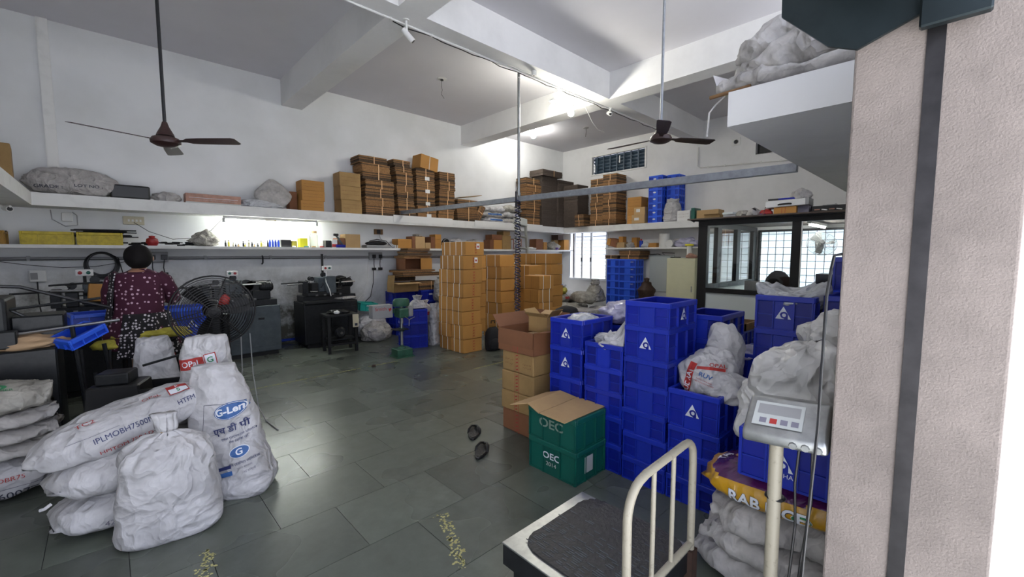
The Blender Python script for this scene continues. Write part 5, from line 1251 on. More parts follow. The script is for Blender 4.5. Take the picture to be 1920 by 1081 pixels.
# loft bags
t = thing('dusty_tarp', 'topmost rolled dusty sack on the loft slab', 'sack', (2.86, .66, 2.66), R(-82)); t.rotation_euler = (0, R(-26), R(-84)); sack('body', .60, .36, .20, 'sack_dusty', t, 80, .022, tip=.4, nu=60, nv=50)
t = thing('dusty_tarp', 'middle dusty sack sloping on the loft slab', 'sack', (2.86, .60, 2.50)); t.rotation_euler = (0, R(-16), R(-86)); sack('body', .74, .42, .26, 'sack_dusty', t, 81, .024, tip=.3, nu=60, nv=50)
t = thing('dusty_tarp', 'flat dusty sack with a dangling string at the loft edge', 'sack', (2.84, .60, 2.41), R(-88)); o = sack('body', .86, .44, .15, 'sack_dusty', t, 82, .022, tip=.3, nu=60, nv=50)
B().tube([(-.42, -.1, .03), (-.47, -.12, -.02), (-.50, -.13, -.06), (-.505, -.13, -.14), (-.51, -.13, -.2)], .006, 5).build('string', 'sack_white', t)
b = B(); b.add([(-.40, -.08, .12), (-.49, -.12, .16), (-.46, -.14, .08), (-.41, -.12, .07)], [(0, 1, 2, 3)]); b.build('loose_corner', 'sack_white', t)
t = thing('wooden_stick', 'grey stick poking out past the loft edge', 'stick', (2.63, .85, 2.42)); B().cyl((0, 0, .005), (.0, .22, -.005), .011, n=8).build('stick', 'wood', t)
# ================================================================ PLATFORM SCALE, nearest the camera
t = thing('platform_scale', 'platform scale with ribbed rubber mat, cream guard rail and steel read-out on a post', 'scale', (1.47, 1.01, 0))
def ps(x, y, z): return (x - 1.47, y - 1.01, z)
B().box(*ps(1.18, .72, .15), *ps(1.75, 1.30, .245)).build('frame', 'dark_steel', t, bevel=.004)
B().box(*ps(1.178, .718, .244), *ps(1.752, 1.302, .252)).build('steel_top', 'steel', t, bevel=.002)
r_ = random.Random(9); pl = []
for i in range(64):
    a = i / 64 * 2 * PI; x = se(math.cos(a), .32) * .262; y = se(math.sin(a), .32) * .262
    e = r_.uniform(-.005, .005); pl.append((1.49 + x + e - 1.47, .985 + y + e - 1.01))
B().prism(pl, .252, .259).build('rubber_mat', 'rubber', t)
b = B()
for i in range(46):
    x = 1.25 + i * .0108
    for k in range(9):
        if r_.random() < .35 + i / 60: continue
        y = .76 + k * .053 + r_.uniform(0, .02); b.box(x - 1.47, y - 1.01, .259, x - 1.4665, y + r_.uniform(.02, .05) - 1.01, .2608)
tag(b.build('mat_ribs', 'machine_grey', t), kind='stuff')
for (x, y) in ((1.24, 1.24), (1.24, .78), (1.69, 1.24), (1.69, .78)):
    b = B().lathe([(0, -.02), (.04, -.02), (.045, 0), (.04, .02), (0, .02)], ps(x, y, .047), 14, axis='y'); w = b.build('wheel', 'black_plastic', t, smooth=True)
    B().box(x - 1.495, y - 1.035, .08, x - 1.445, y - .985, .15).build('caster_fork', 'black_iron', t)
# guard rail
yr = .72; P0 = []
P0 += [(1.225, yr, .252), (1.222, yr, .60)]
for i in range(1, 6): a = i / 6 * PI / 2; P0.append((1.222 + .10 * (1 - math.cos(a)), yr, .60 + .12 * math.sin(a)))
P0 += [(1.34, yr, .725), (1.65, yr, .735)]
for i in range(1, 6): a = i / 6 * PI / 2; P0.append((1.66 + .07 * math.sin(a), yr, .665 + .07 * math.cos(a)))
P0 += [(1.733, yr, .63), (1.737, yr, .20)]
B().tube([ps(*p) for p in P0], .0155, 10).build('guard_rail', 'cream_paint', t, smooth=True)
B().tube([ps(1.225, yr, .275), ps(1.735, yr, .275)], .0145, 10).build('lower_rail', 'cream_paint', t, smooth=True)
for x in (1.40, 1.555): B().cyl(ps(x, yr, .275), ps(x, yr, .735), .009, n=10).build('upright', 'cream_paint', t, smooth=True)
B().box(*ps(1.71, .70, .12), *ps(1.76, .735, .25)).build('rail_bracket', 'rust_brown', t)
# post and read-out
B().cyl(ps(1.60, .385, .03), ps(1.585, .385, .93), .021, n=14).build('post', 'cream_paint', t, smooth=True)
B().tube([ps(1.60, .385, .05), ps(1.62, .50, .05), ps(1.66, .72, .12)], .02, 8).build('foot_tube', 'grey_plastic', t, smooth=True)
B().tube([ps(1.6, .385, .40), ps(1.66, .36, .33), ps(1.68, .33, .36), ps(1.66, .30, .28), ps(1.62, .34, .22)], .014, 8).build('cable_loop', 'grey_plastic', t, smooth=True)
B().tube([ps(1.60 + .026 * math.cos(a), .385 + .026 * math.sin(a), .68) for a in [k * PI / 6 for k in range(12)]], .006, 5, closed=True).build('band', 'black_plastic', t)
hd = thing('display_head', None, None, (0, 0, 0)); del_ = hd
hd.parent = t; hd.location = ps(1.60, .335, .925); hd.rotation_euler = (0, R(-4), R(-88))
b = B(); V = [(-.135, -.10, -.03), (.098, -.10, -.03), (.098, .12, -.03), (-.135, .12, -.03), (-.135, -.10, .005), (.098, -.10, .005), (.098, .02, .095), (-.135, .02, .095), (.098, .12, .075), (-.135, .12, .075)]
b.add(V, [(3, 2, 1, 0), (4, 5, 6, 7), (7, 6, 8, 9), (0, 1, 5, 4), (9, 8, 2, 3), (1, 2, 8, 6, 5), (0, 4, 7, 9, 3)]); b.build('housing', 'steel', hd, bevel=.012, seg=3, smooth=True)
n_ = Vector((0, -.09, .12)).normalized(); yd_ = Vector((0, .12, .09)).normalized()
flat(hd, 'panel_print', [rect(-.11, -.045, .03, .05, 'grey_white_print'), rect(-.10, .0, .02, .04, 'grey_plastic'), rect(-.09, -.035, -.07, -.015, 'grey_print'), rect(-.06, -.035, -.04, -.015, 'red_print'), rect(-.03, -.035, -.01, -.015, 'grey_print'), rect(-.0, -.035, .02, -.015, 'grey_print')], (0, -.04, .05), (1, 0, 0), yd_, .004)
for i in range(3): B().lathe([(0, -.006), (.010, -.006), (.012, 0)], (.01 + .032 * i, -.10, -.015), 8, axis='y').build('connector', 'steel', hd)
t = thing('black_cable', 'black cable hanging down beside the plastered pillar', 'cable', (1.478, .252, 0))
B().tube([(.03, -.022, 1.50), (.012, -.008, 1.495), (.03, .0, 1.46), (.0, .002, 1.38), (.0, .004, 1.0), (-.0, .02, .6), (.0, .035, .05)], .0042, 7).build('cable', 'black_plastic', t, smooth=True)
t = thing('black_cable', 'two thinner black wires dangling below the steel read-out', 'cable', (1.60, .29, 0))
B().tube([(0, .03, .93), (.0, .04, .75), (.01, .035, .6), (-.01, .045, .35), (0, .06, .02)], .004, 6).build('wire', 'black_plastic', t); B().tube([(0, .0, .93), (.01, -.005, .7), (-.01, .01, .5), (.01, .03, .2), (0, .04, .02)], .004, 6).build('wire', 'black_plastic', t)

# ================================================================ SLIPPERS
def slipper(label, loc, rz, flip):
    t = thing('slipper', label, 'slipper', loc, rz, 'pair of black slippers')
    def outl(s, n=28):
        o = []
        for i in range(n):
            a = 2 * PI * i / n; y = math.cos(a) * .135; w = .044 + .010 * math.sin(PI * (y + .05) / .25) * (1 if y > -.05 else .3); x = math.sin(a) * w * s + flip * .006 * (y > 0)
            o.append((x, y * s))
        return o
    B().prism(outl(1), 0, .020).build('sole', 'black_plastic', t, bevel=.004); B().prism(outl(.9), .020, .023).build('footbed', 'rubber', t)
    b = B()
    for s in (-1, 1):
        b.tube([(s * .046, -.02, .012), (s * .044, .0, .038), (s * .026, .045, .052), (flip * .006, .085, .036), (flip * .006, .088, .02)], .009, 8)
    b.build('strap', 'black_plastic', t, smooth=True); return t
slipper('black slipper lying nearer the seated machines', (2.15, 2.72, .0), R(-44), 1)
slipper('black slipper lying nearer the green crates', (1.99, 2.42, .0), R(-54), -1)
t = thing('small_debris', 'small brown scrap on the yellow floor line', 'debris', (2.52, 5.33, 0)); heap('scrap', .06, .05, .03, 'rust_brown', t, 4, .3, sub=2)

# ================================================================ CAGE FAN ON STAND
d = Vector((-.60, -4.3, .42)).normalized()
f = cage_fan('large black cage fan on a dark stand behind the tall white sack', (.63, 4.30, 1.02), (R(5), R(0), R(-6)), .30, 'black_iron', 'black_iron', None, rings=16, spokes=6, wire=.003)
B().box(-.05, .05, -.34, .05, .13, .05).build('yoke', 'black_iron', f, bevel=.01); B().cyl((.085, .11, -1.0), (.085, .11, -.05), .032, n=14).build('pole', 'black_iron', f, smooth=True)
B().lathe([(0, 0), (.22, 0), (.2, .03), (.05, .06), (0, .06)], (.085, .11, -1.02), 24).build('base', 'black_iron', f, smooth=True)
heap('rag', .07, .04, .10, 'red_print', f, 5, .3, loc=(.08, .06, .04), sub=3)
B().tube([(-.02, -.02, -.25), (-.05, -.05, -.38), (.0, -.06, -.44), (.06, -.02, -.42)], .004, 5).build('cord', 'black_plastic', f)
t = thing('pale_cords', 'two pale cords trailing from the fan down to the floor', 'cord', (.84, 4.42, 0))
B().tube([(0, 0, .78), (.0, .02, .45), (-.02, .03, .30)], .005, 5).build('cord', 'grey_plastic', t); B().tube([(.07, 0, .78), (.08, .0, .4), (.10, -.05, .1), (.12, -.2, .008), (.14, -.5, .006)], .005, 5).build('cord', 'grey_plastic', t)

# ================================================================ MACHINES
def gearhead(t, ox, oy, oz, w, d_, seed, col='machine_dark', flip=1):
    """cluttered machine head: slides, shafts, pulleys, levers"""
    r = random.Random(seed)
    def bx(n, m, *q, bev=.006): return B().box(ox + q[0] * w, oy + q[1] * d_, oz + q[2], ox + q[3] * w, oy + q[4] * d_, oz + q[5]).build(n, m, t, bevel=bev)
    bx('bed', col, 0, .15, 0, 1, .9, .09); bx('cross_slide', 'machine_dark', .05, .05, .09, .55, .6, .15); bx('headstock', 'machine_grey', .30, .25, .15, .52, .75, .38); bx('tailstock', 'machine_dark', .66, .25, .09, .92, .75, .22)
    bx('chip_guard', col, .0, .2, .14, .10, .7, .33); bx('tool_post', 'machine_dark', .14, .1, .15, .26, .45, .30)
    for (x, z, r_, L_) in ((.60, .30, .085, .06), (.68, .26, .11, .05), (.20, .36, .035, .12), (.42, .42, .04, .05)):
        B().lathe([(0, 0), (r_, 0), (r_, .012), (r_ * .75, .02), (r_ * .75, L_ - .02), (r_, L_ - .012), (r_, L_), (0, L_)], (ox + x * w, oy + .35 * d_, oz + z), 20, axis='y').build('pulley', 'machine_dark', t, smooth=True)
    B().lathe([(0, 0), (.06, .01), (.075, .03), (.075, .17), (.05, .2), (0, .2)], (ox + .76 * w, oy + .45 * d_, oz + .27), 16, axis='x').build('motor', 'black_iron', t, smooth=True)
    b = B()
    for i in range(6): b.lathe([(.076, -.004), (.082, -.004), (.082, .004), (.076, .004)], (ox + .76 * w + .05 + .02 * i, oy + .45 * d_, oz + .27), 16, axis='x')
    b.build('motor_fins', 'machine_dark', t)
    for i in range(9):
        x0 = ox + r.uniform(.0, .7) * w; z0 = oz + r.uniform(.12, .38); y0 = oy + r.uniform(.0, .5) * d_; L_ = r.uniform(.08, .25)
        B().cyl((x0, y0, z0), (x0 + L_, y0, z0 + r.uniform(-.01, .01)), r.uniform(.006, .016), n=8).build('shaft', r.choice(['machine_dark', 'machine_steel', 'black_iron']), t)
    for i in range(6):
        x0 = ox + r.uniform(.05, .9) * w; y0 = oy + r.uniform(.05, .5) * d_; z0 = oz + r.uniform(.1, .3)
        B().tube([(x0, y0, z0), (x0 + r.uniform(-.04, .04), y0 - .03, z0 + .07), (x0 + r.uniform(-.06, .06), y0 - .05, z0 + .10)], .006, 6).build('lever', 'machine_dark', t); B().lathe([(0, -.012), (.012, 0), (0, .012)], (x0, y0, z0), 8).build('nut', 'machine_steel', t)
    for i in range(4):
        x0 = ox + (.2 + .15 * i) * w; B().box(x0, oy + .02, oz + .09, x0 + .04, oy + .06, oz + .115).build('bright_block', 'machine_steel', t, bevel=.003)
    B().cyl((ox - .28 * flip * 1.0, oy + .2, oz + .30), (ox + .12, oy + .2, oz + .31), .010, n=8).build('feed_bar', 'machine_dark', t)
def switchbox(t, x, y, z, sw=False):
    B().box(x - .07, y - .03, z - .035, x + .07, y + .03, z + .035).build('switch_box', 'white_plastic', t, bevel=.006)
    for s, m in ((-1, 'green_plastic' if not sw else 'red_plastic'), (1, 'red_plastic' if not sw else 'green_plastic')): B().lathe([(0, -.015), (.018, -.012), (.018, 0)], (x + s * .032, y - .03, z), 12, axis='y').build('button', m, t)
def cabinet(t, x0, y0, x1, y1, h, louv=True, m='machine_grey'):
    B().box(x0, y0, .06, x1, y1, h).build('cabinet', m, t, bevel=.012, seg=2); B().box(x0 + .04, y0 + .03, 0, x1 - .04, y1 - .03, .06).build('plinth', 'black_iron', t)
    B().box(x0 + .05 + (x1 - x0) * .42, y0 - .006, .14, x1 - .03, y0, h - .1).build('door', m, t, bevel=.003)
    B().box(x1 - .30, y0 - .012, h - .20, x1 - .22, y0 - .005, h - .17).build('handle_slot', 'black_iron', t)
    if louv:
        for i in range(5): B().box(x0 + .06, y0 - .012, .2 + i * .06, x0 + .3, y0, .215 + i * .06).build('louver', m, t, bevel=.003)
t = thing('lathe_machine', 'grey cabinet lathe behind the cage fan, with a green and red switch box', 'machine', (1.02, 7.02, 0))
cabinet(t, 0, 0, .84, .55, .74); gearhead(t, -.10, .0, .74, .92, .45, 1); B().box(.22, .10, .95, .38, .3, 1.13).build('gear_cover', 'machine_grey', t, bevel=.008); B().cyl((.26, .17, 1.1), (.26, .17, 1.2), .015, n=8).build('switch_post', 'machine_dark', t); switchbox(t, .27, .15, 1.225)
B().box(.34, -.02, 1.06, .60, .08, 1.07).build('paper', 'paper', t)
t = thing('lathe_machine', 'dark cabinet lathe right of the first, with a belt pulley on top', 'machine', (2.20, 7.03, 0))
cabinet(t, 0, 0, .86, .52, .73, False, 'machine_dark'); gearhead(t, .02, .0, .74, .84, .45, 2); B().box(.0, -.04, .70, .62, .06, .76).build('oil_tray', 'machine_dark', t, bevel=.015); B().box(.36, .02, .86, .52, .18, 1.14).build('gear_cover', 'machine_grey', t, bevel=.01)
B().lathe([(0, 0), (.14, 0), (.14, .05), (0, .05)], (.66, .2, 1.0), 24, axis='y').build('flywheel', 'machine_dark', t, smooth=True)
B().box(.385, .27, 1.12, .415, .3, 1.5).build('conduit_post', 'black_iron', t); switchbox(t, .41, .12, 1.27, True); B().tube([(.38, .06, 1.22), (.36, .03, 1.05), (.40, .0, .92), (.42, .0, .82)], .008, 6).build('cable', 'white_plastic', t)
B().cyl((-.20, .1, 1.02), (.10, .1, 1.035), .010, n=8).build('feed_bar', 'machine_steel', t); heap('rag', .34, .22, .06, 'sack_grey', t, 6, .3, loc=(.68, .1, .74), sub=3)
t = thing('motor_table', 'small dark angle-iron table holding a motor in front of the dark lathe', 'table', (2.33, 6.42, 0), R(-5))
for sx in (0, .40):
    for sy in (0, .28): B().box(sx, sy, 0, sx + .04, sy + .04, .56).build('leg', 'black_iron', t)
B().box(-.02, -.02, .56, .46, .34, .59).build('top', 'machine_dark', t, bevel=.004); B().box(.04, 0, .12, .40, .03, .15).build('crossbar', 'black_iron', t); B().box(.02, .02, .20, .42, .30, .21).build('lower_shelf', 'machine_dark', t)
B().lathe([(0, -.02), (.06, -.02), (.085, .0), (.085, .16), (.05, .19), (0, .19)], (.20, .06, .305), 20, axis='y').build('motor', 'machine_dark', t, smooth=True); B().lathe([(0, 0), (.022, 0), (.022, .05), (0, .05)], (.20, .0, .305), 10, axis='y').build('motor_shaft', 'machine_steel', t)
B().box(.36, -.025, .38, .45, -.02, .58).build('label_card', 'ivory_plastic', t); B().box(.39, -.027, .40, .43, -.024, .44).build('card_print', 'black_print', t)
heap('scrap_on_top', .3, .2, .07, 'machine_dark', t, 7, .35, loc=(.2, .15, .59), sub=3, freq=4); heap('cotton_waste', .08, .06, .06, 'white_plastic', t, 8, .3, loc=(.14, .02, .6), sub=3)
t = thing('lathe_machine', 'blackened lathe against the left wall, in front of the seated person', 'machine', (-.44, 6.30, 0))
cabinet(t, 0, 0, .78, .5, .80, False, 'machine_dark'); gearhead(t, .0, .0, .80, .80, .42, 3); B().cyl((.0, .05, 1.18), (.4, .05, 1.2), .01, n=8).build('rod', 'machine_dark', t); switchbox(t, .26, .20, 1.30, True); B().cyl((.26, .2, 1.1), (.26, .2, 1.28), .014, n=8).build('switch_post', 'machine_dark', t)
shelf_carton('torn orange carton resting on the blackened lathe', -.16, 6.16, 1.02, .42, .14, .18, 'kraft', rot=(R(-8), R(6), R(4)))
# bench for the blue crate
t = thing('iron_bench', 'black iron bench carrying a blue crate left of the seated person', 'bench', (-.12, 5.55, 0))
B().box(-.30, -.2, .74, .34, .24, .785).build('top', 'black_iron', t)
for sx in (-.28, .3):
    for sy in (-.18, .2): B().box(sx, sy, 0, sx + .035, sy + .035, .74).build('leg', 'black_iron', t)
# nearest dark machine at the far left
t = thing('press_machine', 'large blackened press machine at the far left with arms and cables', 'machine', (-.95, 4.38, 0))
B().box(0, 0, 0, .66, .56, .84).build('cabinet', 'machine_dark', t, bevel=.01); B().box(.0, .06, .84, .44, .5, 1.20).build('body_block', 'machine_dark', t, bevel=.02, seg=2); B().box(.05, .0, .86, .48, .1, .98).build('slide', 'machine_dark', t, bevel=.008)
B().box(.44, .16, .86, .70, .45, 1.06).build('tool_head', 'machine_dark', t, bevel=.01); B().lathe([(0, -.03), (.05, -.03), (.055, 0), (0, .0)], (.2, .05, 1.08), 16, axis='y').build('dial', 'black_iron', t, smooth=True)
B().cyl((.30, .1, .93), (1.0, .1, .99), .012, n=8).build('arm', 'machine_steel', t); B().cyl((.30, .16, 1.10), (.9, .2, 1.16), .010, n=8).build('arm', 'machine_dark', t); B().cyl((.78, .05, .35), (.74, .08, .97), .014, n=8).build('strut', 'machine_dark', t)
B().tube([(-.1, .1, 1.22), (.2, .1, 1.30), (.5, .15, 1.27), (.8, .2, 1.14), (.95, .25, 1.08)], .012, 7).build('cable', 'black_plastic', t, smooth=True); B().tube([(-.1, .2, 1.27), (.2, .2, 1.24), (.4, .2, 1.14), (.55, .2, 1.02)], .010, 7).build('cable', 'black_plastic', t, smooth=True)
B().box(.06, .1, 1.2, .16, .2, 1.24).build('block', 'machine_dark', t); B().tube([(.12, -.02, .64), (.25, -.03, .66), (.38, -.03, .70)], .006, 6).build('bright_hose', 'steel', t); B().lathe([(0, -.03), (.04, -.02), (.04, .02), (0, .02)], (.1, -.005, .68), 12, axis='y').build('fitting', 'machine_steel', t)
heap('rag', .36, .2, .10, 'kraft_inside', t, 9, .3, loc=(.52, .12, .84), sub=4)
t = thing('drill_stand', 'black iron stand with upright rods on the floor beside the press', 'stand', (-.08, 4.55, 0))
B().box(-.16, -.14, 0, .16, .14, .05).build('base', 'black_iron', t, bevel=.01)
for (a, b_) in (((-.08, -.05, .05), (-.10, -.02, .78)), ((.10, .05, .05), (.03, .05, .80)), ((.0, -.1, .05), (-.03, -.06, .6))): B().cyl(a, b_, .014, n=8).build('rod', 'machine_dark', t)
B().lathe([(0, 0), (.10, .0), (.12, .02), (.11, .05), (0, .05)], (.0, -.05, .05), 18).build('pulley', 'machine_dark', t, smooth=True); B().lathe([(0, 0), (.03, 0), (.03, .01), (0, .01)], (-.07, -.08, .16), 10).build('bright_cap', 'steel', t)
t = thing('iron_pedestal', 'black iron pedestal with a padded block and empty tray behind the sacks', 'pedestal', (.02, 3.95, 0), R(-20))
b = B(); b.box(-.14, -.12, 0, .14, .12, .62, tx=-.05, ty=-.03); b.build('body', 'black_iron', t, bevel=.01); B().box(-.10, -.09, .62, .08, .08, .70).build('block', 'machine_dark', t, bevel=.012, seg=2)
b = B()
for q in ((.10, -.12, .50, .44, .16, .515), (.10, -.12, .515, .44, -.105, .58), (.10, .145, .515, .44, .16, .58), (.10, -.12, .515, .115, .16, .58), (.425, -.12, .515, .44, .16, .58)): b.box(*q)
b.build('tray', 'black_iron', t); B().cyl((.1, .1, .70), (.48, .1, .80), .009, n=8).build('lever', 'machine_dark', t); B().lathe([(0, -.04), (.02, -.03), (.02, .03), (0, .04)], (.44, .1, .79), 10, axis='x').build('knob', 'black_plastic', t)
B().cyl((.27, .0, .0), (.27, .0, .5), .02, n=8).build('tray_leg', 'black_iron', t)
# drill press
t = thing('drill_press', 'green bench drill press on a green box base standing on the floor', 'drill', (3.09, 5.60, 0), R(-4))
B().box(-.14, -.13, 0, .14, .13, .015).build('foot', 'machine_green', t); B().box(-.12, -.11, .015, .12, .11, .12).build('base', 'machine_green', t, bevel=.006); B().lathe([(0, 0), (.06, 0), (.05, .02), (.025, .03), (.025, .05)], (0, 0, .12), 16).build('flange', 'machine_green', t, smooth=True)
B().cyl((0, 0, .13), (0, 0, .78), .020, n=14).build('column', 'steel', t, smooth=True); B().box(-.14, -.12, .40, .06, .06, .415).build('table', 'machine_dark', t, bevel=.004); B().lathe([(.021, -.03), (.04, -.03), (.04, .02), (.021, .02)], (0, 0, .4), 14).build('table_collar', 'machine_green', t)
B().box(-.09, -.13, .58, .06, .07, .72).build('head', 'machine_green', t, bevel=.02, seg=3); B().cyl((-.03, -.08, .50), (-.03, -.08, .60), .02, n=12).build('chuck', 'steel', t, smooth=True)
b = B(); b.lathe([(0, 0), (.10, 0), (.11, .02), (.11, .08), (.09, .11), (0, .12)], (.0, .0, .74), 24); o = b.build('belt_cover', 'machine_green', t, smooth=True); o.scale = (1.15, .8, 1)
B().lathe([(0, -.09), (.05, -.08), (.055, -.05), (.055, .06), (0, .08)], (.14, .02, .66), 16).build('motor', 'grey_plastic', t, smooth=True)
for i in range(3):
    a = i * 2.1 + .4; B().cyl((.06, -.13, .55), (.06 + .09 * math.cos(a), -.14, .55 + .09 * math.sin(a)), .006, n=6).build('feed_handle', 'steel', t)
B().box(-.43, .0, .585, -.13, .14, .775).build('belt_housing', 'grey_plastic', t, bevel=.005); B().box(-.14, .02, .64, -.08, .08, .70).build('bracket', 'machine_green', t)
flat(t, 'print', [words('Smith', .07, 'red_print', -.31, .135, 1.1), poly([(-.18, .09), (-.15, .12), (-.16, .15), (-.19, .13), (-.21, .16)], 'red_print')], (0, 0, .585), (1, 0, 0), (0, 0, 1), .003)
t = thing('backpack', 'black backpack leaning on the cartons beside the tall stack', 'backpack', (4.33, 4.98, 0), R(-20))
heap('body', .26, .20, .44, 'black_cloth', t, 10, .08, sub=4, freq=2, shape=lambda p: Vector((se(p.x, .8), p.y, se(p.z, .7)))); heap('pocket', .2, .08, .2, 'black_cloth', t, 11, .08, loc=(0, -.10, .03), sub=3); B().tube([(-.03, 0, .42), (-.03, 0, .46), (.03, 0, .46), (.03, 0, .42)], .008, 6).build('loop', 'black_cloth', t)
# ladder
t = thing('step_ladder', 'aluminium step ladder leaning on the shelves behind the coiled hose', 'ladder', (6.98, 6.90, 0)); t.rotation_euler = (R(-10), R(7.5), 0)
for s in (-1, 1): b = B(); b.add([(s * .26 - .02, 0, 0), (s * .26 + .02, 0, 0), (s * .26 + .02, .06, 0), (s * .26 - .02, .06, 0), (s * .15 - .02, 0, 2.4), (s * .15 + .02, 0, 2.4), (s * .15 + .02, .06, 2.4), (s * .15 - .02, .06, 2.4)], [(3, 2, 1, 0), (4, 5, 6, 7), (0, 1, 5, 4), (1, 2, 6, 5), (2, 3, 7, 6), (3, 0, 4, 7)]); b.build('rail', 'aluminium', t)
for i in range(8): w = .26 - .11 * (i + 1) * .28 / 2.4; B().box(-w, -.01, .28 * (i + 1), w, .09, .28 * (i + 1) + .025).build('step', 'aluminium', t)
B().box(-.17, -.03, 2.24, .17, .12, 2.42).build('top_cap', 'grey_white_print', t, bevel=.01)

# ================================================================ PERSON on a tall stool
t = thing('tall_stool', 'tall black stool with a yellow cloth cushion under the seated person', 'stool', (.20, 4.86, 0), R(-20))
B().box(-.20, -.16, .76, .24, .18, .80).build('seat', 'black_iron', t, bevel=.01)
for sx in (-.18, .19):
    for sy in (-.14, .13): B().cyl((sx * 1.15, sy * 1.15, 0), (sx, sy, .77), .018, n=8).build('leg', 'black_iron', t)
B().box(-.2, -.16, .3, .22, -.13, .33).build('footrest', 'black_iron', t)
heap('cushion', .54, .40, .09, 'yellow_cloth', t, 12, .14, loc=(.05, 0, .79), sub=4, freq=2); heap('cushion_fold', .2, .14, .09, 'yellow_cloth', t, 13, .2, loc=(-.20, -.14, .72), sub=3); heap('cushion_fold', .20, .16, .07, 'yellow_cloth', t, 14, .2, loc=(.26, -.1, .79), sub=3)
p = thing('person', 'person with black hair in a maroon dotted tunic seated with back to the camera', 'person', (.19, 4.88, 0), R(-14))
def skin_mesh(name, pts, edges, m, parent, lv=2):
    me = bpy.data.meshes.new(name); me.from_pydata([q[0] for q in pts], edges, []); me.materials.append(M[m]); o = link(name, me, parent)
    sk = o.modifiers.new('skin', 'SKIN'); sk.use_smooth_shade = True
    for v, q in zip(me.skin_vertices[0].data, pts): v.radius = (q[1], q[1] if len(q) < 3 else q[2])
    me.skin_vertices[0].data[0].use_root = True; sb = o.modifiers.new('sub', 'SUBSURF'); sb.levels = lv; sb.render_levels = lv
    return o
P_ = [((0, 0, .90), .13, .11), ((0, .0, 1.02), .12, .09), ((0, .02, 1.16), .13, .09), ((0, .03, 1.28), .12, .08), ((0, .05, 1.36), .045), ((0, .07, 1.42), .05), ((0, .075, 1.475), .082, .088), ((0, .07, 1.53), .06)]
E_ = [(i, i + 1) for i in range(7)]
for s in (-1, 1):
    k = len(P_); P_ += [((s * .15, .03, 1.295), .05), ((s * .215, .08, 1.10), .038), ((s * .15, .30, 1.06), .028), ((s * .135, .36, 1.06), .024), ((s * .13, .40, 1.055), .03, .016)]
    E_ += [(3, k), (k, k + 1), (k + 1, k + 2), (k + 2, k + 3), (k + 3, k + 4)]
    for j in range(4):
        q = len(P_); x = s * (.108 + .015 * j); L_ = (.055, .065, .07, .055)[j]; P_ += [((x, .43, 1.053), .008), ((x, .43 + L_ * .6, 1.05), .0075), ((x, .43 + L_, 1.025), .0065)]; E_ += [(k + 4, q), (q, q + 1), (q + 1, q + 2)]
    q = len(P_); P_ += [((s * .10, .39, 1.045), .010), ((s * .085, .42, 1.04), .008)]; E_ += [(k + 3, q), (q, q + 1)]
    k = len(P_); P_ += [((s * .09, .02, .88), .085), ((s * .12, .38, .86), .06), ((s * .12, .36, .62), .045), ((s * .12, .30, .40), .032), ((s * .12, .36, .36), .032, .024), ((s * .12, .44, .34), .026, .016)]
    E_ += [(0, k), (k, k + 1), (k + 1, k + 2), (k + 2, k + 3), (k + 3, k + 4), (k + 4, k + 5)]
body = skin_mesh('body', P_, E_, 'skin', p)
o = heap('hair', .195, .215, .215, 'hair', p, 15, .03, loc=(0, .055, 1.385), sub=4, freq=2, flat_=False); o.location = (0, .05, 1.475)
for s in (-1, 1): B().lathe([(0, -.008), (.018, -.004), (.02, .004), (0, .008)], (s * .092, .09, 1.46), 10, axis='x').build('ear', 'skin', p, smooth=True)
for s in (-1, 1): B().lathe([(0, -.006), (.012, 0), (0, .006)], (s * .03, .155, 1.485), 10, axis='y').build('eye', 'white_plastic', p, smooth=True)
B().add([(-.012, .150, 1.45), (.012, .150, 1.45), (0, .178, 1.452), (0, .152, 1.49)], [(0, 1, 2), (0, 2, 3), (1, 3, 2), (0, 3, 1)]).build('nose', 'skin', p, smooth=True); B().box(-.02, .150, 1.425, .02, .157, 1.432).build('mouth', 'red_print', p)
prof = [(1.375, .055, .055, .05), (1.355, .09, .065, .045), (1.33, .15, .085, .035), (1.28, .180, .105, .03), (1.20, .172, .118, .02), (1.10, .160, .115, .01), (1.00, .165, .125, .0), (.93, .19, .15, .0), (.87, .225, .19, .02), (.82, .25, .22, .04), (.76, .26, .235, .05), (.70, .262, .24, .05)]
def PT(u, v):
    k = u * (len(prof) - 1); i = min(int(k), len(prof) - 2); f = k - i; a, b_ = prof[i], prof[i + 1]; z, w, dd, yo = (a[j] * (1 - f) + b_[j] * f for j in range(4)); an = v * 2 * PI
    fold = 1 + (.03 + .05 * max(0, u - .5)) * math.sin(an * 7 + 3 * u) * min(1, u * 2)
    return Vector((se(math.cos(an), .85) * w * fold, se(math.sin(an), .85) * dd * fold + yo, z))
grid_mesh('tunic', PT, 50, 56, 'maroon_dots', p, lambda q, n_: n_ * fb(q, 9, 2) * .010)
for s in (-1, 1): B().tube([(s * .12, .03, 1.315), (s * .165, .035, 1.27), (s * .205, .06, 1.17), (s * .218, .09, 1.10), (s * .20, .14, 1.085)], .06, 12, radii=[.055, .066, .060, .056, .05]).build('sleeve', 'maroon_dots', p, smooth=True)
def PS(u, v):
    an = R(-115) + v * R(160); z = 1.0 - u * .36; w = .185 + .10 * u; f = 1 + .04 * math.sin(an * 11)
    return Vector((math.cos(an) * w * 1.04 * f, math.sin(an) * (w * .92) * f + .02 * u, z))
o = grid_mesh('patterned_shawl', PS, 24, 40, 'black_dots', p, lambda q, n_: n_ * fb(q, 9, 2) * .012, closed_v=False); sm = o.modifiers.new('thick', 'SOLIDIFY'); sm.thickness = .004
def PL(u, v):
    an = R(150) + v * R(75); z = 1.34 - u * .5; w = .190 + .06 * u; return Vector((math.cos(an) * w, math.sin(an) * (w * .72) + .03 - .0 * u, z))
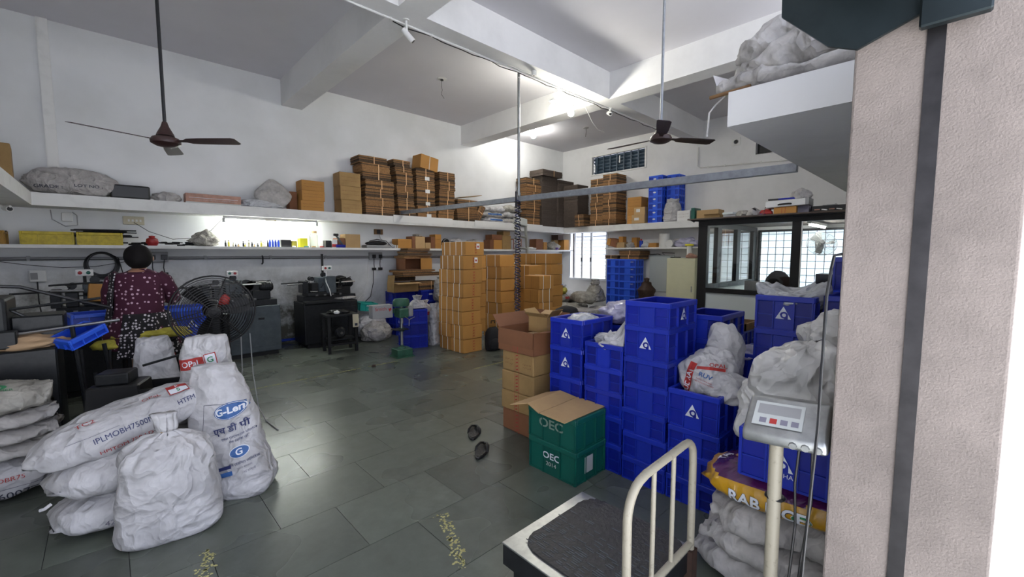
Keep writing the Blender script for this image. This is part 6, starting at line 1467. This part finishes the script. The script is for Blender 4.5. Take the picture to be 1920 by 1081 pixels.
o = grid_mesh('patterned_shawl', PL, 24, 20, 'black_dots', p, lambda q, n_: n_ * fb(q, 9, 2) * .010, closed_v=False); sm = o.modifiers.new('thick', 'SOLIDIFY'); sm.thickness = .004

# ================================================================ BACK WALL ITEMS
t = thing('steel_cabinet', 'pale cream steel cabinet against the back wall by the cabin', 'cabinet', (8.9, 3.80, 0))
B().box(0, 0, .04, .5, .62, 1.41).build('body', 'cream_cabinet', t, bevel=.006); B().box(.02, .02, 0, .48, .60, .04).build('plinth', 'cream_cabinet', t); B().box(-.004, .015, .08, 0, .605, 1.39).build('door', 'cream_cabinet', t, bevel=.002); B().box(-.014, .05, .7, -.004, .07, .82).build('handle', 'steel', t)
t = thing('spray_bottle', 'white bottle with a yellow lid on the cream cabinet', 'bottle', (9.05, 4.0, 1.41)); B().cyl((0, 0, 0), (0, 0, .26), .05, n=14).build('bottle', 'white_plastic', t, smooth=True); B().lathe([(.05, .26), (.09, .27), (.09, .30), (0, .31)], n=16).build('lid', 'yellow_paper', t)
t = thing('orange_rag', 'orange and white rags on top of the cream cabinet', 'rag', (9.05, 4.05, 1.41)); t.location = (8.99, 3.92, 1.41); heap('rag', .2, .22, .12, 'pink_carton', t, 31, .3, sub=3, freq=3, loc=(0, .0, 0)); B().cyl((-.04, .22, .02), (0, .46, .02), .012, n=6).build('tool', 'black_plastic', t)
t = thing('white_board', 'pale board panel leaning flat on the back wall', 'board', (9.40, 4.50, .62)); B().box(0, 0, 0, .03, .60, .86).build('board', 'office_panel', t, bevel=.003)
t = thing('black_urn', 'black urn-like vessel beside the far blue crates', 'vessel', (8.85, 4.86, 0)); B().lathe([(0, 0), (.16, 0), (.18, .3), (.17, .6), (.20, .66), (.2, .70), (.11, .80), (.10, .86), (.05, .88), (.06, .95), (.0, .97)], n=20).build('vessel', 'rust_brown', t, smooth=True)
t = thing('red_tin', 'small red tin beside the cream cabinet', 'tin', (9.0, 4.56, 0)); B().cyl((0, 0, 0), (0, 0, .50), .09, n=16).build('tin', 'red_plastic', t); B().cyl((0, 0, .501), (0, 0, .52), .085, n=16).build('lid', 'white_plastic', t)
t = thing('wall_wires', 'loose wires and a plug on the back wall below the low shelf', 'wire', (9.42, 4.8, 1.5)); B().tube([(0, .6, 0), (-.01, .4, -.02), (0, .1, 0), (0, -.1, -.06), (0, 0, .03), (0, -.3, .02)], .008, 5).build('wire', 'black_plastic', t)
L2 = 1.655
def small(name, label, cat, loc, fn, **k): t = thing(name, label, cat, loc, **k); fn(t); return t
t = thing('open_carton', 'worn open orange carton at the window end of the back low shelf', 'carton', (9.12, 5.84, L2)); t.rotation_euler = (R(12), 0, 0); B().box(0, 0, 0, .26, .26, .20).build('box', 'kraft_brown', t, bevel=.004); B().box(-.01, .20, .02, 0, .30, .18).build('flap', 'kraft', t)
shelf_carton('small upright tan carton on the back low shelf', 9.14, 5.68, L2 + .13, .16, .12, .14, 'kraft', side='x'); shelf_carton('tan tray carton below the small upright one', 9.12, 5.63, L2, .2, .22, .128, 'kraft_pale', side='x')
shelf_carton('small tan carton above grey bag on the back low shelf', 9.2, 5.34, L2 + .0, .16, .14, .24, 'kraft', side='x'); shelf_carton('low tan carton left of the white roll', 9.12, 4.80, L2, .2, .22, .10, 'kraft', side='x')
t = thing('grey_bag', 'grey bag of parts on the back low shelf', 'bag', (9.2, 5.50, L2)); heap('body', .2, .2, .15, 'sack_grey', t, 70, .3, sub=3, freq=3)
t = thing('bottle', 'blue bottle with a red cap on the back low shelf', 'bottle', (9.2, 5.22, L2)); B().cyl((0, 0, 0), (0, 0, .16), .045, n=12).build('bottle', 'blue_plastic_light', t); B().cyl((0, 0, .16), (0, 0, .2), .02, n=10).build('cap', 'red_plastic', t)
t = thing('clear_bag', 'clear bag of parts before the blue bottle', 'bag', (9.16, 5.07, L2)); heap('body', .14, .22, .13, 'clear_film', t, 71, .3, sub=3, freq=3)
t = thing('white_roll', 'tall white plastic-wrapped roll on the back low shelf', 'roll', (9.24, 4.66, L2)); B().lathe([(0, 0), (.12, 0), (.12, .30), (.05, .31), (0, .29)], n=20).build('roll', 'white_plastic', t, smooth=True)
t = thing('white_roll', 'small white roll with a dark core lying end on', 'roll', (9.12, 4.49, L2 + .08)); B().lathe([(.04, 0), (.085, 0), (.085, .12), (0, .12), (.04, .02)], n=18, axis='x').build('roll', 'white_plastic', t, smooth=True); B().cyl((.01, 0, 0), (.03, 0, 0), .04, n=12).build('core', 'black_plastic', t)
t = thing('film_bag', 'lilac film bags heaped on the back low shelf near the cabin', 'bag', (9.22, 4.12, L2)); heap('body', .26, .5, .22, 'lilac_film', t, 72, .3, sub=4, freq=3)
t = thing('white_bag', 'white long packet behind the lilac film bags', 'bag', (9.34, 4.28, L2)); heap('body', .14, .46, .24, 'sack_white', t, 73, .15, sub=3, freq=2)
t = thing('board_bundle', 'brown boards seen through the cabin side window on the low shelf', 'cardboard', (9.12, 3.20, L2)); B().box(0, 0, 0, .28, .30, .34).build('boards', 'kraft_brown', t, bevel=.004)
for yy in (.1, .2): B().box(-.004, yy, 0, 0, yy + .01, .34).build('strap', 'strap_orange', t)
# things on the cabin roof
RZ = 2.05
t = thing('roof_clutter_box', 'tan box with dark scraps on the cabin roof corner', 'box', (6.98, 2.62, RZ)); open_box('box', .30, .24, .07, 'kraft_tan', {'-x': 80, '+y': 70}, 'kraft_pale', t, fl=.05); heap('scraps', .2, .16, .06, 'board_dark', t, 74, .3, loc=(.15, .12, .03), sub=3, freq=4)
t = thing('grey_packet', 'grey flat packets on the cabin roof', 'packet', (7.0, 2.48, RZ)); B().box(-.1, -.1, 0, .12, .08, .05, mx=T(rz=.2)).build('packet', 'grey_plastic', t, bevel=.008); B().box(-.1, -.09, .051, .1, .07, .085, mx=T(rz=-.1)).build('packet', 'office_panel', t, bevel=.006)
t = thing('white_bag', 'crumpled pale bag on the cabin roof left of the grey one', 'bag', (7.05, 2.32, RZ)); heap('body', .25, .22, .12, 'sack_dirty', t, 75, .3, sub=3, freq=3)
t = thing('grey_bag', 'grey bag with a black mouth on the cabin roof', 'bag', (7.0, 2.14, RZ)); heap('body', .2, .18, .16, 'sack_dusty', t, 76, .25, sub=3, freq=2); B().lathe([(0, -.0), (.03, .005), (.035, 0)], (-.085, -.02, .09), 10, axis='x').build('mouth', 'black_plastic', t)
t = thing('red_cloth', 'red and purple cloth bundle on the cabin roof', 'cloth', (7.0, 1.98, RZ)); heap('body', .18, .16, .12, 'red_print', t, 77, .3, sub=3, freq=3); heap('fold', .18, .1, .06, 'purple_film', t, 78, .3, loc=(-.02, .02, 0), sub=3)
t = thing('carton', 'tan carton on the cabin roof under the white case', 'carton', (6.9, 1.585, RZ)); B().box(0, 0, 0, .3, .275, .115).build('box', 'kraft', t, bevel=.003); flat(t, 'print', [rect(.10, .02, .105, .1, 'red_print'), rect(.14, .02, .145, .1, 'red_print')], (0, .275, 0), (0, -1, 0), (0, 0, 1))
t = thing('block', 'grey purple block right of the roof carton', 'block', (6.95, 1.45, RZ)); B().box(0, 0, 0, .2, .13, .115).build('block', 'grey_print', t)
t = thing('white_case', 'long white metal case with a black handle on the roof carton', 'case', (6.88, 1.44, RZ + .117)); t.rotation_euler = (R(-1.5), 0, 0); B().box(0, 0, 0, .26, .52, .09).build('case', 'white_plastic', t, bevel=.006); B().tube([(-.005, .20, .03), (-.02, .22, .035), (-.02, .34, .035), (-.005, .36, .03)], .010, 6).build('handle', 'black_plastic', t); B().box(-.002, 0, 0, .26, .04, .092).build('end_cap', 'grey_plastic', t)
t = thing('blue_tool', 'blue and black tool lying on the white case', 'tool', (6.95, 1.62, RZ + .215)); B().box(0, 0, 0, .06, .2, .02).build('body', 'blue_plastic', t); B().box(0, .2, 0, .05, .33, .02).build('grip', 'black_plastic', t)
t = thing('grey_bag', 'grey peaked bag on top of the white case', 'bag', (7.04, 1.56, RZ + .21)); heap('body', .2, .24, .16, 'sack_dusty', t, 79, .2, sub=4, freq=2, shape=lambda p: Vector((p.x, p.y, p.z * (1.3 - .5 * abs(p.y)))))
t = thing('black_crate', 'low black crate with red pipe offcuts on the cabin roof', 'crate', (6.92, 1.02, RZ)); b = B()
for q in ((0, 0, 0, .3, .40, .01), (0, 0, 0, .01, .40, .09), (.29, 0, 0, .3, .4, .09), (0, 0, 0, .3, .01, .09), (0, .39, 0, .3, .4, .09)): b.box(*q)
b.build('crate', 'black_plastic', t); 
for i in range(4): B().cyl((-.006, .06 + i * .08, .03 + .01 * (i % 2)), (-.006, .12 + i * .08, .04), .008, n=6).build('offcut', 'pink_carton' if i % 2 else 'paper', t)
heap('scraps', .2, .2, .08, 'grey_plastic', t, 80, .3, loc=(.15, .2, .05), sub=3, freq=3)
t = thing('loose_wire', 'thin wire slanting from the roof up to the white case', 'wire', (6.88, 2.0, RZ)); B().tube([(0, .02, 0), (0, -.03, .06), (0, -.04, .12)], .004, 5).build('wire', 'black_plastic', t)

# ================================================================ LEFT LOW SHELF ITEMS
t = thing('red_jar', 'small round red jar on the low shelf behind the person', 'jar', (.46, 7.50, LZ)); B().lathe([(0, 0), (.05, .0), (.07, .04), (.06, .09), (.03, .11)], n=16).build('jar', 'red_plastic', t, smooth=True); B().lathe([(.03, .11), (.035, .13), (.0, .135)], n=12).build('lid', 'red_print', t)
t = thing('tool_clutter', 'dark tools and rags scattered on the low shelf by the red jar', 'tools', (.45, 7.55, LZ)); rr = random.Random(6); b = B()
for i in range(26):
    x = rr.uniform(-.3, .55); L_ = rr.uniform(.04, .1); a = rr.uniform(-.6, .6); z = rr.uniform(.008, .05); b.cyl((x, rr.uniform(-.08, .1), z), (x + L_ * math.cos(a), rr.uniform(-.08, .1), z), rr.uniform(.006, .016), n=6)
tag(b.build('tools', 'dark_steel', t), kind='stuff')
t = thing('beige_bag', 'crumpled beige film bag on the low shelf left of the tube light', 'bag', (1.05, 7.58, LZ)); heap('body', .34, .22, .24, 'sack_dirty', t, 83, .32, sub=4, freq=2.4, shape=lambda p: Vector((p.x, p.y, p.z * (1.25 - .6 * abs(p.x - .2)))))
rr = random.Random(21)
for i in range(15):
    x = 1.30 + i * .042 + rr.uniform(-.006, .006); m = ['black_plastic', 'yellow_cloth', 'ivory_plastic', 'dark_steel', 'kraft_tan'][i % 5]; h = rr.uniform(.03, .10)
    cn = ['black', 'yellow', 'ivory', 'steel', 'tan'][i % 5]
    t = thing('small_bottle', f'{("leftmost", "middle", "rightmost")[i // 5]} tiny {cn} bottle in the row under the tube light', 'bottle', (x, 7.5 + rr.uniform(-.02, .06), LZ), group=f'tiny {cn} bottles under the tube light'); r = rr.uniform(.010, .017)
    B().lathe([(0, 0), (r, 0), (r, h * .7), (r * .5, h * .8), (r * .5, h), (0, h)], n=10).build('bottle', m, t, smooth=True); B().cyl((0, 0, h), (0, 0, h + .012), r * .6, n=8).build('cap', 'black_plastic', t)
for i in range(4):
    t = thing('blue_bottle', ('leftmost', 'second', 'third', 'rightmost')[i] + ' small blue bottle in the pack on the low shelf', 'bottle', (1.88 + .04 * i, 7.5, LZ), group='blue bottles on the low shelf'); B().lathe([(0, 0), (.018, 0), (.018, .08), (.009, .095), (.009, .115)], n=10).build('bottle', 'blue_plastic_light', t, smooth=True); B().cyl((0, 0, .115), (0, 0, .13), .012, n=8).build('cap', 'white_plastic', t)
def sb(name, label, cat, x, w, h, m, d_=.14, y=7.5): t = thing(name, label, cat, (x, y, LZ)); B().box(0, 0, 0, w, d_, h).build('box', m, t, bevel=.003); return t
sb('black_box', 'flat black box right of the blue bottles on the low shelf', 'box', 2.04, .15, .12, 'black_plastic'); sb('khaki_box', 'khaki box beside the black one on the low shelf', 'box', 2.20, .08, .10, 'yellow_cloth')
sb('yellow_box', 'bright yellow card box on the low shelf', 'box', 2.325, .12, .15, 'yellow_paper'); sb('dark_box', 'dark grey box right of the glass jar', 'box', 2.74, .09, .12, 'machine_dark'); 
t = sb('white_box', 'white carton with a red base left of the blue stapler tool', 'box', 2.845, .09, .14, 'paper'); flat(t, 'print', [rect(0, .01, .09, .06, 'red_print')], (0, 0, 0), (1, 0, 0), (0, 0, 1))
t = thing('glass_jar', 'tall clear glass jar with a tan lid on the low shelf', 'jar', (2.56, 7.56, LZ)); B().lathe([(0, 0), (.06, 0), (.065, .02), (.065, .20), (.05, .23), (.05, .25)], n=20).build('jar', 'glass_jar', t, smooth=True); B().lathe([(.052, .24), (.052, .275), (0, .275)], n=18).build('lid', 'kraft_pale', t)
t = thing('blue_tool', 'blue hand press tool with a black top on the low shelf', 'tool', (2.90, 7.44, LZ)); B().box(-.0, 0, 0, .16, .05, .05).build('base', 'blue_plastic', t, bevel=.01); B().tube([(.12, .025, .04), (.08, .025, .10), (.03, .025, .17), (.0, .025, .21)], .016, 8).build('arm', 'machine_grey', t, smooth=True); B().box(-.04, .0, .20, .04, .05, .24).build('grip', 'black_plastic', t, bevel=.008)
for i, (x, m, c) in enumerate(((2.38, 'green_plastic', 'green'), (2.50, 'kraft_tan', 'tan'), (2.64, 'red_print', 'red'), (1.78, 'ivory_plastic', 'ivory'), (2.22, 'paper', 'white'))):
    t = thing('small_part', f'tiny {c} part lying at the edge of the low shelf', 'part', (x, 7.46, LZ)); B().box(0, 0, 0, .07, .03, .02, mx=T(rz=.2 * i)).build('part', m, t, bevel=.004)
t = thing('machine_cover', 'flat black and grey appliance wrapped in film on the low shelf', 'appliance', (3.46, 7.48, LZ)); B().box(0, 0, 0, .48, .24, .055).build('base', 'grey_plastic', t, bevel=.02, seg=2); heap('cover', .42, .22, .10, 'black_plastic', t, 84, .1, loc=(.24, .12, .055), sub=3); B().tube([(.02, .0, .06), (.06, -.01, .13), (.2, 0, .16), (.4, .02, .13), (.5, .02, .03)], .008, 6).build('cord', 'black_plastic', t, smooth=True)
t = thing('film_bag', 'clear film around the black appliance', 'film', (4.0, 7.58, LZ)); heap('film', .14, .2, .10, 'clear_film', t, 85, .3, sub=3, freq=3)
for x in (4.02, 4.055): t = thing('white_peg', ('left' if x < 4.03 else 'right') + ' of two small white pegs on the low shelf edge', 'peg', (x, 7.44, LZ), group='white pegs on the low shelf'); B().cyl((0, 0, 0), (0, 0, .055), .009, n=8).build('peg', 'white_plastic', t); B().lathe([(0, .055), (.008, .056), (0, .062)], n=8).build('tip', 'white_plastic', t)
t = thing('headlamp', 'round black lamp head with a pale ring on the low shelf', 'lamp', (5.23, 7.5, LZ + .12)); B().lathe([(0, 0), (.09, 0), (.10, .03), (.06, .12), (0, .14)], axis='y', n=20).build('shell', 'black_plastic', t, smooth=True); B().tube([(.085 * math.cos(a * PI / 10), -.003, .085 * math.sin(a * PI / 10)) for a in range(20)], .006, 5, closed=True).build('ring', 'steel', t); B().box(-.05, .02, -.12, .05, .1, -.05).build('foot', 'black_plastic', t)
t = thing('white_bag', 'white bundled bag right of the headlamp on the low shelf', 'bag', (5.52, 7.6, LZ)); heap('body', .36, .26, .28, 'sack_white', t, 86, .18, sub=4, freq=2); B().tube([(-.2, -.1, .16), (-.05, -.13, .14), (.1, -.13, .13)], .008, 5).build('cord', 'black_plastic', t)
t = thing('clear_bag', 'pale film bag above the cartons on the low shelf', 'bag', (5.98, 7.6, LZ)); heap('body', .46, .26, .24, 'sack_grey', t, 87, .25, sub=4, freq=2.4)
t = thing('pink_strips', 'pink and white card strips standing behind the ladder', 'cardboard', (7.25, 7.62, LZ))
for i in range(8): B().box(i * .045, 0, 0, i * .045 + .028, .12, .24 + .02 * (i % 3)).build('strip', 'pink_carton' if i % 2 else 'paper', t)
t = thing('grey_bag', 'grey green sack of parts near the window on the low shelf', 'bag', (8.72, 7.58, LZ)); heap('body', .42, .26, .24, 'sack_dirty', t, 88, .3, sub=4, freq=3); heap('purple_bit', .12, .08, .08, 'purple_thing', t, 89, .2, loc=(.02, -.14, 0), sub=3)
t = thing('paper_scraps', 'white and blue paper scraps right of the ladder', 'paper', (7.8, 7.5, LZ)); heap('paper', .3, .14, .07, 'paper', t, 90, .4, sub=3, freq=3)
t = thing('loose_bits', 'small grey film bag on the board cartons of the low shelf', 'bag', (4.6, 7.62, LZ + .242)); heap('body', .2, .14, .06, 'sack_dirty', t, 91, .3, sub=3, freq=3)
# hidden support and dark bag in the second row
shelf_carton('tan carton column carrying a black bag behind the crates', 3.22, 2.55, 0, .34, .30, .86, 'kraft_tan', side='x')
t = thing('black_bag', 'black rounded bag peeking over the crate of pale parts', 'bag', (3.36, 2.72, .86)); heap('body', .26, .22, .14, 'black_cloth', t, 92, .08, sub=4)
t = thing('pallet_pack', 'tilted grey packet beside the blue crates near the corner heap', 'packet', (7.3, 5.35, 0)); B().box(0, 0, 0, .5, .5, .3).build('packet', 'sack_grey', t, bevel=.03, seg=2)
